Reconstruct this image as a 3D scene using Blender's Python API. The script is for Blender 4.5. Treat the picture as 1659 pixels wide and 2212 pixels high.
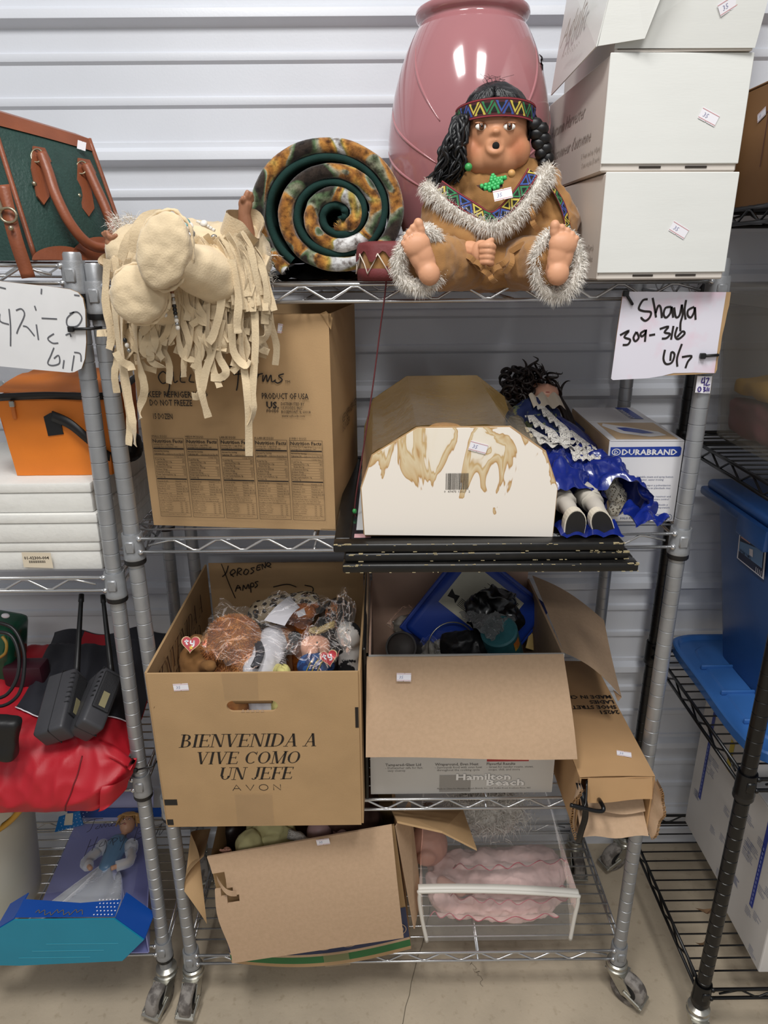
import bpy, bmesh, math, random
from mathutils import Vector, Matrix, noise
random.seed(7)
PI = math.pi
scn = bpy.context.scene
for o in list(bpy.data.objects): bpy.data.objects.remove(o)
COL = scn.collection

# ------------------------------------------------------------------ camera
CAM = Vector((-.0414, -1.0407, 1.4669)); PITCH, YAW, ROLL, FPX = .348, -.0044, -.0081, 1501.1
_R = Vector((math.cos(YAW), math.sin(YAW), 0)); _F = Vector((-math.sin(YAW), math.cos(YAW), 0)); _U = Vector((0, 0, 1))
_F2 = _F*math.cos(PITCH) - _U*math.sin(PITCH); _U2 = _U*math.cos(PITCH) + _F*math.sin(PITCH)
CR = _R*math.cos(ROLL) + _U2*math.sin(ROLL); CU = _U2*math.cos(ROLL) - _R*math.sin(ROLL); CF = _F2
cam = bpy.data.cameras.new('camera'); camo = bpy.data.objects.new('camera', cam); COL.objects.link(camo)
cam.sensor_fit = 'HORIZONTAL'; cam.sensor_width = 36; cam.lens = 36*FPX/1659; cam.clip_start = .02
camo.matrix_world = Matrix(((CR.x, CU.x, -CF.x, CAM.x), (CR.y, CU.y, -CF.y, CAM.y), (CR.z, CU.z, -CF.z, CAM.z), (0, 0, 0, 1)))
scn.camera = camo

# ------------------------------------------------------------------ light
w = bpy.data.worlds.new('world'); scn.world = w; w.use_nodes = True
w.node_tree.nodes['Background'].inputs[0].default_value = (.93, .96, 1, 1)
w.node_tree.nodes['Background'].inputs[1].default_value = .34
def ceiling_tube(name, loc, sx, sy, power, rz=0, col=(1, .985, .96)):
    l = bpy.data.lights.new(name, 'AREA'); l.shape = 'RECTANGLE'; l.size = sx; l.size_y = sy; l.energy = power; l.color = col
    o = bpy.data.objects.new(name, l); COL.objects.link(o); o.location = loc; o.rotation_euler = (0, 0, rz)
ceiling_tube('ceiling_light', (-.45, -.95, 2.9), .3, .6, 26)
ceiling_tube('ceiling_light', (.35, -1.15, 2.9), .3, .6, 20)
ceiling_tube('ceiling_light', (-.1, -2.9, 2.9), 1.2, .3, 30)
vs = scn.view_settings
vs.view_transform = 'Standard'; vs.look = 'None'; vs.gamma = 1; vs.exposure = 0.0; vs.use_curve_mapping = False

# ------------------------------------------------------------------ helpers
def lin(c):
    if isinstance(c, str):
        c = c.lstrip('#'); c = tuple(int(c[i:i+2], 16)/255 for i in (0, 2, 4))
    return tuple(x/12.92 if x <= .04045 else ((x+.055)/1.055)**2.4 for x in c) + (1,)
MATS = {}
def mat(name, col, rough=.6, metal=0, var=.0, vs=40, bump=.0, bs=300, spec=.5, col2=None, c2=(.45, .6), coat=0, trans=0, alpha=1, stretch=None, sheen=0, emit=0, sss=0):
    if name in MATS: return MATS[name]
    m = bpy.data.materials.new(name); m.use_nodes = True; MATS[name] = m
    nt = m.node_tree; N = nt.nodes; L = nt.links; b = N['Principled BSDF']
    b.inputs['Roughness'].default_value = rough; b.inputs['Metallic'].default_value = metal
    b.inputs['Specular IOR Level'].default_value = spec; b.inputs['Coat Weight'].default_value = coat
    b.inputs['Transmission Weight'].default_value = trans; b.inputs['Alpha'].default_value = alpha
    b.inputs['Sheen Weight'].default_value = sheen
    if sss: b.inputs['Subsurface Weight'].default_value = sss; b.inputs['Subsurface Radius'].default_value = (.01, .005, .003)
    c = lin(col); b.inputs['Base Color'].default_value = c
    tc = N.new('ShaderNodeTexCoord'); src = tc.outputs['Object']
    if stretch:
        mp = N.new('ShaderNodeMapping'); mp.inputs['Scale'].default_value = stretch; L.new(src, mp.inputs[0]); src = mp.outputs[0]
    if var or col2:
        n = N.new('ShaderNodeTexNoise'); n.inputs['Scale'].default_value = vs; n.inputs['Detail'].default_value = 6; L.new(src, n.inputs['Vector'])
        r = N.new('ShaderNodeValToRGB'); L.new(n.outputs['Fac'], r.inputs[0]); L.new(r.outputs[0], b.inputs['Base Color'])
        if col2:
            r.color_ramp.elements[0].position, r.color_ramp.elements[1].position = c2
            r.color_ramp.elements[0].color = c; r.color_ramp.elements[1].color = lin(col2)
        else:
            r.color_ramp.elements[0].position = .3; r.color_ramp.elements[1].position = .7
            r.color_ramp.elements[0].color = tuple(x*(1-var) for x in c[:3])+(1,); r.color_ramp.elements[1].color = tuple(min(1, x*(1+var)) for x in c[:3])+(1,)
    if bump:
        n2 = N.new('ShaderNodeTexNoise'); n2.inputs['Scale'].default_value = bs; n2.inputs['Detail'].default_value = 4; L.new(src, n2.inputs['Vector'])
        bp = N.new('ShaderNodeBump'); bp.inputs['Strength'].default_value = bump; bp.inputs['Distance'].default_value = .002
        L.new(n2.outputs['Fac'], bp.inputs['Height']); L.new(bp.outputs[0], b.inputs['Normal'])
    if emit: b.inputs['Emission Strength'].default_value = emit
    return m
def film(name, amount=.1, tint='#ffffff', rough=.08, bump=.5, bs=60, refl=.85):
    "thin clear plastic: mostly see-through, with a glossy and a faintly milky share"
    if name in MATS: return MATS[name]
    m = bpy.data.materials.new(name); m.use_nodes = True; MATS[name] = m
    nt = m.node_tree; N = nt.nodes; L = nt.links; N.remove(N['Principled BSDF']); out = N['Material Output']
    t = N.new('ShaderNodeBsdfTransparent'); t.inputs[0].default_value = lin(tint)
    g = N.new('ShaderNodeBsdfGlossy'); g.inputs['Roughness'].default_value = rough; g.inputs[0].default_value = (1, 1, 1, 1)
    d = N.new('ShaderNodeBsdfDiffuse'); d.inputs[0].default_value = (.8, .8, .8, 1)
    lw = N.new('ShaderNodeLayerWeight'); lw.inputs[0].default_value = .12
    tc = N.new('ShaderNodeTexCoord'); n2 = N.new('ShaderNodeTexNoise'); n2.inputs['Scale'].default_value = bs; n2.inputs['Detail'].default_value = 3; L.new(tc.outputs['Object'], n2.inputs['Vector'])
    bp = N.new('ShaderNodeBump'); bp.inputs['Strength'].default_value = bump; bp.inputs['Distance'].default_value = .01
    L.new(n2.outputs['Fac'], bp.inputs['Height']); L.new(bp.outputs[0], g.inputs['Normal']); L.new(bp.outputs[0], lw.inputs['Normal'])
    mx0 = N.new('ShaderNodeMixShader'); mx0.inputs[0].default_value = amount; L.new(t.outputs[0], mx0.inputs[1]); L.new(d.outputs[0], mx0.inputs[2])
    mul = N.new('ShaderNodeMath'); mul.operation = 'MULTIPLY'; mul.inputs[1].default_value = refl; L.new(lw.outputs['Fresnel'], mul.inputs[0])
    L.new(mul.outputs[0], g.inputs[0]); mx = N.new('ShaderNodeAddShader'); L.new(mx0.outputs[0], mx.inputs[0]); L.new(g.outputs[0], mx.inputs[1])
    L.new(mx.outputs[0], out.inputs[0])
    return m

def V(*a): return Vector(a[0]) if len(a) == 1 else Vector(a)
def catmull(pts, k=6, closed=False):
    pts = [V(p) for p in pts]; n = len(pts); out = []
    if n < 3: return pts
    for i in range(n if closed else n-1):
        if closed: p0, p1, p2, p3 = pts[i-1], pts[i], pts[(i+1) % n], pts[(i+2) % n]
        else: p0, p1, p2, p3 = pts[max(i-1, 0)], pts[i], pts[i+1], pts[min(i+2, n-1)]
        for j in range(k):
            t = j/k
            out.append(.5*((2*p1)+(p2-p0)*t+(2*p0-5*p1+4*p2-p3)*t*t+(3*p1-p0-3*p2+p3)*t**3))
    if not closed: out.append(pts[-1])
    return out
def lerp(a, b, t): return a+(b-a)*t

class MB:
    def __init__(s): s.v = []; s.f = []; s.mi = []; s.cur = 0
    def add(s, vs, fs, M=None):
        o = len(s.v)
        s.v += [M @ Vector(p) for p in vs] if M else [Vector(p) for p in vs]
        for f in fs: s.f.append([i+o for i in f]); s.mi.append(s.cur)
        return s
    def m(s, i): s.cur = i; return s
    def box(s, x0, x1, y0, y1, z0, z1, M=None):
        return s.add([(x0, y0, z0), (x1, y0, z0), (x1, y1, z0), (x0, y1, z0), (x0, y0, z1), (x1, y0, z1), (x1, y1, z1), (x0, y1, z1)],
                     [(0, 3, 2, 1), (4, 5, 6, 7), (0, 1, 5, 4), (1, 2, 6, 5), (2, 3, 7, 6), (3, 0, 4, 7)], M)
    def rbox(s, x0, x1, y0, y1, z0, z1, r=.005, seg=2, M=None):
        bm = bmesh.new(); bmesh.ops.create_cube(bm, size=1)
        for v in bm.verts: v.co = Vector(((x0+x1)/2+v.co.x*(x1-x0), (y0+y1)/2+v.co.y*(y1-y0), (z0+z1)/2+v.co.z*(z1-z0)))
        bmesh.ops.bevel(bm, geom=bm.edges[:], offset=r, segments=seg, profile=.5, affect='EDGES')
        return s.bm(bm, M)
    def bm(s, bm, M=None):
        bm.verts.index_update(); vs = [v.co.copy() for v in bm.verts]; fs = [[v.index for v in f.verts] for f in bm.faces]; bm.free()
        return s.add(vs, fs, M)
    def tube(s, pts, r, n=8, cap=True, flat=None, M=None):
        pts = [V(p) for p in pts]; k = len(pts); rs = r if isinstance(r, (list, tuple)) else [r]*k
        vs = []; fs = []; ref = None
        for i, p in enumerate(pts):
            t = (pts[min(i+1, k-1)]-pts[max(i-1, 0)])
            if t.length < 1e-9: t = Vector((0, 0, 1))
            t.normalize()
            if ref is None: ref = Vector((0, 0, 1)) if abs(t.z) < .9 else Vector((1, 0, 0))
            a = (ref - t*ref.dot(t))
            if a.length < 1e-6: a = t.orthogonal()
            a.normalize(); b = t.cross(a); ref = a
            for j in range(n):
                q = 2*PI*j/n; vs.append(p + (a*math.cos(q)*(flat or 1) + b*math.sin(q))*rs[i])
        for i in range(k-1):
            for j in range(n):
                fs.append((i*n+j, i*n+(j+1) % n, (i+1)*n+(j+1) % n, (i+1)*n+j))
        if cap: fs.append(list(range(n))[::-1]); fs.append([(k-1)*n+j for j in range(n)])
        return s.add(vs, fs, M)
    def lathe(s, prof, n=24, c=(0, 0, 0), M=None, cap=False, sq=1.0):
        vs = []; fs = []; k = len(prof); c = V(c)
        for r, z in prof:
            for j in range(n): vs.append(c+Vector((r*math.cos(2*PI*j/n), r*sq*math.sin(2*PI*j/n), z)))
        for i in range(k-1):
            for j in range(n): fs.append((i*n+j, i*n+(j+1) % n, (i+1)*n+(j+1) % n, (i+1)*n+j))
        if cap: fs.append(list(range(n))[::-1]); fs.append([(k-1)*n+j for j in range(n)])
        return s.add(vs, fs, M)
    def sphere(s, c, r, nu=16, nv=10, M=None):
        r = (r, r, r) if isinstance(r, (int, float)) else r; c = V(c); vs = []; fs = []
        for i in range(nv+1):
            th = PI*i/nv
            for j in range(nu):
                ph = 2*PI*j/nu; vs.append(c+Vector((r[0]*math.sin(th)*math.cos(ph), r[1]*math.sin(th)*math.sin(ph), r[2]*math.cos(th))))
        for i in range(nv):
            for j in range(nu): fs.append((i*nu+j, (i+1)*nu+j, (i+1)*nu+(j+1) % nu, i*nu+(j+1) % nu))
        return s.add(vs, fs, M)
    def cap(s, a, b, ra, rb, n=12):
        "tapered capsule"
        a, b = V(a), V(b); d = (b-a); k = 5; pts = []; rs = []
        u = d.normalized() if d.length > 1e-9 else Vector((0, 0, 1))
        for i in range(k): q = PI/2*(1-i/k); pts.append(a-u*ra*math.sin(q)*.999); rs.append(max(ra*math.cos(q), ra*.02))
        pts.append(a); rs.append(ra); pts.append(b); rs.append(rb)
        for i in range(1, k+1): q = PI/2*i/k; pts.append(b+u*rb*math.sin(q)*.999); rs.append(max(rb*math.cos(q), rb*.02))
        return s.tube(pts, rs, n)
    def grid(s, fn, nu, nv, M=None, closed=False):
        vs = [fn(i/nu, j/nv) for j in range(nv+1) for i in range(nu+1)]; w = nu+1
        return s.add(vs, [(j*w+i, j*w+i+1, (j+1)*w+i+1, (j+1)*w+i) for j in range(nv) for i in range(nu)], M)
    def prism(s, poly, d, M=None):
        "planar polygon (3D points) extruded by d"
        poly = [V(p) for p in poly]; d = V(d); n = len(poly)
        nn = Vector((0, 0, 0))
        for i in range(n): nn += poly[i].cross(poly[(i+1) % n])
        if nn.dot(d) > 0: poly.reverse()
        return s.add(poly+[p+d for p in poly], [tuple(range(n)), tuple(range(2*n-1, n-1, -1))]+[(i, n+i, n+(i+1) % n, (i+1) % n) for i in range(n)], M)
    def quad(s, a, b, c, d, th=0.0):
        a, b, c, d = map(V, (a, b, c, d)); nrm = (c-a).cross(d-b).normalized()
        if th: return s.add([a, b, c, d]+[p-nrm*th for p in (a, b, c, d)], [(0, 1, 2, 3), (7, 6, 5, 4), (0, 4, 5, 1), (1, 5, 6, 2), (2, 6, 7, 3), (3, 7, 4, 0)])
        return s.add([a, b, c, d], [(0, 1, 2, 3)])
    def ribbon(s, pts, side, th=.0006):
        "strip of material along pts; side = half-width vector, or one for each point"
        pts = [V(p) for p in pts]; k = len(pts); sd = [V(x) for x in side] if isinstance(side, list) else [V(side)]*k
        vs = []; fs = []
        for i, p in enumerate(pts):
            t = pts[min(i+1, k-1)]-pts[max(i-1, 0)]; nn = t.cross(sd[i])
            nn = nn.normalized()*th if nn.length > 1e-12 else Vector((0, -th, 0))
            vs += [p-sd[i]+nn, p+sd[i]+nn, p+sd[i]-nn, p-sd[i]-nn]
        for i in range(k-1):
            for j in range(4): fs.append((i*4+j, i*4+(j+1) % 4, (i+1)*4+(j+1) % 4, (i+1)*4+j))
        fs += [(0, 3, 2, 1), tuple((k-1)*4+j for j in range(4))]
        return s.add(vs, fs)
    def mesh(s, name, mats, off=Vector((0, 0, 0)), smooth=False, xf=None):
        me = bpy.data.meshes.new(name)
        vs = [(xf @ p if xf else p)-off for p in s.v]
        me.from_pydata(vs, [], s.f)
        for mm in (mats if isinstance(mats, (list, tuple)) else [mats]): me.materials.append(mm)
        if max(s.mi, default=0): me.polygons.foreach_set('material_index', s.mi)
        if smooth:
            me.polygons.foreach_set('use_smooth', [True]*len(s.f))
            if smooth is not True: me.set_sharp_from_angle(angle=smooth)
        me.update(); return me

def union(mb, voxel=.003, it=6, fac=.5):
    "melt the pieces of mb into one continuous skin"
    me = bpy.data.meshes.new('tmp'); me.from_pydata(mb.v, [], mb.f); o = bpy.data.objects.new('tmp', me); COL.objects.link(o)
    r = o.modifiers.new('r', 'REMESH'); r.mode = 'VOXEL'; r.voxel_size = voxel
    if it: q = o.modifiers.new('s', 'SMOOTH'); q.factor = fac; q.iterations = it
    dg = bpy.context.evaluated_depsgraph_get(); me2 = bpy.data.meshes.new_from_object(o.evaluated_get(dg))
    out = MB(); out.v = [v.co.copy() for v in me2.vertices]; out.f = [list(p.vertices) for p in me2.polygons]; out.mi = [0]*len(out.f)
    bpy.data.objects.remove(o); bpy.data.meshes.remove(me); bpy.data.meshes.remove(me2)
    return out
def bumpy(mb, amp, sc, seed=0):
    "wrinkle a surface: real displacement by smooth noise"
    for i, p in enumerate(mb.v):
        q = p*sc + Vector((seed*7.3, seed*3.1, seed)); mb.v[i] = p+noise.noise_vector(q)*amp
    return mb

class Thing:
    def __init__(s, name, label, cat, loc, group=None, xf=None, kind=None):
        s.loc = V(loc); s.xf = xf
        if xf: s.loc = xf @ s.loc
        s.o = bpy.data.objects.new(name, None); COL.objects.link(s.o); s.o.location = s.loc; s.o.empty_display_size = .02
        tag(s.o, label, cat, group, kind)
    def part(s, name, mb, mats, parent=None, smooth=False, label=None, kind=None):
        o = bpy.data.objects.new(name, mb.mesh(name, mats, s.loc, smooth, s.xf)); COL.objects.link(o); o.parent = parent or s.o
        if label: o['label'] = label
        if kind: o['kind'] = kind
        return o
    def share(s, name, me, M, parent=None):
        o = bpy.data.objects.new(name, me); COL.objects.link(o); o.parent = parent or s.o
        o.matrix_local = Matrix.Translation(-s.loc) @ (s.xf @ M if s.xf else M); return o
def tag(o, label, cat=None, group=None, kind=None):
    if label: o['label'] = label
    if cat: o['category'] = cat
    if group: o['group'] = group
    if kind: o['kind'] = kind
def solo(name, mb, mats, label, cat, smooth=False, group=None, xf=None, kind=None):
    vs = [xf @ p for p in mb.v] if xf else mb.v
    lo = [min(p[i] for p in vs) for i in range(3)]; hi = [max(p[i] for p in vs) for i in range(3)]
    off = Vector(((lo[0]+hi[0])/2, (lo[1]+hi[1])/2, lo[2]))
    o = bpy.data.objects.new(name, mb.mesh(name, mats, off, smooth, xf)); COL.objects.link(o); o.location = off
    tag(o, label, cat, group, kind); return o
def struct(name, mb, mats, smooth=False, parent=None):
    o = bpy.data.objects.new(name, mb.mesh(name, mats, Vector(), smooth)); COL.objects.link(o)
    if parent: o.parent = parent
    else: o['kind'] = 'structure'
    return o

# a surface frame: 2D print coordinates (metres) -> a place on the surface
def frame(o, ex, ey, lift=.0004):
    o, ex, ey = V(o), V(ex).normalized(), V(ey); ey = (ey-ex*ey.dot(ex)).normalized(); ez = ex.cross(ey)
    o = o+ez*lift
    return Matrix(((ex.x, ey.x, ez.x, o.x), (ex.y, ey.y, ez.y, o.y), (ex.z, ey.z, ez.z, o.z), (0, 0, 0, 1)))
_tc = {}
def text2d(s, size=1.0, shear=0, bold=0, spacing=1, res=1):
    k = (s, shear, bold, spacing, res)
    if k not in _tc:
        cu = bpy.data.curves.new('t', 'FONT'); cu.body = s; cu.size = 1; cu.shear = shear; cu.offset = bold; cu.space_character = spacing; cu.resolution_u = res
        o = bpy.data.objects.new('t', cu); COL.objects.link(o)
        dg = bpy.context.evaluated_depsgraph_get(); me = bpy.data.meshes.new_from_object(o.evaluated_get(dg))
        _tc[k] = ([v.co.copy() for v in me.vertices], [list(p.vertices) for p in me.polygons])
        bpy.data.objects.remove(o); bpy.data.curves.remove(cu); bpy.data.meshes.remove(me)
    return _tc[k]
def put_text(mb, s, x, y, size, M, align='l', width=None, **kw):
    "flat lettering; width stretches the line to that length"
    vs, fs = text2d(s, **kw)
    if not vs: return mb
    x0 = min(p.x for p in vs); x1 = max(p.x for p in vs); sx = (width/(x1-x0)) if width else size
    wd = (x1-x0)*sx; dx = x - (0 if align == 'l' else wd/2 if align == 'c' else wd)
    return mb.add([(dx+(p.x-x0)*sx, y+p.y*size, 0) for p in vs], fs, M)
def rect(mb, x0, y0, x1, y1, M): return mb.add([(x0, y0, 0), (x1, y0, 0), (x1, y1, 0), (x0, y1, 0)], [(0, 1, 2, 3)], M)
def poly2(mb, pts, M): return mb.add([(p[0], p[1], 0) for p in pts], [tuple(range(len(pts)))], M)
def stroke(mb, pts, w, M, k=5, taper=False):
    "one pen stroke (2D polyline, smoothed) as a flat strip"
    p = catmull([(a[0], a[1], 0) for a in pts], k) if k else [V((a[0], a[1], 0)) for a in pts]
    n = len(p); vs = []; fs = []
    for i in range(n):
        t = p[min(i+1, n-1)]-p[max(i-1, 0)]
        if t.length < 1e-9: t = Vector((1, 0, 0))
        t.normalize(); nn = Vector((-t.y, t.x, 0))*w/2*((.5+.5*math.sin(PI*min(1, max(0, i/(n-1))))) if taper else 1)
        vs += [p[i]+nn, p[i]-nn]
    for i in range(n-1): fs.append((2*i, 2*i+1, 2*i+3, 2*i+2))
    return mb.add(vs, fs, M)
# thick-and-thin italic capitals: L = straight stem (x0,y0,x1,y1,width), A = arc (cx,cy,rx,ry,from,to)
TK, TN = .15, .045
GLY = {'I': (.36, [('L', .18, 0, .18, 1, TK), ('S', .18, 0), ('S', .18, 1)]),
 'B': (.72, [('L', .16, 0, .16, 1, TK), ('S', .12, 0), ('S', .12, 1), ('A', .3, .76, .26, .24, -90, 90), ('A', .32, .27, .32, .27, -90, 90), ('H', .16, .32, .98), ('H', .16, .32, .52), ('H', .16, .34, .02)]),
 'E': (.7, [('L', .16, 0, .16, 1, TK), ('S', .12, 0), ('S', .12, 1), ('H', .16, .62, .98), ('H', .16, .5, .52), ('H', .16, .64, .02), ('L', .6, .82, .62, 1, TN), ('L', .64, 0, .66, .2, TN), ('L', .5, .42, .5, .62, TN)]),
 'F': (.64, [('L', .16, 0, .16, 1, TK), ('S', .16, 0), ('S', .12, 1), ('H', .16, .6, .98), ('H', .16, .48, .52), ('L', .58, .8, .6, 1, TN), ('L', .48, .42, .48, .62, TN)]),
 'N': (.86, [('L', .14, 0, .14, 1, TN), ('L', .72, 0, .72, 1, TN), ('L', .2, 1, .68, 0, TK), ('S', .14, 0), ('S', .12, 1), ('S', .72, 1)]),
 'V': (.8, [('L', .14, 1, .4, 0, TK), ('L', .4, 0, .66, 1, TN), ('S', .14, 1), ('S', .66, 1)]),
 'D': (.84, [('L', .16, 0, .16, 1, TK), ('S', .12, 0), ('S', .12, 1), ('A', .32, .5, .44, .5, -90, 90), ('H', .16, .34, .98), ('H', .16, .34, .02)]),
 'A': (.8, [('L', .12, 0, .4, 1, TN), ('L', .4, 1, .66, 0, TK), ('H', .2, .58, .34), ('S', .12, 0), ('S', .66, 0)]),
 'C': (.8, [('A', .44, .5, .36, .5, 45, 315), ('L', .7, .74, .72, 1, TN)]),
 'O': (.86, [('A', .43, .5, .37, .5, 0, 360)]),
 'M': (1.0, [('L', .14, 0, .14, 1, TN), ('L', .18, 1, .48, 0, TK), ('L', .48, 0, .84, 1, TN), ('L', .84, 0, .84, 1, TK), ('S', .14, 0), ('S', .14, 1), ('S', .84, 0), ('S', .84, 1)]),
 'U': (.82, [('L', .16, .3, .16, 1, TK), ('L', .68, .3, .68, 1, TN), ('A', .42, .32, .26, .32, 180, 360), ('S', .16, 1), ('S', .68, 1)]),
 'J': (.5, [('L', .34, .2, .34, 1, TK), ('A', .17, .18, .17, .2, 215, 360), ('S', .34, 1)]), ' ': (.34, [])}
def serif(mb, s, xc, y, h, M, shear=.27, wf=1.0, track=.02):
    tot = sum(GLY[c][0]*wf+track for c in s)*h; x = xc-tot/2
    for c in s:
        wd, st = GLY[c]
        T = lambda a, b: (x+a*wf*h+shear*b*h, y+b*h)
        for q in st:
            if q[0] == 'L':
                _, x0, y0, x1, y1, t = q; t /= 2; poly2(mb, [T(x0-t, y0), T(x0+t, y0), T(x1+t, y1), T(x1-t, y1)], M)
            elif q[0] == 'S': poly2(mb, [T(q[1]-.15, q[2]-.018), T(q[1]+.15, q[2]-.018), T(q[1]+.15, q[2]+.018), T(q[1]-.15, q[2]+.018)], M)
            elif q[0] == 'H': poly2(mb, [T(q[1], q[3]-.02), T(q[2], q[3]-.02), T(q[2], q[3]+.02), T(q[1], q[3]+.02)], M)
            else:
                _, cx, cy, rx, ry, a0, a1 = q; n = 16; pr = None
                for i in range(n+1):
                    a = math.radians(lerp(a0, a1, i/n)); t = lerp(TN, TK, abs(math.cos(a)))/2
                    o_ = T(cx+(rx+t*.3)*math.cos(a), cy+(ry)*math.sin(a)); i_ = T(cx+(rx-2*t+.02)*math.cos(a), cy+(ry-TN)*math.sin(a))
                    if pr: poly2(mb, [pr[1], pr[0], o_, i_], M)
                    pr = (o_, i_)
        x += (wd*wf+track)*h
    return mb

def fur(mb, pts, length, width=.0006, per=1, spread=.5, droop=.2, rnd=random):
    "tufts: pts = list of (point, normal)"
    for p, nrm in pts:
        for _ in range(per):
            d = (nrm + Vector((rnd.uniform(-1, 1), rnd.uniform(-1, 1), rnd.uniform(-1, 1)))*spread).normalized()
            l = length*rnd.uniform(.5, 1.1); s = d.orthogonal(); s.rotate(Matrix.Rotation(rnd.uniform(0, 6.3), 3, d)); s = s.normalized()*width
            m1 = p+d*l*.55; e = p+d*l+Vector((0, 0, -droop*l))
            mb.add([p-s, p+s, m1+s*.7, m1-s*.7, e], [(0, 1, 2, 3), (3, 2, 4)])
    return mb
def surf_pts(mb, n, rnd=random, flt=None):
    "random points with normals on the faces of mb"
    out = []; ar = []; tot = 0; cand = []
    for f in mb.f:
        a, b, c = mb.v[f[0]], mb.v[f[1]], mb.v[f[2]]; cr = (b-a).cross(c-a)
        if flt and not flt((a+b+c)/3, cr): continue
        tot += cr.length; cand.append((f, cr.normalized() if cr.length > 0 else Vector((0, 0, 1)))); ar.append(tot)
    import bisect
    for _ in range(n):
        f, nr = cand[min(bisect.bisect(ar, rnd.random()*tot), len(cand)-1)]
        a, b = rnd.random(), rnd.random(); p = [mb.v[i] for i in f]
        if len(p) == 4: q = lerp(lerp(p[0], p[1], a), lerp(p[3], p[2], a), b)
        else:
            if a+b > 1: a, b = 1-a, 1-b
            q = p[0]+(p[1]-p[0])*a+(p[2]-p[0])*b
        out.append((q, nr))
    return out
def at(u, v, Y=None, Z=None, X=None):
    "photo measurement -> the point of that sight line lying in the plane y=Y, z=Z or x=X"
    d = CF+CR*((u-829.5)/FPX)+CU*((1106-v)/FPX)
    t = (Y-CAM.y)/d.y if Y is not None else (Z-CAM.z)/d.z if Z is not None else (X-CAM.x)/d.x
    return CAM+d*t
# ------------------------------------------------------------------ setting
WALL_Y = .395
m_wall = mat('painted_steel', '#d9dce3', rough=.38, metal=0, var=.03, vs=6, bump=.08, bs=260, spec=.6)
m_wall2 = mat('painted_steel_seam', '#d3d6dd', rough=.4, var=.03, vs=8)
m_floor = mat('concrete', '#b5a792', rough=.75, var=.16, vs=5, bump=.25, bs=120, spec=.3)
nt = m_floor.node_tree; b = nt.nodes['Principled BSDF']
n = nt.nodes.new('ShaderNodeTexNoise'); n.inputs['Scale'].default_value = 60; n.inputs['Detail'].default_value = 8
rp = nt.nodes.new('ShaderNodeValToRGB'); rp.color_ramp.elements[0].position = .28; rp.color_ramp.elements[0].color = (.84, .82, .79, 1); rp.color_ramp.elements[1].position = .42; rp.color_ramp.elements[1].color = (1, 1, 1, 1)
tc = nt.nodes.new('ShaderNodeTexCoord'); nt.links.new(tc.outputs['Object'], n.inputs['Vector']); nt.links.new(n.outputs['Fac'], rp.inputs[0])
mx = nt.nodes.new('ShaderNodeMixRGB'); mx.blend_type = 'MULTIPLY'; mx.inputs[0].default_value = 1
src = b.inputs['Base Color'].links[0].from_socket; nt.links.new(src, mx.inputs[1]); nt.links.new(rp.outputs[0], mx.inputs[2]); nt.links.new(mx.outputs[0], b.inputs['Base Color'])
fl = MB().box(-4, 4, -4, .47, -.1, 0); floor = struct('floor', fl, m_floor)
cr = MB()
def crack(a, b, wd=.0016, seed=1):
    rr = random.Random(seed); pts = []
    for i in range(26):
        t = i/25; pts.append((lerp(a[0], b[0], t)+rr.uniform(-1, 1)*.006, lerp(a[1], b[1], t)+rr.uniform(-1, 1)*.004))
    stroke(cr, pts, wd, Matrix.Translation((0, 0, .0006)), k=0)
pa, pb = at(870, 2212, Z=0), at(905, 2060, Z=0)
crack(pa-(pb-pa)*2, pb+(pb-pa)*1.6, seed=2); crack(at(1010, 2060, Z=0), at(1045, 2130, Z=0), .001, seed=5)
struct('floor_crack', cr, mat('crack', '#6f6555', rough=.9), parent=floor)
# wall: horizontal ribbed steel panels, one per 0.22 m course, with a lapped seam
wall = MB().box(-4, 4, WALL_Y+.012, WALL_Y+.07, 0, 3.1); wall = struct('wall_back', wall, m_wall2)
def wall_panel(zt):
    # profile from the major rib down: (depth towards the room, z)
    Y = WALL_Y
    pr = [(0, zt+.026), (.004, zt+.0245), (.004, zt+.016), (.018, zt+.008), (.020, zt-.004), (.020, zt-.006), (.003, zt-.015), (.0, zt-.017),
          (0, zt-.052), (.005, zt-.055), (.006, zt-.062), (.005, zt-.067), (0, zt-.072),
          (0, zt-.121), (.005, zt-.124), (.006, zt-.131), (.005, zt-.136), (0, zt-.141), (0, zt-.195)]
    mb = MB(); n = len(pr)
    for x in (-2.2, 2.2): mb.v += [Vector((x, Y-d, z)) for d, z in pr]
    for i in range(n-1): mb.f.append([i, n+i, n+i+1, i+1]); mb.mi.append(0)
    return mb
for i in range(14): struct('wall_panel', wall_panel(1.868+.44-.22*i), m_wall, smooth=math.radians(28), parent=wall)
for u, v in ((1162, 827), (5, 830)):
    c = at(u, v, Y=WALL_Y); mb = MB(); M = Matrix.Translation(c) @ Matrix.Rotation(PI/2, 4, 'X')
    mb.lathe([(.0001, 0), (.0075, 0), (.0078, .001), (.0068, .0018), (.0045, .0022), (.004, .005), (.0035, .0056), (.0001, .0058)], 20, M=M)
    struct('wall_screw', mb, mat('zinc', '#c4c6c6', rough=.35, metal=.6), smooth=math.radians(40), parent=wall)

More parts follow.
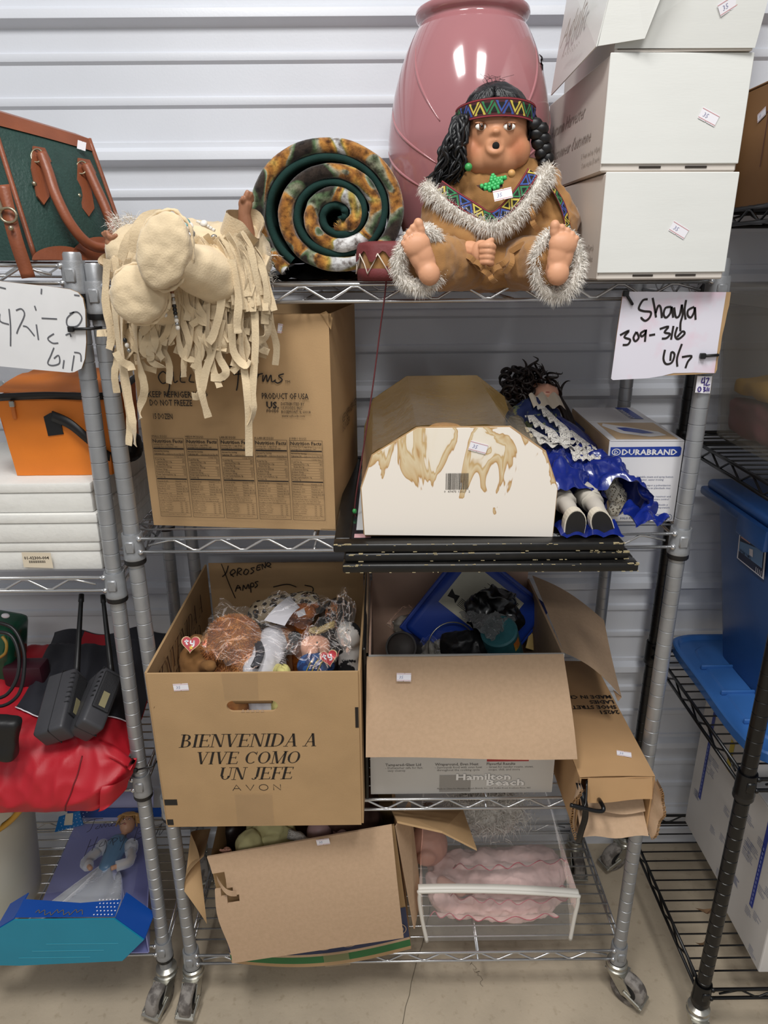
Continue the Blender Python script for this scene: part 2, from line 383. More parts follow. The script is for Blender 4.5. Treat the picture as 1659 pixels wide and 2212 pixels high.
# ------------------------------------------------------------------ wire shelving
m_post = mat('silver_powder_coat', '#a3a5a8', rough=.38, metal=.55, var=.06, vs=50, bump=.05, bs=400)
m_cast = mat('cast_collar', '#9a9c9f', rough=.42, metal=.45, var=.08, vs=90, bump=.12, bs=500)
m_wire = mat('chrome_wire', '#c9cacc', rough=.22, metal=.85, var=.05, vs=60)
m_black = mat('black_plastic', '#141416', rough=.45)
m_bpost = mat('black_epoxy', '#0b0b0d', rough=.3, var=.2, vs=60, spec=.45)
m_steel = mat('zinc_plate', '#b3b1a8', rough=.3, metal=.85, var=.1, vs=60)
m_rub = mat('worn_caster_tread', '#8d8781', rough=.75, col2='#5c5652', vs=60)
m_dark = mat('dark_hub', '#2a2928', rough=.6)

def caster(T, x, y, zb, swivel, brake=True, wr=.036):
    M = Matrix.Translation((x, y, 0)) @ Matrix.Rotation(swivel, 4, 'Z')
    off = .03
    b = MB().lathe([(.012, zb-.005), (.021, zb-.010), (.0215, zb-.016), (.018, zb-.019), (.022, zb-.022), (.022, zb-.027), (.0, zb-.028)], 20, M=M)
    br = T.part('caster', b, m_steel, smooth=math.radians(35))
    fk = MB()
    for s in (-1, 1):
        pl = [(-.016, s*.0145, zb-.026), (.016, s*.0145, zb-.026), (.022, s*.0145, zb-.03), (off+.012, s*.0145, wr+.004), (off+.010, s*.0145, wr-.010), (off-.008, s*.0145, wr-.010)]
        fk.prism(pl, (0, s*.0022, 0), M)
    fk.box(-.018, .024, -.0167, .0167, zb-.030, zb-.0265, M)
    T.part('fork', fk, m_steel, br)
    wl = MB(); WM = M @ Matrix.Translation((off, 0, wr)) @ Matrix.Rotation(PI/2, 4, 'X')
    wl.lathe([(wr*.55, -.0115), (wr*.9, -.0125), (wr*.985, -.010), (wr, -.004), (wr, .004), (wr*.985, .010), (wr*.9, .0125), (wr*.55, .0115)], 28, M=WM)
    T.part('wheel', wl, m_rub, br, smooth=math.radians(50))
    hb = MB().lathe([(.0001, -.0115), (wr*.55, -.0105), (wr*.55, .0105), (.0001, .0115)], 20, M=WM)
    hb.lathe([(.0001, -.0195), (.006, -.0195), (.0062, -.013), (.0062, .013), (.006, .0195), (.0001, .0195)], 6, M=WM)
    T.part('hub', hb, m_dark, br)
    if brake:
        lv = MB(); BM = M @ Matrix.Translation((off, 0, wr))
        for s in (-1, 1):
            lv.rbox(-.006, .034, s*.0185-.002, s*.0185+.002, -.005, .006, .0015, 1, BM @ Matrix.Rotation(.35, 4, 'Y'))
        lv.rbox(.026, .040, -.02, .02, -.004, .003, .0015, 1, BM @ Matrix.Rotation(.35, 4, 'Y'))
        T.part('brake_lever', lv, m_steel, br)

def rack(name, label, xf, W, D, hs, top, mats, groove=True, sw=(0, 0, 0, 0), group=None, skip_rear_grid=False, nw=13, rr=.0028):
    mp, mc, mw = mats
    T = Thing(name, label, 'wire rack', (0, 0, 0), xf=xf, group=group)
    posts = [(-W/2, 0), (W/2, 0), (-W/2, D), (W/2, D)]
    pr = [(.0001, .09), (.0127, .09)]
    z = .11
    while z < top-.01:
        if groove: pr += [(.0127, z-.0011), (.0117, z-.0004), (.0117, z+.0004), (.0127, z+.0011)]
        z += .0254
    pr += [(.0127, top), (.0110, top+.003), (.0001, top+.003)]
    pm = MB().lathe(pr, 20).mesh('post', mp, smooth=math.radians(40))
    cl = MB().lathe([(.0130, .019), (.0158, .020), (.0165, .017), (.0168, -.018), (.0178, -.022), (.0172, -.0245), (.013, -.0245)], 22)
    cl.rbox(-.0075, .0075, -.0185, -.014, -.010, .010, .002, 1)
    cm = cl.mesh('collar', mc, smooth=math.radians(40))
    sm = MB().lathe([(.0128, -.0245), (.0172, -.0245), (.0174, -.031), (.0165, -.033), (.0128, -.033)], 22).mesh('sleeve_clip', m_black, smooth=math.radians(40))
    for i, (x, y) in enumerate(posts): T.share('post', pm, Matrix.Translation((x, y, 0)))
    for i, (x, y) in enumerate(posts): caster(T, x, y, .098, sw[i])
    for h in hs:
        fr = MB()
        yf, yb = -.009, D+.009; xl, xr = -W/2-.006, W/2+.006
        for z in (h+.0125, h-.0105):
            for y in (yf, yb): fr.tube([(-W/2+.008, y, z), (W/2-.008, y, z)], rr, 8)
            for x in (xl, xr): fr.tube([(x, .008, z), (x, D-.008, z)], rr, 8)
            for x, y in ((-W/2+.014, yf), (W/2-.014, yf)): fr.sphere((x, y-.001, z), .0048, 8, 6)
        sh = T.part('shelf', fr, mw, smooth=True)
        def zig(a, b, n):
            a, b = V(a), V(b); pts = []
            for i in range(n*2+1):
                p = lerp(a, b, i/(n*2)); up = (i % 2 == 1)
                d = (b-a).normalized()*.0045
                z = h+.0095 if up else h-.0075
                pts += [Vector((p.x, p.y, z))-d, Vector((p.x, p.y, z))+d] if 0 < i < n*2 else [Vector((p.x, p.y, h+(.001)))]
            return pts
        n1 = max(4, round(W/.078)); n2 = max(3, round(D/.078))
        for y in (yf, yb): T.part('truss_wire', MB().tube(zig((-W/2+.028, y, 0), (W/2-.028, y, 0), n1), .0020, 7), mw, sh, smooth=True)
        for x in (xl, xr): T.part('truss_wire', MB().tube(zig((x, .025, 0), (x, D-.025, 0), n2), .0020, 7), mw, sh, smooth=True)
        g = MB()
        for i in range(1, nw):
            y = D*i/nw; g.tube([(xl, y, h+.0150), (xr, y, h+.0150)], .0017, 6)
        for t in (1/3, 2/3):
            x = lerp(xl, xr, t)
            for z in (h+.0115, h-.009): g.tube([(x, yf, z), (x, yb, z)], .0022, 6)
        T.part('wire_grid', g, mw, sh, smooth=True, kind='stuff')
        for x, y in posts:
            T.share('collar', cm, Matrix.Translation((x, y, h)) @ (Matrix.Identity(4) if y == 0 else Matrix.Rotation(PI, 4, 'Z')), sh)
            T.share('sleeve_clip', sm, Matrix.Translation((x, y, h)), sh)
    return T
H1, H2, H3, H4 = 1.4222, 1.0386, .5121, .1169
S1, S2, S3, S4 = [h+.0168 for h in (H1, H2, H3, H4)]
W_, D_ = .885, .324
RC = rack('wire_shelving_rack', 'silver wire shelving rack on casters in the middle, full of dolls and cartons', None, W_, D_, (H1, H2, H3, H4), 1.463, (m_post, m_cast, m_wire), sw=(-PI/2-.12, -.75, -PI/2, -1.6))
# the left rack stands a little askew
LX = Matrix.Translation((-.4995, 0, 0)) @ Matrix.Rotation(math.radians(1.1), 4, 'Y') @ Matrix.Rotation(math.radians(2.0), 4, 'Z')
LH = (1.450, .9713, .564, .1454)
LS = [h+.0168 for h in LH]
RL = rack('wire_shelving_rack', 'silver wire shelving rack at the left edge with handbag and red jacket', LX @ Matrix.Translation((-W_/2, 0, 0)), W_, D_, LH, 1.478, (m_post, m_cast, m_wire), sw=(-1.9, -1.95, -1.6, -1.2))
BX, BY, BD = .572, -.095, .425
BH = (1.53, 1.12, .632, .133)
BS = [h+.0168 for h in BH]
RB = rack('wire_shelving_rack', 'black wire shelving rack at the right edge with blue totes', Matrix.Translation((BX+W_/2, BY, 0)), W_, BD, BH, 1.9, (m_bpost, m_bpost, m_bpost), groove=True, sw=(-1.7, -.4, PI+.4, 2.8), nw=16, rr=.0033)
# ------------------------------------------------------------------ shared materials and small helpers
m_white = mat('sticker_paper', '#eceaf0', rough=.6)
m_pen = mat('pen_ink', '#8d8fae', rough=.6)
m_redline = mat('sticker_line', '#cc9999', rough=.6)
m_ink = mat('black_ink', '#1c1512', rough=.6)
m_card = mat('kraft_board', '#b1916a', rough=.8, var=.07, vs=12, bump=.1, bs=500, spec=.25)
m_card_l = mat('kraft_board_pale', '#bfa184', rough=.85, col2='#b4987b', c2=(.35, .9), vs=150, bump=.12, bs=500, spec=.2)
m_card_in = mat('kraft_inside', '#a2835d', rough=.85, var=.08, vs=14, spec=.2)
m_card_edge = mat('corrugated_edge', '#8f6a41', rough=.9, var=.2, vs=300)
m_tape = mat('packing_tape', '#bfa27c', rough=.15, alpha=.3, bump=.1, bs=60, spec=.6)
def sticker(T, o, ex, ey, s='35', w=.0245, h=.0135, parent=None, lines=True, notch=True):
    M = frame(o, ex, ey, .0006)
    pts = [(-w/2, -h/2), (-w*.06, -h/2), (-w*.03, -h/2+.0008), (w*.02, -h/2), (w/2, -h/2), (w/2, h/2), (w*.1, h/2), (w*.06, h/2-.0008), (w*.02, h/2), (-w/2, h/2)]
    p = T.part('price_sticker', MB().prism([(a, b, 0) for a, b in pts], (0, 0, .0002), M), m_white, parent)
    if parent is None:
        M2 = frame(o, ex, ey, .0010); t = MB()
        put_text(t, s, -w*.32, -h*.2, h*.55, M2, shear=.15); t.m(1)
        if lines: rect(t, -w/2, h*.36, w/2, h*.42, M2); rect(t, -w/2, -h*.42, w/2, -h*.36, M2)
        T.part('lettering', t, [m_pen, m_redline], p)
    return p
def rotz(a, o=(0, 0, 0)): return Matrix.Translation(V(o)) @ Matrix.Rotation(a, 4, 'Z')

# ------------------------------------------------------------------ vase
T = Thing('floor_vase', 'large glossy dusty pink vase behind the seated baby doll', 'vase', (.105, .213, S1))
vp = [(.0001, S1), (.062, S1), (.07, S1+.004), (.09, S1+.035), (.107, 1.515), (.122, 1.572), (.1285, 1.625), (.128, 1.655), (.119, 1.71), (.104, 1.758), (.0885, 1.79), (.0805, 1.801), (.0805, 1.806), (.0845, 1.8095), (.0868, 1.814), (.0865, 1.819), (.084, 1.8215), (.078, 1.821), (.074, 1.81), (.082, 1.79)]
vpc = [(p.x, p.y) for p in catmull([(a, b, 0) for a, b in vp], 4)]
m_vase = mat('pink_glaze', '#a66f73', rough=.12, var=.05, vs=7, spec=.6, coat=.4)
T.part('body', MB().lathe(vpc, 72, (.105, .213, 0)), m_vase, smooth=math.radians(50))
def vr(z):
    for a, b in zip(vpc, vpc[1:]):
        if a[1] <= z <= b[1]: return lerp(a[0], b[0], (z-a[1])/max(1e-6, b[1]-a[1]))
    return .1
for z0, z1, a0, a1 in ((1.765, 1.655, -2.62, -2.02), (1.685, 1.60, -2.98, -2.05), (1.63, 1.565, -3.1, -2.2), (1.765, 1.655, -.5, -1.1), (1.685, 1.60, -.15, -1.05)):
    pts = []
    for i in range(21):
        t = i/20; z = lerp(z0, z1, t); a = lerp(a0, a1, t**1.2); r = vr(z)-.0006
        pts.append((.105+r*math.cos(a), .213+r*math.sin(a), z))
    T.part('embossed_leaf', MB().tube(pts, [.0012+.0013*math.sin(PI*i/20) for i in range(21)], 8), m_vase, smooth=True)
wr = MB()
for k in range(5): wr.tube(catmull([at(1165+k*2, 118+k*3, Y=.17), at(1172-k, 125+k, Y=.16), at(1168+k, 140, Y=.17), at(1173, 152-k*3, Y=.165)], 4), .0006, 5)
solo('wire_tangle', wr, m_black, 'little tangle of thin black wire between vase and white boxes', 'wire')

# ------------------------------------------------------------------ three white doll boxes
m_wb = mat('white_gloss_board', '#dfe0dc', rough=.28, var=.02, vs=8, bump=.04, bs=90, spec=.5, stretch=(1, 1, 6))
m_wbs = mat('white_board_side', '#d6cec5', rough=.45, var=.04, vs=8)
m_grey = mat('grey_script_ink', '#a39a92', rough=.6)
m_slot = mat('slot_shadow', '#2a231d', rough=.9)
def white_box(label, o, rz, w, d, h, tilt=0):
    M = rotz(rz, o) @ Matrix.Rotation(tilt, 4, 'Y')
    T = Thing('doll_box', label, 'box', o, group='white doll boxes stacked on the top shelf')
    T.part('body', MB().rbox(0, w, .0022, d, 0, h, .002, 1, M), m_wbs)
    fp = T.part('end_panel', MB().rbox(-.001, w+.001, -.0005, .002, .009, h+.0008, .0009, 1, M), m_wb)
    s = MB()
    for x in (.28, .62): s.box(w*x, w*(x+.16), .0012, .004, .0045, .0068, M)
    T.part('tuck_slot', s, m_slot)
    return T, M
B1, M1 = white_box('lowest of three stacked white cartons, its front shining, on the top shelf', (.2515, -.060, S1), .05, .1735, .30, .1305)
ex, ez = M1.to_3x3() @ Vector((1, 0, 0)), Vector((0, 0, 1))
sticker(B1, M1 @ Vector((.103, -.0006, .062)), ex*.86-ez*.45, ez)
lm = MB(); LM = frame(M1 @ Vector((-.0003, .28, 0)), M1.to_3x3() @ Vector((0, -1, 0)), ez)
put_text(lm, '5 Years and up (+5yrs)', .255, .038, .011, LM, align='r'); put_text(lm, '5 ans et plus', .255, .024, .011, LM, align='r'); B1.part('lettering', lm, m_grey)
B2, M2_ = white_box('middle white carton of three, printed with grey script on its side', (.245, -.055, S1+.1318), .02, .176, .30, .131)
ex = M2_.to_3x3() @ Vector((1, 0, 0)); ey = M2_.to_3x3() @ Vector((0, -1, 0))
sticker(B2, M2_ @ Vector((.130, -.0006, .062)), ex*.9-ez*.4, ez)
lm = MB(); LM = frame(M2_ @ Vector((-.0003, .28, 0)), ey, ez)
put_text(lm, 'Autumn Harvester', .19, .078, .024, LM, align='r', shear=.45); put_text(lm, "Moissonneur d'automne", .225, .044, .022, LM, align='r', shear=.45)
put_text(lm, '5 Years and up (+5yrs)', .27, .026, .009, LM, align='r'); put_text(lm, '5 ans et plus (5 ans+)', .27, .014, .009, LM, align='r')
B2.part('lettering', lm, m_grey)
o3 = V((.250, -.050, S1+.2645))
B3 = Thing('doll_box', 'topmost white carton of the three with its end flap swung open', 'box', o3, group='white doll boxes stacked on the top shelf')
M3 = rotz(-.04, o3); th = .003
w3, d3, h3 = .166, .30, .135
for nm, b in (('bottom_panel', (0, w3, 0, d3, 0, th)), ('side_panel', (0, th, 0, d3, th, h3)), ('side_panel', (w3-th, w3, 0, d3, th, h3)), ('back_panel', (th, w3-th, d3-th, d3, th, h3)), ('top_panel', (0, w3, 0, d3, h3, h3+th))):
    B3.part(nm, MB().box(*b, M3), m_wbs)
B3.part('end_panel', MB().quad(*[M3 @ V(p) for p in ((-.001, -.002, .004), (w3+.002, -.002, .002), (w3+.012, -.020, .118), (.02, -.012, .118))], .002), m_wb)
fl = [(-.022, -.004, .006), (.030, -.016, .010), (.052, -.034, .085), (.050, -.036, .12), (-.005, -.02, .12)]
B3.part('dust_flap', MB().prism([M3 @ V(p) for p in fl], (0, -.0015, 0)), m_wb)
B3.part('side_flap', MB().quad(*[M3 @ V(p) for p in ((-.024, -.004, .006), (-.004, -.018, .12), (-.030, .16, .125), (-.044, .17, -.012))], .0015), m_wb)
lm = MB(); LM = frame(M3 @ V((-.0325, .085, .04)), M3.to_3x3() @ V((.12, -1, .11)), V((.16, 0, 1)), .004)
put_text(lm, 'Adult', -.05, .002, .040, LM, shear=.5)
for k in range(3): stroke(lm, [(-.03+.02*k+.004*j, -.018-.004*k+.004*(j % 2)) for j in range(9)], .0008, LM)
B3.part('lettering', lm, m_grey)
ex = M3.to_3x3() @ Vector((1, 0, 0))
sticker(B3, M3 @ Vector((.127, -.0085, .045)), ex*.86+ez*.5, ez-V((0, .15, 0)))

# ------------------------------------------------------------------ rolled plush blanket
T = Thing('rolled_blanket', 'plush brown and green patterned blanket rolled up into a spiral', 'blanket', (-.105, .15, S1))
m_pl = mat('camouflage_plush', '#9b6a35', rough=.95, sheen=.4, bump=.5, bs=300, spec=.1)
nt = m_pl.node_tree; b = nt.nodes['Principled BSDF']; tc = [n for n in nt.nodes if n.type == 'TEX_COORD'][0]
n1 = nt.nodes.new('ShaderNodeTexNoise'); n1.inputs['Scale'].default_value = 17; n1.inputs['Detail'].default_value = 1; n1.inputs['Distortion'].default_value = .6
n2 = nt.nodes.new('ShaderNodeTexNoise'); n2.inputs['Scale'].default_value = 110; n2.inputs['Detail'].default_value = 4
for n_ in (n1, n2): nt.links.new(tc.outputs['Object'], n_.inputs['Vector'])
r1 = nt.nodes.new('ShaderNodeValToRGB'); e = r1.color_ramp.elements; e[0].position = .36; e[0].color = lin('#2c2420'); e[1].position = .70; e[1].color = lin('#c9ccd4')
for p, c in ((.39, '#4a6145'), (.42, '#8d8f80'), (.44, '#a8793c'), (.49, '#7d5228'), (.53, '#97682f'), (.565, '#b58a45'), (.60, '#8c8444'), (.625, '#b3b7bf')): q = e.new(p); q.color = lin(c)
r2 = nt.nodes.new('ShaderNodeValToRGB'); r2.color_ramp.elements[0].position = .32; r2.color_ramp.elements[0].color = (.22, .17, .14, 1); r2.color_ramp.elements[1].position = .55; r2.color_ramp.elements[1].color = (1.15, 1.1, 1, 1)
nt.links.new(n1.outputs['Fac'], r1.inputs[0]); nt.links.new(n2.outputs['Fac'], r2.inputs[0])
mx = nt.nodes.new('ShaderNodeMixRGB'); mx.blend_type = 'MULTIPLY'; mx.inputs[0].default_value = 1
nt.links.new(r1.outputs[0], mx.inputs[1]); nt.links.new(r2.outputs[0], mx.inputs[2]); nt.links.new(mx.outputs[0], b.inputs['Base Color'])
m_gr = mat('dark_green_knit', '#1d3531', rough=.95, var=.12, vs=80, bump=.3, bs=900, spec=.15)
cx, cz = -.105, S1+.0915
def spiral(t, off):
    a = math.radians(232)-t*2*PI*2.95     # clockwise seen from the front
    r = lerp(.0985, .012, t**.92)+off
    x = r*math.cos(a)*1.12; z = r*math.sin(a)*.97
    z = max(z, -.0905+abs(off)*.2)
    return Vector((cx+x+.012*t, 0, cz+z-.006*t))
def layer(half, off, y0, y1, n=190, t0=0., t1=1., seed=1):
    mb = MB(); vs = []; k = 11
    for i in range(n+1):
        t = lerp(t0, t1, i/n)
        c = spiral(t, off); d = (spiral(min(t+.004, 1), off)-spiral(max(t-.004, 0), off)).normalized(); nr = Vector((d.z, 0, -d.x))
        yy = y0+.008*noise.noise(Vector((t*19, seed, 0)))
        for j in range(k):
            q = PI*j/(k-1); rad = half*(1+.12*noise.noise(Vector((t*60, j*.4, seed))))
            if j == 0: p = c+nr*rad+Vector((0, y1, 0))
            elif j == k-1: p = c-nr*rad+Vector((0, y1, 0))
            else: q = PI*(j-1)/(k-3); p = c+nr*rad*math.cos(q)+Vector((0, yy+half*(1-math.sin(q)), 0))
            vs.append(p)
    fs = [(i*k+j, i*k+j+1, (i+1)*k+j+1, (i+1)*k+j) for i in range(n) for j in range(k-1)]
    return mb.add(vs, fs)
pl = layer(.0096, 0, -.006, .29, seed=1); gr = layer(.0048, -.0148, -.002, .285, t1=.965, seed=4)
pp = T.part('plush_face', pl, m_pl, smooth=True)
T.part('knit_backing', gr, m_gr, smooth=True)
rr = random.Random(3)
T.part('pile', fur(MB(), surf_pts(pl, 26000, rr, flt=lambda c, n: c.y < .03), .0078, .0005, 1, .6, .1, rr), m_pl, pp, kind='stuff')
blk = MB()
blk.grid(lambda u, v: V((lerp(-.235, -.06, u), lerp(.03, .20, v), S1+.002+.022*math.sin(PI*u)*math.sin(PI*v)+.006*noise.noise(V((u*9, v*9, 2))))), 24, 14)
solo('black_bag', blk, mat('black_nylon', '#131314', rough=.5, bump=.2, bs=120), 'crumpled black bag lying under the rolled blanket', 'bag', smooth=True)

# ------------------------------------------------------------------ toy drum and its cord
DX, DY = -.028, -.004
T = Thing('toy_drum', 'small tan toy drum with maroon scalloped skins beside the doll foot', 'toy drum', (DX, DY, S1))
m_tan = mat('tan_suede', '#9a7145', rough=.95, var=.13, vs=22, bump=.2, bs=700, spec=.1, sheen=.3)
m_mar = mat('maroon_leather', '#6a2a2c', rough=.7, var=.12, vs=30, bump=.2, bs=300)
T.part('shell', MB().lathe([(.040, S1+.001), (.041, S1+.004), (.041, S1+.047), (.039, S1+.050)], 40, (DX, DY, 0), cap=True), m_tan, smooth=math.radians(40))
def skin(z, s, drop):
    mb = MB(); n = 64; vs = []
    for r, dz in ((.0001, .003), (.030, .003), (.041, .001), (.0435, -.003), (.0445, -.010), (.0455, -drop)):
        for j in range(n):
            a = 2*PI*j/n; sc = (1+.04*math.cos(9*a)) if r > .044 else 1
            zz = dz if r < .045 else dz*(.8+.35*math.cos(9*a))
            vs.append((DX+r*sc*math.cos(a), DY+r*sc*math.sin(a), z+s*zz))
    fs = [(i*n+j, i*n+(j+1) % n, (i+1)*n+(j+1) % n, (i+1)*n+j) for i in range(5) for j in range(n)]
    return mb.add(vs, fs)
T.part('drum_skin', skin(S1+.049, 1, .021), m_mar, smooth=True)
T.part('drum_skin', skin(S1+.0015, -1, .014), m_mar, smooth=True) if False else T.part('drum_skin', MB().lathe([(.0425, S1+.017), (.0445, S1+.014), (.0435, S1+.001), (.0001, S1+.0005)], 48, (DX, DY, 0)), m_mar, smooth=True)
lc = MB()
for k in range(9):
    a0 = 2*PI*k/9-1.9; a1 = a0+PI/9
    for q0, q1 in ((a0, a1), (a1, a0+2*PI/9)):
        z0, z1 = (S1+.036, S1+.010) if q0 == a0 else (S1+.010, S1+.036)
        lc.tube([(DX+.0462*math.cos(q0), DY+.0462*math.sin(q0), z0), (DX+.0440*math.cos((q0+q1)/2), DY+.0440*math.sin((q0+q1)/2), (z0+z1)/2), (DX+.0458*math.cos(q1), DY+.0458*math.sin(q1), z1)], .0008, 6)
T.part('lacing', lc, mat('white_lace', '#d8cdbf', rough=.7), smooth=True)
T = Thing('maroon_cord', 'thin maroon cord with a green bead hanging from the top shelf', 'cord', at(766, 1104, Y=-.03))
cp = [at(u, v, Y=y) for u, v, y in ((836, 575, -.048), (832, 632, -.034), (822, 705, -.03), (806, 830, -.03), (788, 950, -.03), (772, 1050, -.03), (766, 1100, -.03), (768, 1118, -.03), (763, 1124, -.03))]
T.part('cord', MB().tube(catmull(cp, 6), .0011, 6), mat('maroon_string', '#5c2529', rough=.8, var=.2, vs=400), smooth=True)
m_gbead = mat('green_bead', '#3f9a53', rough=.35, var=.08, vs=60)
T.part('bead', MB().sphere(at(766, 1104, Y=-.03), (.0035, .0035, .0042), 12, 8), m_gbead, smooth=True)
# ------------------------------------------------------------------ seated baby doll
def B(u, v, y): return at(u, v, Y=y)
def hit(u, v, c, r):
    "where the sight line meets an ellipsoid"
    d = CF+CR*((u-829.5)/FPX)+CU*((1106-v)/FPX); o = CAM-c
    D = V([d[i]/r[i] for i in range(3)]); O = V([o[i]/r[i] for i in range(3)])
    a, b, cc = D.dot(D), 2*D.dot(O), O.dot(O)-1; q = max(b*b-4*a*cc, 0)
    return CAM+d*((-b-math.sqrt(q))/(2*a))
m_cream = mat('cream_suede', '#d4c09f', rough=.95, var=.13, vs=26, bump=.3, bs=420, spec=.1, sheen=.3)
m_furw = mat('white_fur', '#e9e4dc', rough=.9, var=.08, vs=120, spec=.2)
m_hair = mat('black_doll_hair', '#0d0d10', rough=.42, var=.3, vs=200, spec=.5)
TRIM = [mat('trim_band', '#4a1f22', rough=.8), mat('trim_black', '#14110f', rough=.8), mat('trim_yellow', '#c9b84f', rough=.8), mat('trim_green', '#2f7a4c', rough=.8), mat('trim_blue', '#39539a', rough=.8), mat('trim_red', '#93303a', rough=.8)]
def trim_band(T, path, side, n, parent=None, k=5, lift=-1):
    "woven ribbon with a row of small raised triangles"
    pp = catmull(path, k); ss = catmull(side, k); m = len(pp)
    nr = []
    for i in range(m):
        t = pp[min(i+1, m-1)]-pp[max(i-1, 0)]; q = t.cross(ss[i]).normalized()
        if q.y > 0 and lift == -1: q = -q
        nr.append(q)
    def pos(s, t, l):
        f = min(max(s, 0), 1)*(m-1); i = min(int(f), m-2); g = f-i
        return lerp(pp[i], pp[i+1], g)+lerp(ss[i], ss[i+1], g)*t+lerp(nr[i], nr[i+1], g)*l
    band = MB()
    for i in range(m-1):
        a, b = i/(m-1), (i+1)/(m-1)
        for t0, t1, mi, l in ((-1, 1, 0, .0008), (.80, .93, 5, .0012), (-.93, -.80, 5, .0012)):
            band.m(mi); band.add([pos(a, t0, l), pos(b, t0, l), pos(b, t1, l), pos(a, t1, l)], [(0, 1, 2, 3)])
    o = T.part('trim_band', band, TRIM, parent)
    tr = MB()
    def tri(s0, s1, t0, t1, mi, l):
        c = ((s0+s1)/2, t0*.67+t1*.33)
        P = [(s0, t0), (s1, t0), ((s0+s1)/2, t1)]
        tr.m(mi); tr.add([pos(a, b, l) for a, b in P], [(0, 1, 2)])
        tr.m(1); tr.add([pos(lerp(c[0], a, .52), lerp(c[1], b, .52), l+.0003) for a, b in P], [(0, 1, 2)])
    cols = (2, 3, 4)
    for i in range(n):
        s = i/n; d = 1/n
        tri(s+d*.06, s+d*.94, -.68, .55, cols[i % 3], .0012); tri(s+d*.56, s+d*1.44, .68, -.55, cols[(i+1) % 3], .0012)
    T.part('woven_triangles', tr, TRIM, o)
    return o
T = Thing('baby_doll', 'black-haired baby doll in tan fringed suede outfit seated with bare soles forward', 'doll', (.11, .02, S1))
HC = B(1068, 281, .035); HR = (.0455, .047, .0535)
def blush(m, pts, col, rad):
    nt = m.node_tree; b = nt.nodes['Principled BSDF']; tc = [n for n in nt.nodes if n.type == 'TEX_COORD'][0]
    s = b.inputs['Base Color']; prev = s.links[0].from_socket if s.links else None
    for p in pts:
        d = nt.nodes.new('ShaderNodeVectorMath'); d.operation = 'DISTANCE'; d.inputs[1].default_value = p; nt.links.new(tc.outputs['Object'], d.inputs[0])
        mr = nt.nodes.new('ShaderNodeMapRange'); mr.inputs[1].default_value = 0; mr.inputs[2].default_value = rad; mr.inputs[3].default_value = .8; mr.inputs[4].default_value = 0; nt.links.new(d.outputs['Value'], mr.inputs[0])
        mx = nt.nodes.new('ShaderNodeMixRGB'); nt.links.new(mr.outputs[0], mx.inputs[0]); mx.inputs[2].default_value = lin(col)
        if prev: nt.links.new(prev, mx.inputs[1])
        else: mx.inputs[1].default_value = s.default_value
        prev = mx.outputs[0]
    nt.links.new(prev, s)
m_skin = mat('doll_bisque', '#cf9876', rough=.5, var=.03, vs=20, spec=.35)
m_face = mat('doll_face', '#cb916d', rough=.48, var=.03, vs=20, spec=.35)
blush(m_face, [hit(1022, 322, HC, HR)-T.loc, hit(1116, 318, HC, HR)-T.loc], '#b0603c', .020)
blush(m_face, [hit(1070, 318, HC, HR)-T.loc], '#b56f55', .010)
hd = MB().sphere(HC, HR, 40, 28)
for u, v, r in ((1026, 324, .0235), (1114, 322, .0235), (1067, 348, .022), (1046, 337, .024), (1090, 337, .024), (1070, 330, .026)):
    p = hit(u, v, HC, HR); hd.sphere(p+V((0, r*.72, 0)), r, 20, 14)
nz = hit(1071, 286, HC, HR); hd.sphere(nz+V((0, -.001, .001)), (.0062, .0058, .0048), 16, 10); hd.sphere(nz+V((-.005, .0015, -.001)), .0034, 12, 8); hd.sphere(nz+V((.005, .0015, -.001)), .0034, 12, 8); hd.cap(nz, nz+V((0, .006, .016)), .004, .003)
mc = hit(1069, 317, HC, HR)+V((0, -.004, 0))
ring = [mc+V((.0098*math.cos(a), .0035*abs(math.cos(a)), .0074*math.sin(a))) for a in [2*PI*i/24 for i in range(25)]]
hd.tube(ring, [.0034+.0012*max(0, -math.sin(2*PI*i/24)) for i in range(25)], 10); hd.sphere(mc+V((0, .007, 0)), (.014, .008, .012), 20, 12)
for u, v in ((1040, 262), (1102, 262)): p = hit(u, v, HC, HR); hd.sphere(p+V((0, .006, .002)), (.012, .0075, .005), 16, 10)
er = B(1137, 312, .03); hd.sphere(er, (.005, .008, .012), 14, 10)
hd.cap(HC+V((0, .005, -.04)), HC+V((0, .01, -.075)), .024, .026)
head = T.part('head', union(hd, .0016, 16), m_face, smooth=True)
T.part('mouth_opening', MB().sphere(mc+V((.0005, -.0012, .0006)), (.0048, .0022, .0046), 20, 12), mat('mouth_dark', '#0a0606', rough=.9), head, smooth=True)
m_eyew = mat('eye_white', '#efece6', rough=.2); m_iris = mat('brown_iris', '#5a3620', rough=.15, var=.3, vs=600); m_pup = mat('pupil', '#0b0807', rough=.1)
m_lash = mat('painted_lash', '#7a4526', rough=.7)
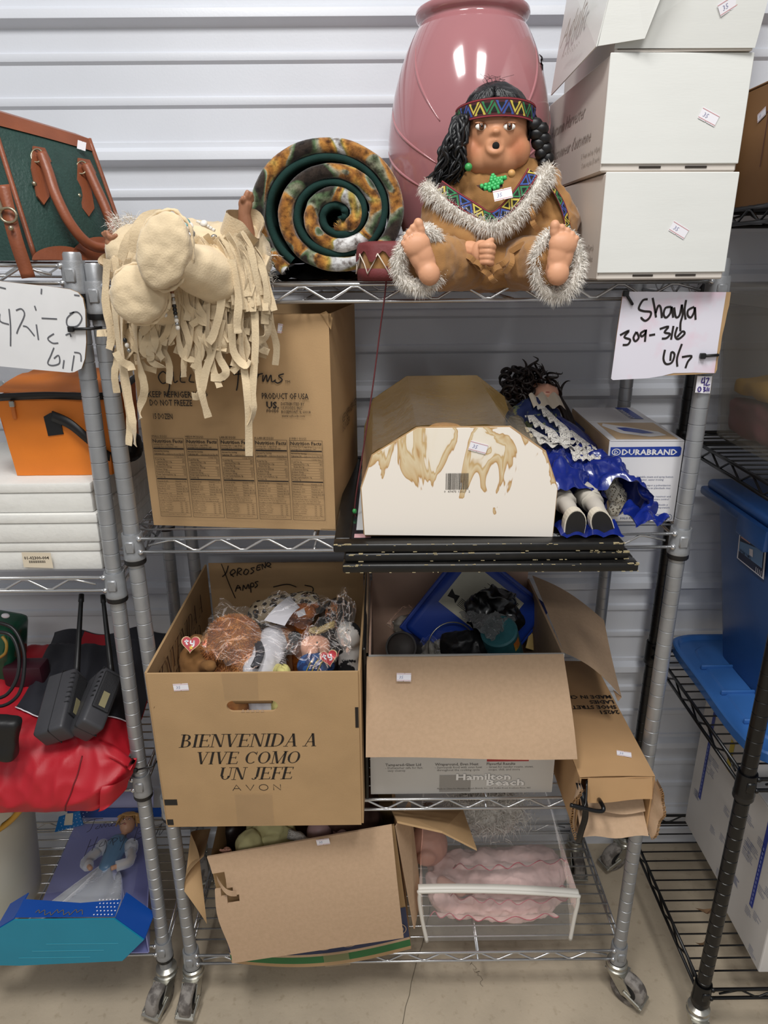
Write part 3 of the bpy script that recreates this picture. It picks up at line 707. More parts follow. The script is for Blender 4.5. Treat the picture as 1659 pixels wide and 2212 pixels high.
for u, v in ((1040, 274), (1100, 274)):
    p = hit(u, v, HC, HR)+V((0, -.0003, 0))
    ey = T.part('eye', MB().sphere(p, (.0082, .0034, .0043), 20, 14), m_eyew, head, smooth=True)
    T.part('iris', MB().sphere(p+V((0, -.0016, .0003)), (.0046, .0022, .0046), 18, 12), m_iris, head, smooth=True)
    T.part('eyelid', MB().sphere(p+V((0, .0006, .0047)), (.0090, .0038, .0016), 18, 10), m_face, head, smooth=True)
    T.part('pupil', MB().sphere(p+V((0, -.0030, .0003)), (.0019, .0011, .0020), 12, 8), m_pup, head, smooth=True)
    ld = [hit(u+13*math.cos(a), v-2-9*math.sin(a), HC, (HR[0]+.002, HR[1]+.002, HR[2]+.002)) for a in [PI*i/10 for i in range(11)]]
    T.part('eyelid_line', MB().tube(ld, [.0002+.0006*math.sin(PI*i/10) for i in range(11)], 6), m_lash, head)
    s = 1 if u > 1070 else -1
    T.part('eyebrow', MB().tube([hit(u+s*k*5, v-24+abs(k-1)*1.2+(1.5 if k > 1 else 0), HC, (HR[0]+.0012, HR[1]+.0012, HR[2]+.0012)) for k in (-3, -2, -1, 0, 1, 2, 3)], [.0001, .0003, .0004, .0005, .0004, .0003, .0001], 5), m_lash, head)
# hair: a scalp shell plus locks
zb = hit(1070, 250, HC, HR).z
sh = MB(); SR = (HR[0]+.005, HR[1]+.005, HR[2]+.004)
nu, nv = 48, 30
for i in range(nv):
    for j in range(nu):
        q = []
        for di, dj in ((0, 0), (1, 0), (1, 1), (0, 1)):
            th = PI*(i+di)/nv; ph = 2*PI*(j+dj)/nu
            q.append(HC+V((SR[0]*math.sin(th)*math.cos(ph), SR[1]*math.sin(th)*math.sin(ph), SR[2]*math.cos(th))))
        c = (q[0]+q[2])/2
        if c.y < HC.y-.004 and c.z < zb+.004 and abs(c.x-HC.x) < .0425: continue
        if c.z < HC.z-.035: continue
        sh.add(q, [(0, 1, 2, 3)])
bumpy(sh, .002, 90, 4)
hair = T.part('hair', sh, m_hair, head, smooth=True)
rr = random.Random(11); lk = MB()
def lock(pts, r0, r1=.0004, wob=.002):
    p = catmull(pts, 5); n = len(p); f = rr.uniform(0, 6); g = rr.uniform(0, 6)
    p = [q+V((math.sin(f+i*.9)*wob, math.cos(g+i*.8)*wob, 0))*min(1, i/5) for i, q in enumerate(p)]
    lk.tube(p, [lerp(r0, r1, (i/(n-1))**1.5) for i in range(n)], 5)
for k in range(230):      # long loose hair on the viewer's left
    t = rr.random()
    u0, v0 = rr.uniform(978, 1004), rr.uniform(235, 285); y = rr.uniform(-.008, .06)
    lock([B(1008, 252, max(y, .004)), B(u0+2, v0+22, y), B(lerp(958, 998, t)+rr.uniform(-6, 6), 320, y-.005), B(lerp(950, 1005, t)+rr.uniform(-5, 5), 360, y), B(lerp(925, 985, t)+rr.uniform(-8, 8), rr.uniform(382, 405), y+.005)], .0036, .0008, .0034)
for k in range(170):      # top and fringe swept from a centre parting
    s = -1 if k % 2 else 1; a = rr.uniform(.05, 1.0)
    u1 = 1070+s*lerp(10, 72, a)
    lock([hit(1068+s*3, 196+rr.uniform(-8, 14), HC, SR), hit(1068+s*lerp(8, 45, a), 193+a*12, HC, (SR[0]+.002, SR[1]+.002, SR[2]+.003)), hit(u1, 222+a*16, HC, (SR[0]+.002, SR[1]+.001, SR[2]+.001))], .0030, .0010, .0009)
for k in range(60):      # right side down to the braid
    y = rr.uniform(.02, .055); lock([B(1140, 235, y), B(rr.uniform(1146, 1158), 260, y), B(rr.uniform(1150, 1166), 285, y), B(rr.uniform(1152, 1180), 318, y)], .0036, .001, .002)
for k in range(16):      # flyaway strands
    u = rr.uniform(1040, 1090); lk.tube(catmull([hit(u, 190, HC, SR), B(u+rr.uniform(-12, 12), 172, .03), B(u+rr.uniform(-24, 24), rr.uniform(158, 176), .03)], 4), .00022, 4)
T.part('hair_lock', lk, m_hair, head, smooth=True, kind='stuff')
br = MB()
for k in range(9):
    t = k/8; u = lerp(1160, 1180, t)+(6 if k % 2 else -6); v = lerp(268, 352, t)
    br.sphere(B(u, v, .015+.01*t), (.0115-.003*t, .009, .0085), 14, 10, None)
T.part('braid', bumpy(br, .0012, 300), m_hair, head, smooth=True)
# headband
hp = []; hs = []
for i in range(25):
    a = math.radians(lerp(-8, 188, i/24)); r = .0535
    z = hit(1070, 234, HC, HR).z-.0045*math.cos(a)*0-.006*(1-math.sin(a))+.0*i
    hp.append(V((HC.x-r*math.cos(a), HC.y-r*1.0*math.sin(a), z))); hs.append(V((0, -.0012*math.sin(a), .0112)))
trim_band(T, hp, hs, 10, k=3)
# clothes
tn = MB()
tn.sphere(B(1065, 470, .045), (.074, .050, .078), 28, 20)
for a, b_, r0, r1 in (((968, 418, .040), (958, 498, .012), .031, .032), ((958, 498, .012), (1002, 530, -.014), .031, .027), ((1172, 408, .045), (1203, 488, .025), .030, .031), ((1203, 488, .025), (1165, 555, .005), .030, .027)):
    tn.cap(B(*a), B(*b_), r0, r1, 18)
tn.cap(B(1000, 392, .04), B(1135, 385, .042), .028, .028, 18); tn.sphere(B(1065, 575, .02), (.078, .05, .036), 24, 16)
tu = union(tn, .0032, 6); bumpy(tu, .0055, 42, 2); bumpy(tu, .0022, 110, 5)
tunic = T.part('tunic', tu, m_tan, smooth=True)
for s, a, b_ in ((-1, (1030, 588, .015), (930, 572, -.052)), (1, (1105, 588, .015), (1192, 568, -.062))):
    lg = MB().cap(B(*a)+V((0, 0, .01)), B(*b_)+V((0, 0, .002)), .036, .036, 18)
    lg.sphere(lerp(B(*a), B(*b_), .45)+V((0, .0, .006)), (.04, .04, .034), 18, 12)
    T.part('trouser_leg', bumpy(bumpy(union(lg, .003, 4), .004, 45, 3+s), .001, 150, 1), m_tan, smooth=True)
# fringe strips along the hem
fr = MB(); rr = random.Random(21)
for (u0, v0), (u1, v1), y in (((962, 508), (985, 532), -.03), ((1000, 540), (965, 556), -.045), ((1005, 552), (1040, 585), -.05), ((1015, 562), (1045, 590), -.055), ((1030, 575), (1062, 598), -.055), ((1090, 572), (1062, 592), -.055), ((1100, 550), (1075, 575), -.052), ((1105, 548), (1090, 590), -.05), ((1058, 585), (1070, 610), -.055), ((1135, 530), (1100, 545), -.04), ((985, 512), (970, 545), -.035), ((1150, 470), (1165, 500), -.02), ((1140, 440), (1155, 480), -.02)):
    a, b_ = B(u0, v0, y), B(u1, v1, y-.006); c = (a+b_)/2+V((rr.uniform(-.006, .006), -.008, rr.uniform(-.002, .008)))
    d = (b_-a).normalized(); sd = d.cross(V((0, 1, 0))).normalized()*.0036; fr.ribbon(catmull([a, c, b_], 5), sd, .0006)
T.part('fringe', fr, m_tan, tunic)
# fur collar and trims
cp = [(922, 402, .012), (945, 425, -.008), (985, 455, -.020), (1030, 480, -.030), (1062, 492, -.033), (1095, 478, -.029), (1135, 440, -.020), (1165, 395, -.006), (1188, 368, .012)]
cpts = catmull([B(*p) for p in cp], 6); cb = MB().tube(cpts, .0075, 10)
fc = T.part('fur_collar', cb, m_furw, smooth=True)
T.part('fur_pile', fur(MB(), surf_pts(cb, 5200, rr), .013, .0004, 1, .55, .35, rr), m_furw, fc, kind='stuff')
tp = [(948, 402, -.006), (985, 428, -.024), (1028, 455, -.033), (1062, 471, -.036), (1097, 447, -.032), (1128, 408, -.024), (1150, 372, -.012)]
tpp = [B(*p) for p in tp]; sd = []
for i in range(len(tpp)):
    d = (tpp[min(i+1, 6)]-tpp[max(i-1, 0)]).normalized(); q = V((0, -1, 0)).cross(d).normalized(); sd.append(q*.0085)
trim_band(T, tpp, sd, 9, k=5)
sp = [B(1190, 402, .010), B(1208, 430, -.002), B(1220, 462, -.010), B(1226, 492, -.010)]
trim_band(T, sp, [V((.006, .006, 0))]*4, 4, k=4)
bp = T.part('bead_backing', MB().prism([B(840+a/3.77, 150+b/3.77, -.029+.012*(b-930)/-300) for a, b in ((712, 945), (795, 928), (830, 900), (842, 852), (862, 868), (885, 885), (968, 868), (925, 925), (925, 960), (865, 985), (832, 1005), (815, 985), (770, 990))], (0, -.001, 0)), mat('brown_patch', '#47251f', rough=.8))
bd = MB()
for a, b in ((848, 865), (838, 885), (862, 880), (835, 905), (865, 900), (890, 892), (917, 887), (945, 882), (757, 950), (790, 942), (820, 935), (850, 925), (880, 912), (905, 907), (785, 968), (815, 962), (840, 952), (865, 940), (892, 930), (918, 918), (820, 980), (858, 968), (887, 958)):
    p = B(840+a/3.77, 150+b/3.77, -.032+.012*(b-930)/-300)
    bd.lathe([(.001, -.0024), (.0026, -.002), (.0031, 0), (.0026, .002), (.001, .0024)], 10, M=Matrix.Translation(p) @ Matrix.Rotation(1.25, 4, 'Y'))
T.part('green_beads', bd, mat('green_pony_bead', '#41b565', rough=.3), bp, smooth=True)
T.part('bead', MB().sphere(B(1105, 375, -.022), .0052, 14, 10), mat('wood_bead', '#c9985a', rough=.5), smooth=True); T.part('bead', MB().sphere(B(1012, 361, -.012), .0052, 14, 10), m_gbead, smooth=True)
sticker(T, B(1086, 420, -.038), V((1, 0, .2)), V((0, .25, 1)))
# feet, cuffs and hand
def foot(T, heel, toe, side, wd=.019):
    L = toe-heel; ln = L.length; l = L/ln; n = V((0, -1, .12)); n = (n-l*n.dot(l)).normalized(); w = n.cross(l).normalized()*side
    f = MB(); P = lambda a, b, c: heel+l*(a*ln)+w*(b*wd)+n*c
    def sp(a, b, c, ra, rb, rc):
        M = Matrix((( *[w[i] for i in range(0)],),)) if False else None
        k = len(f.v); f.sphere((0, 0, 0), 1, 14, 10)
        for i in range(k, len(f.v)): q = f.v[i]; f.v[i] = P(a, b, c)+w*(q.x*rb)+l*(q.y*ra)+n*(q.z*rc)
    sp(.17, 0, 0, .0155, .0145, .011); sp(.42, .08, -.003, .022, .0145, .010); sp(.66, -.02, 0, .0155, .0185, .011); sp(.5, -.3, -.002, .02, .0105, .009)
    sp(.3, 0, -.016, .02, .014, .02); sp(.33, .0, -.002, .022, .0135, .0095); sp(.52, .1, -.001, .022, .0145, .0098)
    for b, a, r in ((.66, .95, .0066), (.2, .93, .0046), (-.16, .89, .0043), (-.49, .84, .0041), (-.79, .78, .0038)):
        sp(a, b, .001, r*1.15, r*.95, r); sp(a-.08, b*.95, 0, r*1.3, r*.9, r)
    return T.part('foot', union(f, .0013, 7), m_skin, smooth=True)
foot(T, B(936, 612, -.098), B(882, 487, -.094), -1)
foot(T, B(1202, 612, -.108), B(1222, 484, -.102), 1, .0205)
def cuff(c, rx, rz, tilt, yaw):
    R = Matrix.Translation(c) @ Matrix.Rotation(yaw, 4, 'Z') @ Matrix.Rotation(tilt, 4, 'Y')
    pts = [R @ V((rx*math.cos(a), .006*math.sin(2*a), rz*math.sin(a))) for a in [2*PI*i/40 for i in range(41)]]
    t = MB().tube(pts, .0062, 8, cap=False); o = T.part('fur_cuff', t, m_furw, smooth=True)
    T.part('fur_pile', fur(MB(), surf_pts(t, 4200, rr), .010, .0004, 1, .6, .3, rr), m_furw, o, kind='stuff')
cuff(B(910, 560, -.078), .029, .035, .35, .35); cuff(B(1204, 572, -.086), .026, .038, -.1, -.25)
h = MB(); hc = B(1040, 547, -.052)
h.sphere(hc, (.014, .011, .017), 18, 12); h.cap(B(1012, 540, -.035), hc, .013, .011)
for k, v in enumerate((534, 546, 558, 569)):
    r = .0048-.0003*k; h.tube(catmull([B(1038, v-2, -.062), B(1056-k, v-3, -.070), B(1065-k, v, -.064), B(1058-k, v+2, -.056)], 4), [r*.9]+[r]*11+[r*.8], 10)
h.tube(catmull([B(1038, 534, -.060), B(1052, 526, -.066), B(1066, 516, -.063)], 4), [.0055, .0055, .0052, .005, .0048, .0046, .0042, .0036, .002], 10)
T.part('hand', union(h, .0012, 2), m_skin, smooth=True)

# ------------------------------------------------------------------ cream suede doll lying on its back, feet forward
T = Thing('fringed_doll', 'cream suede fringed doll lying on its back, moccasins forward, fringe hanging down', 'doll', (-.28, .03, S1))
bd = MB().sphere(B(415, 548, .03)+V((0, .02, 0)), (.105, .10, .045), 28, 18)
bd.cap(B(300, 560, .0), B(520, 555, .0), .045, .045, 16)
bu = union(bd, .004, 6); bumpy(bu, .006, 30, 3); bumpy(bu, .002, 110, 4)
body = T.part('tunic', bu, m_cream, smooth=True)
def drape(u, v):
    uu = lerp(236, 582, u); top = 555-45*math.sin(PI*u)
    bot = 690+22*math.sin(u*17)+12*math.sin(u*41); vv = lerp(top, bot, v)
    y = -.028-.048*math.sin(PI*min(1, max(0, u)))**.4*min(1, v*3)-.010*math.sin(u*46+v*2)-.004*math.sin(u*110)
    return B(uu+8*math.sin(v*5+u*9), vv, y)
T.part('skirt', MB().grid(drape, 90, 22), m_cream, smooth=True)
rr = random.Random(5)
def strip(pts, y, hw=.0047, tw=None):
    p = catmull([B(u, v, y+dy) for (u, v), dy in zip(pts, [rr.uniform(-.004, .004) for _ in pts])], 6); n = len(p)
    ph = rr.uniform(-.5, .5); am = rr.uniform(.2, .9) if tw is None else tw; fq = rr.uniform(.6, 1.6)
    sd = []
    for i in range(n):
        t = (p[min(i+1, n-1)]-p[max(i-1, 0)]).normalized(); a = V((0, -1, 0)); s = t.cross(a)
        s = s.normalized() if s.length > .05 else V((1, 0, 0))
        s.rotate(Matrix.Rotation(ph+am*math.sin(i/n*6*fq), 3, t)); sd.append(s*hw*rr.uniform(.92, 1.05))
    T.part('fringe_strip', MB().ribbon(p, sd, .0005), m_cream, body, smooth=math.radians(40))
LONG = [([(245, 640), (258, 760), (268, 830), (280, 900), (278, 962)], -.075), ([(262, 650), (264, 760), (276, 850), (288, 920), (292, 962)], -.078),
 ([(290, 700), (300, 780), (312, 840), (302, 880), (303, 905)], -.07), ([(232, 560), (228, 650), (240, 720), (236, 755)], -.06),
 ([(455, 640), (462, 740), (445, 800), (432, 852), (415, 856)], -.085), ([(430, 680), (428, 780), (436, 850), (450, 902)], -.082),
 ([(520, 620), (520, 740), (528, 800), (536, 880), (538, 985)], -.08), ([(548, 640), (552, 740), (545, 850), (548, 890), (536, 925)], -.078),
 ([(470, 560), (478, 650), (462, 720), (450, 740)], -.095), ([(440, 545), (445, 600), (440, 640)], -.098), ([(500, 560), (515, 640), (512, 700), (515, 720)], -.092),
 ([(560, 580), (575, 660), (578, 720), (560, 735), (540, 728)], -.07), ([(310, 690), (320, 740), (325, 770), (318, 772)], -.08),
 ([(480, 690), (470, 760), (488, 800), (478, 815), (455, 815)], -.084), ([(500, 700), (505, 760), (530, 790), (540, 778)], -.084),
 ([(505, 560), (540, 600), (570, 650), (572, 700)], -.075), ([(520, 540), (555, 580), (580, 640), (580, 690)], -.07),
 ([(345, 660), (340, 720), (330, 760)], -.08), ([(250, 760), (262, 780), (280, 790), (285, 800)], -.085)]
for p, y in LONG: strip(p, y, .0054)
for k in range(125):
    u = rr.uniform(242, 575); v = rr.uniform(600, 685); ln = rr.uniform(60, 150)*(1.25 if rr.random() < .2 else 1); d = rr.uniform(-22, 22); q = rr.uniform(-20, 20)
    y = -.03-.05*math.sin(PI*(u-230)/350)**.5+rr.uniform(-.008, .012)
    e = (u+d+rr.uniform(-16, 16), v+ln) if rr.random() < .65 else (u+d+rr.choice((-1, 1))*rr.uniform(18, 40), v+ln*.8)
    strip([(u, v-50), (u+q*.5, v+ln*.3), (u+d+q, v+ln*.7), e], y)
for k in range(40):       # strips lying over the lap
    u = rr.uniform(430, 560); v = rr.uniform(500, 545)
    strip([(u-10, v), (u+10, v+30), (u+22, v+85), (u+24+rr.uniform(-10, 12), v+135)], -.072-.012*math.sin(PI*(u-400)/200), .0046)
for a, b_, r0, r1 in (((470, 600, -.07), (388, 568, -.125), .036, .027), ((380, 660, -.05), (315, 645, -.10), .034, .027)):
    T.part('leg', bumpy(union(MB().cap(B(*a), B(*b_), r0, r1, 18), .0035, 3), .003, 45, 1), m_cream, smooth=True)
def moccasin(c, rx, rz, tilt, seed):
    f = MB(); M = Matrix.Translation(c) @ Matrix.Rotation(tilt, 4, 'Y')
    f.sphere((0, 0, 0), (rx, .012, rz), 26, 18, M); f.sphere((0, .008, 0), (rx*1.02, .016, rz*1.0), 26, 18, M); f.sphere((0, .022, -.006), (rx*.86, .022, rz*.72), 18, 12, M); f.sphere((0, .002, rz*.45), (rx*.78, .012, rz*.5), 18, 12, M)
    o = T.part('moccasin', bumpy(bumpy(union(f, .0024, 4), .0024, 36, seed), .0016, 78, seed+2), m_cream, smooth=True)
    rg = [M @ V((rx*1.03*math.cos(a)*(1+.03*math.sin(7*a+seed)), .010, rz*1.02*math.sin(a)*(1+.02*math.sin(9*a)))) for a in [2*PI*i/60 for i in range(61)]]
    T.part('seam', MB().tube(rg, [.0022+.0007*math.sin(i*1.9) for i in range(61)], 7, cap=False), m_cream, o, smooth=True)
    return o
moccasin(B(353, 542, -.150), .0315, .046, .32, 2); moccasin(B(298, 637, -.128), .0355, .036, .5, 7)
strip([(375, 478), (345, 463), (310, 472), (292, 505), (285, 545)], -.10, .006, .1)
strip([(330, 480), (300, 492), (275, 520), (262, 560)], -.08, .006, .1)
# sleeves, arms and hands
m_arm = mat('doll_bisque_brown', '#9c6c50', rough=.5, var=.03, vs=20)
sl = MB()
def sleeve(c0, c1, r0, r1, seed):
    ax = (c1-c0).normalized(); a = ax.orthogonal().normalized(); b2 = ax.cross(a); mb = MB()
    def fn(u, v):
        q = 2*PI*u; r = lerp(r0, r1, v)*(1+.16*math.sin(3*q+seed)*v); return lerp(c0, c1, v)+a*math.cos(q)*r+b2*math.sin(q)*r+ax*.006*math.sin(2*q+seed)*v
    mb.grid(fn, 30, 8); mb.grid(lambda u, v: fn(u, 1-v*.6)*1.0+(lerp(c0, c1, 1-v*.6)-fn(u, 1-v*.6))*.06, 30, 5); return mb
T.part('sleeve', sleeve(B(492, 548, -.01), B(536, 478, -.035), .020, .026, 0), m_cream, smooth=True)
T.part('sleeve', sleeve(B(275, 570, .0), B(244, 548, -.02), .024, .02, 2), m_cream, smooth=True)
def open_hand(name, wrist, palm, tips, r=.0036, arm=None):
    h = MB(); h.cap(wrist, palm, .0085, .0085); h.sphere(palm, (.0095, .007, .0105), 14, 10)
    if arm: h.cap(arm, wrist, .012, .0085)
    for t in tips: m_ = lerp(palm, t, .55)+V((0, -.003, .002)); h.tube(catmull([palm, m_, t], 4), [r*1.15]*5+[r, r, r*.9, r*.6], 8)
    return T.part('hand', union(h, .0012, 2), m_arm, smooth=True)
open_hand('hand', B(528, 462, -.035), B(530, 442, -.036), [B(537, 412, -.04), B(545, 417, -.036), B(547, 424, -.032), B(547, 432, -.03), B(520, 428, -.046)], arm=B(532, 505, -.03))
open_hand('hand', B(250, 538, -.02), B(242, 526, -.022), [B(221, 503, -.02), B(226, 499, -.024), B(231, 498, -.028), B(237, 507, -.03), B(254, 507, -.03)], r=.0032, arm=B(262, 556, -.015))
# beads, ornaments, fur
m_bk = mat('black_bead', '#1b1b1d', rough=.25); m_wh = mat('white_bead', '#dfd9cf', rough=.35); m_tq = mat('turquoise', '#4d8f92', rough=.35, var=.2, vs=200); m_sv = mat('silver_charm', '#a7a7a5', rough=.25, metal=.9)
for u0, v0, u1, v1, y, pat in ((350, 625, 357, 680, -.112, 'wkksksw'), (370, 622, 384, 708, -.108, 'wbwswkkkswsw'), (270, 735, 279, 757, -.09, 'kws')):
    s = MB(); n = len(pat)
    for i, c in enumerate(pat): s.m('kwsb'.index(c)).sphere(B(lerp(u0, u1, i/(n-1)), lerp(v0, v1, i/(n-1)), y), (.0030, .0030, .0034), 10, 7)
    T.part('bead_string', s, [m_bk, m_wh, m_sv, mat('brown_bead', '#7a4a2a', rough=.4)], smooth=True)
for u, v, r, mm in ((398, 482, .008, m_tq), (408, 488, .006, m_wh), (412, 505, .006, m_sv), (419, 515, .005, m_sv), (440, 482, .005, m_wh), (462, 512, .0045, m_sv)):
    c = B(u, v, -.055); T.part('concho', MB().lathe([(.0001, .002), (r*.5, .0025), (r*.8, .001), (r, .0), (r*.98, -.001), (.0001, -.001)], 18, M=Matrix.Translation(c) @ Matrix.Rotation(PI/2-.6, 4, 'X')), mm, smooth=True)
for k in range(3): T.part('quill', MB().tube([B(425+k*6, 478+k*4, -.05), B(452+k*6, 490+k*4, -.055)], [.0016, .002], 6), m_wh)
for c in (B(272, 500, .0), B(560, 575, -.0)): T.part('fur_trim', fur(MB(), [(c+V((rr.uniform(-.02, .02), rr.uniform(-.01, .01), rr.uniform(-.025, .02))), V((rr.uniform(-.6, .6), -.6, .3))) for _ in range(700)], .018, .0004, 1, .5, .2, rr), m_furw, kind='stuff')
# ------------------------------------------------------------------ second shelf
def fplane(T, name, mb, mats, parent=None): return T.part(name, mb, mats, parent)
def cbox(T, M, w, d, h, m, r=.003, name='body'): return T.part(name, MB().rbox(0, w, 0, d, 0, h, r, 2, M), m)
# egg carton
eo = V((-.4195, .041, S2)); er = math.atan2(.008-.0405, .302)
T = Thing('egg_case', 'tall brown egg shipping carton printed with nutrition tables', 'box', eo)
ME = rotz(er, eo); ew, ed, eh = .306, .27, .338
def E_(x, y, z): return ME @ V((x, y, z))
body = MB(); n = 12
# slightly slumped closed carton, open ragged at the top
pnl = T.part('front_panel', MB().grid(lambda u, v: E_(lerp(0, ew, u), -.004*math.sin(PI*u)*math.sin(PI*v), lerp(0, eh, v)), 12, 10), m_card, smooth=True)
T.part('side_panel', MB().grid(lambda u, v: E_(ew+.006*math.sin(PI*v)*math.sin(PI*u), lerp(0, ed, u), lerp(0, eh, v)), 8, 10), m_card, smooth=True)
T.part('side_panel', MB().quad(E_(0, 0, 0), E_(0, 0, eh), E_(0, ed, eh), E_(0, ed, 0), .004), m_card)
T.part('back_panel', MB().quad(E_(0, ed, 0), E_(0, ed, eh), E_(ew, ed, eh), E_(ew, ed, 0), .004), m_card)
T.part('bottom_panel', MB().quad(E_(0, 0, .001), E_(0, ed, .001), E_(ew, ed, .001), E_(ew, 0, .001), .001), m_card)
rg = MB(); rr = random.Random(8); pts = []
for i in range(31):
    t = i/30; pts.append(E_(lerp(.09, ew+.002, t), .004+.006*t, eh+(.004+rr.uniform(0, .010))*math.sin(PI*min(1, t*3.2))))
for a, b in zip(pts, pts[1:]): rg.quad(V((a.x, a.y, E_(0, 0, eh-.004).z)), V((b.x, b.y, E_(0, 0, eh-.004).z)), b, a, .0025)
T.part('torn_flap', rg, m_card_in)
T.part('corner_tear', MB().prism([E_(ew-.012, -.0005, eh+.001), E_(ew+.003, 0, eh-.022), E_(ew+.004, .012, eh-.006), E_(ew-.004, .004, eh+.004)], (.0, -.0012, 0)), m_card_in)
FM = frame(E_(0, -.0045, 0), E_(1, 0, 0)-E_(0, 0, 0), V((0, 0, 1)), .0002)
t = MB()
stroke(t, [(.055, .248), (.048, .254), (.04, .246), (.045, .236), (.055, .240), (.057, .246), (.056, .232), (.05, .216)], .0020, FM)
stroke(t, [(.064, .254), (.064, .238), (.070, .240)], .0018, FM); stroke(t, [(.078, .258), (.074, .240), (.082, .238)], .0018, FM); stroke(t, [(.092, .25), (.088, .24), (.096, .238)], .0018, FM); stroke(t, [(.106, .262), (.104, .24)], .0018, FM)
stroke(t, [(.133, .250), (.131, .240), (.139, .248), (.141, .240), (.147, .250)], .0020, FM)
stroke(t, [(.152, .262), (.168, .264), (.19, .262)], .0022, FM); stroke(t, [(.168, .264), (.164, .238), (.161, .226)], .0020, FM); stroke(t, [(.158, .250), (.176, .252)], .0016, FM)
stroke(t, [(.180, .250), (.176, .242), (.184, .242), (.186, .250), (.188, .240)], .0018, FM)
stroke(t, [(.196, .252), (.192, .240), (.197, .250), (.204, .252)], .0020, FM)
stroke(t, [(.204, .250), (.203, .240), (.209, .250), (.210, .240), (.216, .250), (.217, .240), (.223, .243)], .0019, FM)
stroke(t, [(.236, .252), (.228, .249), (.233, .243), (.226, .238), (.221, .241)], .0020, FM)
put_text(t, 'TM', .237, .238, .006, FM)
T.part('brand_script', t, m_ink, pnl); t = MB()
put_text(t, 'KEEP REFRIGERATED', .020, .2145, .0135, FM, bold=.01, width=.095); put_text(t, 'DO NOT FREEZE', .021, .2015, .0135, FM, bold=.01, width=.068); put_text(t, '15 DOZEN', .024, .1805, .0125, FM, bold=.01, width=.031)
T.part('storage_text', t, m_ink, pnl); t = MB()
put_text(t, 'PRODUCT OF USA', .200, .214, .0128, FM, bold=.01, width=.072); put_text(t, 'US.', .206, .1995, .0145, FM, bold=.03, width=.0195); put_text(t, 'FOODS', .206, .1935, .0058, FM, bold=.02, width=.0185)
for k, s in enumerate(('DISTRIBUTED BY', 'US FOODS, INC.', 'ROSEMONT, IL 60018')): put_text(t, s, .229, .2045-.0062*k, .0064, FM, width=(.036, .033, .045)[k])
put_text(t, 'www.usfoods.com', .229, .1865, .0052, FM, width=.036)
T.part('lettering', t, m_ink, pnl)
vals = (('SMALL', '38g', 50, 30), ('MEDIUM', '44g', 60, 40), ('LARGE', '50g', 70, 45), ('X-LARGE', '56g', 80, 50), ('JUMBO', '63g', 90, 55))
for k, (nm, g, cal, fat) in enumerate(vals):
    t = MB(); w, h = .052, .132; TM_ = frame(E_(.0165+k*.0555, -.0045, .018), E_(1, 0, 0)-E_(0, 0, 0), V((0, 0, 1)), .0003)
    put_text(t, nm+' EGGS', 0, h+.0012, .0046, TM_)
    for x0, y0, x1, y1 in ((0, 0, w, .0005), (0, h-.0005, w, h), (0, 0, .0005, h), (w-.0005, 0, w, h)): rect(t, x0, y0, x1, y1, TM_)
    put_text(t, 'Nutrition Facts', .0015, h-.0075, .0078, TM_, bold=.02, width=w-.003)
    y = h-.0115
    for s in ('Serving Size 1 egg (%s)' % g, 'Servings Per Container 180'): put_text(t, s, .0015, y, .0036, TM_); y -= .0038
    rect(t, .0012, y+.0008, w-.0012, y+.003, TM_); y -= .0032
    put_text(t, 'Amount Per Serving', .0015, y, .003, TM_, bold=.02); y -= .0044
    put_text(t, 'Calories %d' % cal, .0015, y, .0036, TM_, bold=.02); put_text(t, 'Calories from Fat %d' % fat, w-.0015, y, .0034, TM_, align='r'); rect(t, .0012, y-.0012, w-.0012, y-.0004, TM_); y -= .0046
    put_text(t, '% Daily Value*', w-.0015, y, .0028, TM_, align='r'); y -= .0044
    for s, p in (('Total Fat %dg' % (4+k//2), '%d%%' % (6+k)), ('  Saturated Fat 1.5g', '8%'), ('  Trans Fat 0g', ''), ('Cholesterol %dmg' % (160+15*k), '%d%%' % (53+5*k)), ('Sodium %dmg' % (55+5*k), '3%'), ('Potassium 60mg', '2%'), ('Total Carbohydrate 0g', '0%'), ('Protein %dg' % (5+k//2), '')):
        rect(t, .0012, y+.0031, w-.0012, y+.0034, TM_); put_text(t, s, .0015+(.003 if s[0] == ' ' else 0), y, .0034, TM_, bold=.01)
        if p: put_text(t, p, w-.0015, y, .0034, TM_, align='r')
        y -= .0042
    rect(t, .0012, y+.0010, w-.0012, y+.0030, TM_); y -= .0030
    for a, b in (('Vitamin A 4%', 'Vitamin C 0%'), ('Calcium 2%', 'Iron 4%'), ('Vitamin D 10%', 'Thiamin 2%'), ('Riboflavin 15%', 'Vitamin B6 4%'), ('Folate 6%', 'Vitamin B12 8%'), ('Phosphorus 10%', 'Zinc 4%')):
        put_text(t, a, .0015, y, .0033, TM_); put_text(t, b, w*.6, y, .0033, TM_); rect(t, .0012, y-.001, w-.0012, y-.0008, TM_); y -= .0042
    for s in ('* Percent Daily Values are based on a', '2,000 calorie diet. Your daily values may', 'be higher or lower depending on needs.'): put_text(t, s, .0015, y, .0027, TM_); y -= .0033
    y -= .001; rect(t, .0012, y+.003, w-.0012, y+.0033, TM_)
    for s in ('Total Fat   Less than', 'Sat Fat     Less than', 'Cholesterol Less than', 'Sodium      Less than', 'Total Carbohydrate', 'Dietary Fiber'):
        put_text(t, s, .0015, y, .0025, TM_); put_text(t, '65g', w*.68, y, .0025, TM_); put_text(t, '80g', w*.84, y, .0025, TM_); y -= .0032
    rect(t, .0012, y+.0022, w-.0012, y+.0025, TM_); put_text(t, 'Calories per gram: Fat 9  Carb 4  Protein 4', .0015, y-.001, .0024, TM_)
    T.part('nutrition_table', t, m_ink, pnl)
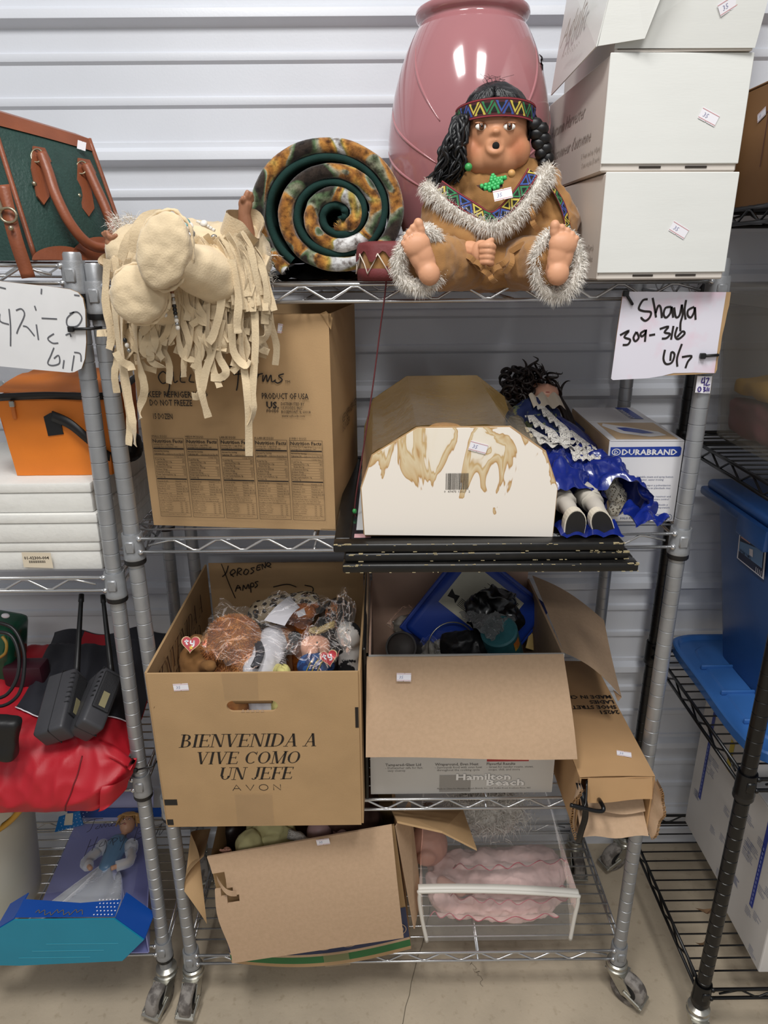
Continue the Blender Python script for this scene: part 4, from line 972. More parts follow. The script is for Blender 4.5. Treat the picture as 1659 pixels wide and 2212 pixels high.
sd = MB(); SM = frame(E_(ew+.0075, 0, 0), E_(0, 1, 0)-E_(0, 0, 0), V((0, 0, 1)), .0003)
for s, y in (('KEEP REFRIGERATED', .165), ('15 DOZEN', .15)): T.part('lettering', put_text(MB(), s, .05, y, .018, SM, shear=.2), m_ink)
sticker(T, at(618, 711, Y=.016), V((1, 0, -.14)), V((0, 0, 1)), s='135')

# three picture frames stacked flat, sticking out over the shelf edge
m_fr = mat('worn_black_frame', '#121110', rough=.4, var=.3, vs=80, spec=.5)
m_chip = mat('chipped_gilt', '#a99b78', rough=.7, var=.2, vs=200)
m_glass = mat('picture_glass', '#23252a', rough=.05, spec=.6)
rr = random.Random(4)
FRL = (('lowest black picture frame of the stack jutting over the shelf edge', (-.096, -.158, S2+.0004), .412, .47, -.010), ('middle black picture frame of the stack, chipped along its edge', (-.093, -.152, S2+.0142), .398, .465, .003), ('top black picture frame under the white doll carton', (-.1085, -.150, S2+.0280), .405, .465, -.006))
for lb, o, fw, fd, rz in FRL:
    T = Thing('picture_frame', lb, 'picture frame', o, group='picture frames stacked flat on the second shelf')
    M = rotz(rz, o); bw = .024
    for nm, x0, x1, y0, y1 in (('frame_rail', 0, fw, 0, bw), ('frame_rail', 0, fw, fd-bw, fd), ('frame_rail', 0, bw, bw, fd-bw), ('frame_rail', fw-bw, fw, bw, fd-bw)):
        T.part(nm, MB().rbox(x0, x1, y0, y1, 0, .0132, .003, 2, M), m_fr, smooth=math.radians(50))
    T.part('picture', MB().box(bw, fw-bw, bw, fd-bw, .002, .0105, M), m_glass)
    c = MB()
    for k in range(44):
        x = rr.uniform(0, fw) if k < 30 else rr.choice((rr.uniform(0, .02), rr.uniform(fw-.02, fw))); z = rr.choice((.0008, .0122, .0118, .0105)); l = rr.uniform(.001, .006) if k < 30 else rr.uniform(.002, .008)
        c.box(x, min(fw, x+l), -.0003, .002, z, z+rr.uniform(.0002, .0008)*(1 if k < 30 else 2), M)
    T.part('chipped_edge', c, m_chip, kind='stuff')
    if 'top' in lb:
        pm = MB(); PM = frame(M @ V((0, 0, .0107)), M.to_3x3() @ V((1, 0, 0)), M.to_3x3() @ V((0, 1, 0)), .0002)
        pal = [mat('print_white', '#cfd3d6', rough=.4), mat('print_red', '#a8303a', rough=.4), mat('print_blue', '#4a6a9a', rough=.4), mat('print_pink', '#caa0a4', rough=.4)]
        pm.m(0); rect(pm, .285, .030, .335, .040, PM); rect(pm, .03, .06, .042, .30, PM); pm.m(3); rect(pm, .028, .03, .052, .045, PM)
        pm.m(1); put_text(pm, 'RCR', .305, .0315, .010, PM, bold=.03, shear=.3); poly2(pm, [(.368+.016*math.cos(a), .045+.012*math.sin(a)) for a in [2*PI*i/20 for i in range(20)]], PM)
        pm.m(2); rect(pm, .03, .32, .05, .40, PM)
        T.part('printed_picture', pm, pal)
PT = S2+.0280+.0134
# octagonal window-box doll carton, back towards us
T = Thing('doll_carton', 'water-stained white eight-sided doll carton wrapped in clear film', 'box', (.07, .02, PT))
OY = -.130
op = [(788, 1172), (1192, 1176), (1203, 1064), (1178, 987), (1101, 933), (901, 935), (805, 994), (781, 1064)]
poly = [at(u, v, Y=OY) for u, v in op]; dz = PT-min(p.z for p in poly); poly = [V((p.x, p.y, max(p.z+dz*(1 if p.z < 1.12 else .5), PT))) for p in poly]
m_stain = mat('stained_white_board', '#eee6da', rough=.6, var=.02, vs=10)
nt = m_stain.node_tree; b = nt.nodes['Principled BSDF']; tc = [n for n in nt.nodes if n.type == 'TEX_COORD'][0]
n1 = nt.nodes.new('ShaderNodeTexNoise'); n1.inputs['Scale'].default_value = 14; n1.inputs['Detail'].default_value = 3; n1.inputs['Distortion'].default_value = 1.2
mp = nt.nodes.new('ShaderNodeMapping'); mp.inputs['Scale'].default_value = (1.6, 1, .75); mp.inputs['Location'].default_value = (.33, .1, .62); nt.links.new(tc.outputs['Object'], mp.inputs[0]); nt.links.new(mp.outputs[0], n1.inputs['Vector'])
sep = nt.nodes.new('ShaderNodeSeparateXYZ'); nt.links.new(tc.outputs['Object'], sep.inputs[0])
mr = nt.nodes.new('ShaderNodeMapRange'); mr.inputs[1].default_value = .03; mr.inputs[2].default_value = .14; mr.inputs[3].default_value = -.16; mr.inputs[4].default_value = .10; nt.links.new(sep.outputs['Z'], mr.inputs[0])
ad = nt.nodes.new('ShaderNodeMath'); ad.operation = 'ADD'; nt.links.new(n1.outputs['Fac'], ad.inputs[0]); nt.links.new(mr.outputs[0], ad.inputs[1])
rp = nt.nodes.new('ShaderNodeValToRGB'); e = rp.color_ramp.elements; e[0].position = .545; e[0].color = lin('#efe7dc'); e[1].position = .72; e[1].color = lin('#ece3d3')
for p, c in ((.556, '#b58a52'), (.575, '#cdb083'), (.63, '#dccaa6'), (.655, '#c3a26c'), (.67, '#eadfcc')): q = e.new(p); q.color = lin(c)
nt.links.new(ad.outputs[0], rp.inputs[0]); nt.links.new(rp.outputs[0], b.inputs['Base Color'])
fp = T.part('face_panel', MB().prism(poly, (0, .003, 0)), m_stain)
cen = sum(poly, V((0, 0, 0)))/8
for k in range(3):     # board layers behind the face
    q = [cen+(p-cen)*(1.012-.01*k)+V((.002*k, .0035+.004*k, -.0*k)) for p in poly]
    for p in q: p.z = max(p.z, PT)
    T.part('board_layer', MB().prism(q, (0, .0025, 0)), m_card_l if k % 2 else m_card)
back = [V((cen.x+(p.x-cen.x)*1.02, .215, PT+(p.z-PT)*1.10)) for p in poly]
T.part('back_panel', MB().prism(back, (0, .003, 0)), mat('olive_kraft', '#a08a55', rough=.7, var=.05, vs=12))
for i in (0,): T.part('bottom_panel', MB().quad(V((poly[0].x, OY+.01, PT+.001)), V((poly[1].x, OY+.01, PT+.001)), V((back[1].x, .215, PT+.001)), V((back[0].x, .215, PT+.001)), .001), m_card)
def sidewall(i, j, m, nm, y0=.014):
    a, b_ = cen+(poly[i]-cen)*1.005, cen+(poly[j]-cen)*1.005
    mb = MB().grid(lambda u, v: lerp(lerp(a+V((0, y0, 0)), b_+V((0, y0, 0)), u), lerp(back[i], back[j], u), v)-V((0, 0, .010*math.sin(PI*v)*math.sin(PI*u)))+V((0, 0, .003*noise.noise(V((u*5, v*5, i))))), 8, 10)
    return T.part(nm, mb, m, smooth=True)
m_film = film('clear_shrink_film', .05, '#fbf3df', .1, .5, 30, refl=.3)
for i, j in ((2, 3), (3, 4), (4, 5), (5, 6), (6, 7)): sidewall(i, j, m_film, 'window_film')
for i, j in ((1, 2), (7, 0)): sidewall(i, j, m_card_l, 'side_panel')
hat = MB().lathe([(.0001, .032), (.02, .031), (.034, .022), (.04, .004), (.058, .0), (.06, -.003), (.04, -.004)], 28, (.055, -.03, PT+.108))
T.part('straw_hat', hat, mat('straw', '#a9814a', rough=.8, var=.2, vs=200), smooth=True)
bc = MB(); BM = frame(at(962, 1075, Y=OY)+V((0, 0, dz)), V((1, 0, 0)), V((0, 0, 1)), .0004); rr = random.Random(2); x = 0
while x < .0315:
    wv = rr.choice((.0004, .0007, .0011)); rect(bc, x, 0, x+wv, .0235, BM); x += wv+rr.choice((.0004, .0007))
put_text(bc, '0  47475 12527  2', -.002, -.0042, .0042, BM, width=.036)
T.part('barcode', bc, mat('faded_print', '#4b463f', rough=.6), fp)
sticker(T, at(1033, 966, Y=OY-.0005), V((1, 0, -.28)), V((0, 0, 1)))

# dark-haired doll in a blue satin dress, lying with shoe soles forward
T = Thing('satin_doll', 'dark-haired porcelain doll in a royal blue satin dress lying beside the carton', 'doll', (.28, .05, PT))
m_satin = mat('blue_satin', '#132678', rough=.24, var=.12, vs=18, spec=.9, coat=.2)
m_print = mat('navy_print', '#1b2a5c', rough=.7, col2='#6f7a5a', c2=(.56, .62), vs=70)
m_lace = mat('lace', '#cfcbc4', rough=.8, var=.08, vs=160)
def holes(m, sc, lo, hi):
    "open-work: small round holes"
    nt = m.node_tree; tc = [n for n in nt.nodes if n.type == 'TEX_COORD'][0]; vo = nt.nodes.new('ShaderNodeTexVoronoi'); vo.inputs['Scale'].default_value = sc
    mr = nt.nodes.new('ShaderNodeMapRange'); mr.inputs[1].default_value = lo; mr.inputs[2].default_value = hi; nt.links.new(tc.outputs['Object'], vo.inputs['Vector']); nt.links.new(vo.outputs['Distance'], mr.inputs[0]); nt.links.new(mr.outputs[0], nt.nodes['Principled BSDF'].inputs['Alpha'])
holes(m_lace, 420, .22, .38)
def SP(u, v, z): return at(u, v, Z=z)
def lobe(cx0, cx1, w0, w1, h0, h1, y0, y1, seed):
    def fn(u, v):
        cx_, hw, hh, y_ = lerp(cx0, cx1, v), lerp(w0, w1, v), lerp(h0, h1, v)*(1-.35*max(0, v-.7)/.3), lerp(y0, y1, v)
        a = lerp(PI*1.05, -PI*.05, u); q = V((u*5+seed, v*4.2, seed)); r = (1-abs(noise.noise(q)))**2*.016+(1-abs(noise.noise(q*2.1)))**2*.007-.010
        return V((cx_+(hw+r)*math.cos(a), y_+.010*math.sin(u*9+seed)+.006*noise.noise(q*2), max(PT+.001, PT+(hh+r)*max(0, math.sin(a)))))
    return MB().grid(fn, 46, 40)
for sd_, a in ((1.3, (.238, .234, .040, .046, .072, .084, .105, -.075)), (4.1, (.285, .322, .036, .042, .070, .082, .10, -.06)), (7.7, (.262, .268, .040, .034, .074, .066, .105, -.03))):
    T.part('satin_skirt', lobe(*a, sd_), m_satin, smooth=True)
T.part('skirt_tail', MB().grid(lambda u, v: V((lerp(.318, .372, u)+.006*math.sin(v*9), lerp(-.055, -.120, v)+.015*u, PT+.002+.020*abs(math.sin(u*5+v*3))*(1-.4*v)+.006*abs(math.sin(v*11+u*6)))), 26, 18), m_satin, smooth=True)
T.part('skirt_tail', MB().grid(lambda u, v: V((lerp(.21, .30, u), lerp(-.09, -.138, v), PT+.001+.010*abs(math.sin(u*11+v*2))*(1-.5*v))), 30, 8), m_satin, smooth=True)
bo = MB().cap((.250, .115, PT+.058), (.236, .215, PT+.098), .038, .036, 18); bo.sphere((.215, .205, PT+.095), .028); bo.sphere((.262, .21, PT+.095), .026)
T.part('bodice', bumpy(union(bo, .004, 4), .003, 60), m_print, smooth=True)
for pts, r in (([(.212, .205, PT+.09), (.195, .14, PT+.085), (.212, .085, PT+.07)], .019), ([(.268, .205, PT+.09), (.305, .15, PT+.07), (.318, .09, PT+.05)], .018)):
    T.part('sleeve', bumpy(MB().tube(catmull(pts, 5), [r*1.1]+[r]*9+[r*1.05], 14), .003, 70), m_satin if r < .0185 else mat('grey_shawl', '#6b675e', rough=.85, var=.12, vs=90), smooth=True)
def ruffle(pts, w, n=3, seed=1, mat_=None):
    p = catmull(pts, 22); m_ = len(p); mb = MB(); vs = []
    for i, q in enumerate(p):
        t = (p[min(i+1, m_-1)]-p[max(i-1, 0)]).normalized(); s = t.cross(V((0, 0, 1))).normalized()
        for j in range(5): vs.append(q+s*w*(j/4)+V((0, 0, (.0034*math.sin(i*.62+seed)+.0015*math.sin(i*.23))*(j/4))))
    mb.add(vs, [(i*5+j, i*5+j+1, (i+1)*5+j+1, (i+1)*5+j) for i in range(m_-1) for j in range(4)]); return mb
for k, pts in enumerate(([(.215, .12, PT+.10), (.235, .09, PT+.092), (.262, .085, PT+.088), (.29, .10, PT+.08)], [(.22, .10, PT+.094), (.24, .07, PT+.086), (.27, .062, PT+.082), (.305, .07, PT+.07)], [(.248, .17, PT+.126), (.262, .135, PT+.112), (.275, .10, PT+.10), (.268, .06, PT+.085)], [(.225, .15, PT+.115), (.235, .12, PT+.106), (.250, .095, PT+.10), (.255, .06, PT+.088)], [(.285, .12, PT+.095), (.30, .08, PT+.085), (.31, .045, PT+.078), (.30, .01, PT+.072)])):
    T.part('lace_ruffle', ruffle(pts, .017, seed=k), m_lace, smooth=True)
T.part('lace_apron', MB().grid(lambda u, v: V((lerp(.268, .312, u)-.01*v, lerp(.07, .0, v), PT+.080-.006*v+.002*math.sin(u*24+v*3)+.0015*math.sin(v*20))), 30, 20), m_lace, smooth=True)
T.part('collar', MB().grid(lambda u, v: V((lerp(.228, .285, u), lerp(.215, .165, v)+.01*math.sin(u*3), PT+.138-.014*v+.004*math.sin(u*17))), 16, 6), mat('cream_cloth', '#d8cdbb', rough=.8), smooth=True)
hc = V((.262, .262, PT+.115)); hh = MB().sphere(hc, (.036, .038, .036), 24, 16); hh.sphere(hc+V((.004, -.02, .020)), (.024, .02, .018)); hh.sphere(hc+V((.004, -.026, .036)), (.004, .005, .004)); hh.sphere(hc+V((.002, -.036, .012)), (.012, .010, .010))
m_pale = mat('pale_porcelain', '#d9a48c', rough=.4, var=.04, vs=20)
hd = T.part('head', union(hh, .0016, 8), m_pale, smooth=True)
for dx in (-.012, .016): T.part('closed_eye', MB().tube([hc+V((dx-.005+.001*i, -.012-.001*math.sin(PI*i/10), .0385-.0006*abs(i-5))) for i in range(11)], .0006, 5), m_lash, hd)
T.part('lips', MB().sphere(hc+V((.003, -.036, .0255)), (.006, .003, .002), 12, 8), mat('rose_lips', '#a8524c', rough=.4), hd, smooth=True)
m_bhair = mat('dark_brown_hair', '#1e120e', rough=.4, var=.3, vs=150, spec=.5)
cl = MB(); rr = random.Random(17)
def curl(c, r, turns, ax, th):
    ax = V(ax).normalized(); a = ax.orthogonal().normalized(); b2 = ax.cross(a); n = int(turns*14); ln = r*rr.uniform(1.5, 3)
    return MB().tube([c+a*math.cos(2*PI*i/14)*r*(1-.35*i/n)+b2*math.sin(2*PI*i/14)*r*(1-.35*i/n)+ax*ln*i/n for i in range(n+1)], [th*math.sin(PI*(.15+.8*i/n)) for i in range(n+1)], 6)
for k in range(120):
    a = rr.uniform(0, 2*PI); q = rr.random()**.5
    c = V((.235+.048*q*math.cos(a), .262+rr.uniform(-.03, .03), PT+.135+.038*q*math.sin(a)))
    m_ = curl(c, rr.uniform(.006, .014), rr.uniform(.8, 1.8), (rr.uniform(-1, 1), rr.uniform(-.6, .2), rr.uniform(-.3, 1)), rr.uniform(.002, .0042)); cl.add(m_.v, m_.f)
for (u0, v0), (u1, v1), (u2, v2) in (((1140, 900), (1125, 870), (1118, 842)), ((1150, 895), (1135, 862), (1122, 850)), ((1175, 890), (1182, 868), (1178, 850)), ((1168, 890), (1178, 872), (1184, 858)), ((1120, 890), (1100, 880), (1086, 880)), ((1125, 880), (1105, 872), (1095, 884)), ((1140, 880), (1135, 860), (1128, 858))):
    for j in range(4): cl.tube(catmull([at(u0+rr.uniform(-4, 4), v0, Y=.25), at(u1+rr.uniform(-4, 4), v1, Y=.25), at(u2+rr.uniform(-3, 3), v2+rr.uniform(-3, 3), Y=.25)], 5), [.004, .0042, .0042, .004, .0038, .0036, .0034, .003, .0026, .002, .001], 6)
for k in range(30): cl.tube(catmull([V((.29+rr.uniform(-.008, .006), .262, PT+.13)), V((.302+rr.uniform(-.006, .008), .225, PT+.10)), V((.305+rr.uniform(-.008, .01), .185+rr.uniform(-.01, .01), PT+.065))], 5), [.0034]*9+[.002, .0006], 5)
T.part('hair', cl, m_bhair, hd, smooth=True, kind='stuff')
T.part('bonnet', MB().grid(lambda u, v: V((.292+.018*math.sin(PI*u)*(1-v), .30+.01*v, PT+.09+.075*u+.004*math.sin(u*30))), 20, 6), film('tulle', .4, '#ffffff', .5, .2), smooth=True)
m_blm = mat('bloomer_lace', '#b9b2a6', rough=.85, var=.06, vs=60); m_stk = mat('white_stocking', '#b9b2a8', rough=.7, var=.04, vs=40); m_shoe = mat('white_shoe', '#e3d9c6', rough=.35); m_sole = mat('shoe_sole', '#1a1816', rough=.5)
for fu, fv, rot_ in ((1243, 1143, .05), (1304, 1141, -.42)):
    c = SP(fu, fv, PT+.03); c.y = -.128 if fu < 1280 else -.122; c = at(fu, fv, Y=c.y)
    M = Matrix.Translation(c) @ Matrix.Rotation(rot_, 4, 'Y')
    oval = [((.0135+.0025*max(0, math.sin(a)))*math.cos(a), .0, .026*math.sin(a)) for a in [2*PI*i/28 for i in range(28)]]
    s = T.part('shoe', MB().prism([M @ V((x*1.12, .003, z*1.06)) for x, y, z in oval], (0, .016, 0)), m_shoe)
    T.part('sole', MB().prism([M @ V((x, .0, z)) for x, y, z in oval], (0, .003, 0)), m_sole, s)
    T.part('heel', MB().prism([M @ V(p) for p in ((-.0125, -.003, -.010), (.0125, -.003, -.010), (.012, -.003, -.019), (.006, -.003, -.026), (-.006, -.003, -.026), (-.012, -.003, -.019))], (0, .003, 0)), m_sole, s)
    k = c+V((0, .012, .012)); T.part('leg', MB().tube(catmull([k, k+V((-.003, .05, .008)), k+V((-.012, .14, .0))], 5), [.0105]*3+[.012]*4+[.0145]*4, 14), m_stk, smooth=True)
    T.part('bloomer', bumpy(MB().tube(catmull([k+V((-.002, .042, .008)), k+V((-.005, .075, .010)), k+V((-.012, .14, .006))], 6), [.0165, .0145, .016]+[.0175]*6+[.019]*4, 16), .0022, 110), m_blm, smooth=True)
m_tl = mat('torn_lace', '#cbc4b4', rough=.85, var=.1, vs=90); holes(m_tl, 300, .30, .5)
T.part('lace_sleeve', bumpy(bumpy(MB().tube(catmull([at(1318, 1030, Y=.005), at(1328, 1060, Y=-.005), at(1334, 1085, Y=-.01), at(1322, 1110, Y=-.01)], 6), [.005+.010*math.sin(PI*(.1+.85*i/18)) for i in range(19)], 18), .007, 70), .003, 180, 3), m_tl, smooth=True)

# iron box
T = Thing('iron_box', 'white and beige clothes iron box with blue brand bands', 'box', (.39, .16, S2))
io = V((.325, .038, S2)); MI = rotz(-.03, io); iw, idp, ih = .1175, .262, .137
m_ib = mat('iron_box_white', '#e4e3e6', rough=.4, var=.02, vs=10); m_ibb = mat('iron_box_beige', '#c5a883', rough=.45, var=.04, vs=10); m_ibl = mat('brand_blue', '#24409c', rough=.4)
T.part('body', MB().rbox(0, iw, .001, idp, 0, ih-.0006, .0015, 1, MI), m_ibb)
fp = T.part('front_panel', MB().rbox(-.0006, iw+.0006, 0, .002, 0, ih, .0006, 1, MI), m_ib)
tp = T.part('top_flap', MB().rbox(0, iw, -.001, idp*.52, ih, ih+.0012, .0005, 1, MI), m_ib); T.part('top_flap', MB().rbox(0, iw, idp*.53, idp, ih-.0002, ih+.001, .0005, 1, MI), m_ib)
R3 = MI.to_3x3(); FF = frame(MI @ V((0, 0, 0)), R3 @ V((1, 0, 0)), V((0, 0, 1)), .0005)
d = MB(); poly2(d, [(.002, .1105), (.112, .1115), (.1145, .114), (.1145, .1255), (.112, .128), (.002, .127)], FF); T.part('brand_band', d, m_ibl, fp)
FF2 = frame(MI @ V((0, 0, 0)), R3 @ V((1, 0, 0)), V((0, 0, 1)), .0010)
d = MB(); put_text(d, 'DURABRAND', .0205, .1145, .0128, FF2, bold=.03, width=.088); d.add([((.0115+r*math.cos(a)), .119+r*.8*math.sin(a), 0) for i in range(24) for r, a in ((.0072, 2*PI*i/24), (.0056, 2*PI*i/24))], [(2*i, 2*((i+1) % 24), 2*((i+1) % 24)+1, 2*i+1) for i in range(24)], FF2); put_text(d, 'D', .0085, .1155, .0088, FF2, bold=.02, width=.0065)
T.part('lettering', d, m_ib, fp)
d = MB(); put_text(d, 'Iron', .0045, .094, .0105, FF, bold=.02); put_text(d, 'Plancha', .0045, .0845, .0105, FF, bold=.02)
for k, s in enumerate(('Variable steam and spray button', 'for faster, easier ironing', '', 'Boton de vapor y pulverizacion', 'variable para un planchado mas', 'rapido y facil', '', 'Translucent water reservoir and', 'adjustable temperature control', '', 'Deposito de agua translucido y', 'control ajustable de temperatura')):
    if s: put_text(d, s, .049, .076-.0048*k, .0045, FF)
put_text(d, 'HOUSEHOLD USE ONLY', .100, .010, .0052, FF, align='r', bold=.01); put_text(d, 'SOLO PARA USO DOMESTICO', .100, .004, .0052, FF, align='r', bold=.01); put_text(d, 'UL', .1055, .0055, .0052, FF, bold=.02)
d.add([((.1095+r*math.cos(a)), .0075+r*math.sin(a), 0) for i in range(24) for r, a in ((.0055, 2*PI*i/24), (.0049, 2*PI*i/24))], [(2*i, 2*((i+1) % 24), 2*((i+1) % 24)+1, 2*i+1) for i in range(24)], FF)
T.part('lettering', d, mat('navy_print_ink', '#3c4a75', rough=.5), fp)
d = MB()
for y in (.046, .016): d.m(0); poly2(d, [(.005, y), (.038, y), (.041, y+.003), (.041, y+.026), (.038, y+.029), (.005, y+.029)], FF); d.m(1); poly2(d, [(.02+.010*math.cos(a), y+.015+.006*math.sin(a+.4)) for a in [2*PI*i/16 for i in range(16)]], frame(MI @ V((0, 0, 0)), R3 @ V((1, 0, 0)), V((0, 0, 1)), .0008))
T.part('printed_photo', d, [m_ibb, m_ib], fp)
TF = frame(MI @ V((0, 0, ih+.0012)), R3 @ V((1, 0, 0)), R3 @ V((0, 1, 0)), .0004); TF2 = frame(MI @ V((0, 0, ih+.0012)), R3 @ V((1, 0, 0)), R3 @ V((0, 1, 0)), .0008)
d = MB(); rect(d, .012, .006, .110, .125, TF); d.m(1); poly2(d, [(.02, .118), (.014, .10), (.03, .045), (.07, .02), (.10, .03), (.095, .055), (.06, .085)], TF2)
TF3 = frame(MI @ V((0, 0, ih+.0012)), R3 @ V((1, 0, 0)), R3 @ V((0, 1, 0)), .0011); d.m(2); poly2(d, [(.034, .085), (.04, .06), (.065, .042), (.085, .045), (.07, .07), (.05, .085)], TF3)
T.part('printed_photo', d, [m_ibb, m_ib, m_ibl], tp)
d = MB(); poly2(d, [(.082, .16), (.104, .155), (.104, .255), (.082, .26)], TF); T.part('brand_band', d, m_ibl)
d = MB(); put_text(d, 'DURABRAND', -.09, .001, .013, frame(MI @ V((.090, .25, ih+.0012)), R3 @ V((0, 1, 0)), R3 @ V((-1, 0, 0)), .0008), width=.08, bold=.02); T.part('lettering', d, m_ib)
SF = frame(MI @ V((-.0006, idp, 0)), R3 @ V((0, -1, 0)), V((0, 0, 1)), .0004); SF2 = frame(MI @ V((-.0006, idp, 0)), R3 @ V((0, -1, 0)), V((0, 0, 1)), .0008)
d = MB(); rect(d, .012, .098, .11, .120, SF); T.part('brand_band', d, m_ibl); d = MB(); put_text(d, 'DURABRAND', .018, .104, .013, SF2, width=.085, bold=.02); T.part('lettering', d, m_ib)
# ------------------------------------------------------------------ third shelf: big open carton of plush toys
def plate_hole(x0, x1, z0, z1, hole, M, th=.004):
    "upright plate in the local xz plane with a hole"
    n = len(hole); cx_ = sum(p[0] for p in hole)/n; cz_ = sum(p[1] for p in hole)/n; out = []
    for hx, hz in hole:
        dx, dz = hx-cx_, hz-cz_; t = min([((x1 if dx > 0 else x0)-cx_)/dx if abs(dx) > 1e-9 else 1e9, ((z1 if dz > 0 else z0)-cz_)/dz if abs(dz) > 1e-9 else 1e9])
        out.append((cx_+dx*t, cz_+dz*t))
    for cxx, czz in ((x0, z0), (x1, z0), (x1, z1), (x0, z1)):   # pull the nearest outline point into each corner
        i = min(range(n), key=lambda k: (out[k][0]-cxx)**2+(out[k][1]-czz)**2); out[i] = (cxx, czz)
    mb = MB(); vs = [(a, y, b) for y in (0, th) for ring in (hole, out) for a, b in ring]; fs = []
    for i in range(n):
        j = (i+1) % n
        fs += [(i, j, n+j, n+i), (2*n+i, 3*n+i, 3*n+j, 2*n+j), (i, 2*n+i, 2*n+j, j), (n+i, n+j, 3*n+j, 3*n+i)]
    return mb.add(vs, fs, M)
AX0, AX1, AY0, AY1, AZ0, AZ1 = -.4225, -.0815, -.0745, .345, S3, .8425
T = Thing('avon_carton', 'large open brown carton printed BIENVENIDA A VIVE COMO UN JEFE', 'box', ((AX0+AX1)/2, .13, AZ0))
hx, hz = -.2562, .7792
hole = [(hx+(.031 if math.cos(a) > 0 else -.031)+.011*math.cos(a), hz+.0105*math.sin(a)) for a in [2*PI*(i+.5)/36 for i in range(36)]]
fp = T.part('front_panel', plate_hole(AX0, AX1, AZ0, AZ1, hole, Matrix.Translation((0, AY0, 0))), [m_card])
T.part('handle_fold', MB().quad((hx-.032, AY0+.004, hz+.0100), (hx+.032, AY0+.004, hz+.0100), (hx+.031, AY0+.018, hz-.004), (hx-.031, AY0+.018, hz-.004), .003), m_card_in)
for k in range(5): T.part('torn_tab', MB().prism([(hx-.016+.008*k-.003, AY0-.0008, hz-.0108), (hx-.016+.008*k+.003, AY0-.0008, hz-.0108), (hx-.016+.008*k, AY0-.0008, hz-.0065)], (0, .002, 0)), m_card_l)
lw = T.part('side_panel', MB().quad((AX0, AY0+.004, AZ0), (AX0, AY0+.004, AZ1), (AX0-.0, AY1, AZ1+.004), (AX0, AY1, AZ0), -.004), m_card)
T.part('side_panel', MB().quad((AX1, AY0+.004, AZ0), (AX1, AY0+.004, AZ1), (AX1+.006, AY1, AZ1+.006), (AX1+.006, AY1, AZ0), .004), m_card)
bw = T.part('back_panel', MB().quad((AX0+.004, AY1-.004, AZ0), (AX1, AY1-.004, AZ0), (AX1, AY1, AZ1+.006), (AX0+.004, AY1, AZ1+.006), .004), m_card)
T.part('bottom_panel', MB().box(AX0+.004, AX1, AY0+.004, AY1-.004, AZ0, AZ0+.004), m_card)
FA = frame((0, AY0, 0), (1, 0, 0), (0, 0, 1), .0004)
for s, xc, zb, h, wf in (('BIENVENIDA A', -.2655, .6990, .0255, 1.08), ('VIVE COMO', -.2690, .6640, .0245, 1.08), ('UN JEFE', -.2580, .6310, .0250, 1.08)):
    T.part('lettering', serif(MB(), s, xc-.004, zb, h, FA, wf=wf), m_ink, fp)
t = MB(); x = -.3020
for c in 'AVON':
    if c == 'A': stroke(t, [(x, .6075), (x+.007, .6195), (x+.014, .6075)], .0012, FA, k=0); rect(t, x+.003, .611, x+.011, .6121, FA)
    if c == 'V': stroke(t, [(x, .6195), (x+.007, .6075), (x+.014, .6195)], .0012, FA, k=0)
    if c == 'O': stroke(t, [(x+.007+.0075*math.cos(a), .6135+.0062*math.sin(a)) for a in [2*PI*i/20 for i in range(21)]], .0012, FA, k=0)
    if c == 'N': stroke(t, [(x+.001, .6075), (x+.001, .6195), (x+.013, .6075), (x+.013, .6195)], .0012, FA, k=0)
    x += .0232
T.part('lettering', t, m_ink, fp)
IN = frame((AX0+.0042, AY0+.01, 0), (0, 1, 0), (0, 0, 1), .0006)
IN = Matrix.Translation((.0012, 0, 0)) @ IN
t = MB(); serif(t, 'BIENVENIDA A', .155, .780, .040, IN, wf=1.0); serif(t, 'VIVE COMO', .155, .728, .040, IN, wf=1.0); T.part('lettering', t, mat('faint_ink', '#4a2f1c', rough=.7), lw)
BK = frame((0, AY1-.0055, 0), (1, 0, 0), (0, 0, 1), .0004)
def hand(mb, strokes, u0, v0, du, dv, w, M, Y, k=4):
    "pen strokes given as photo measurements on a wall at y=Y"
    for s in strokes:
        pts = [at(u, v, Y=Y) for u, v in s]; stroke(mb, [(p.x, p.z) for p in pts], w, M, k=k)
t = MB()
hand(t, [[(493, 1222), (488, 1238), (480, 1246)], [(498, 1243), (508, 1236), (504, 1230), (497, 1238), (505, 1246)], [(512, 1244), (514, 1228), (522, 1230), (515, 1237), (522, 1242)], [(530, 1230), (526, 1238), (532, 1241), (537, 1233), (530, 1229)], [(550, 1226), (542, 1228), (548, 1234), (541, 1240)], [(564, 1220), (556, 1222), (555, 1232), (563, 1229)], [(556, 1226), (562, 1225)], [(567, 1230), (566, 1218), (573, 1227), (573, 1214)], [(577, 1224), (585, 1219), (579, 1215), (576, 1222), (586, 1226)],
         ], 0, 0, 1, 1, .0022, BK, AY1-.006)
T.part('handwriting', t, m_ink, bw); t = MB()
hand(t, [[(508, 1278), (514, 1264), (520, 1275)], [(510, 1271), (520, 1269)], [(524, 1276), (526, 1264), (531, 1272), (536, 1262), (538, 1272)], [(542, 1280), (541, 1262), (547, 1260), (548, 1266), (542, 1268)], [(558, 1256), (551, 1258), (556, 1264), (550, 1270)],
         ], 0, 0, 1, 1, .0022, BK, AY1-.006)
T.part('handwriting', t, m_ink, bw); t = MB()
hand(t, [[(478, 1218), (485, 1236), (495, 1262), (508, 1292)]], 0, 0, 1, 1, .0018, BK, AY1-.006); T.part('pen_line', t, m_ink, bw); t = MB()
hand(t, [[(590, 1268), (620, 1262), (640, 1268)], [(658, 1264), (674, 1268), (676, 1276), (668, 1284), (640, 1287), (610, 1284)]], 0, 0, 1, 1, .0022, BK, AY1-.006)
T.part('slot_cut', t, m_ink, bw)
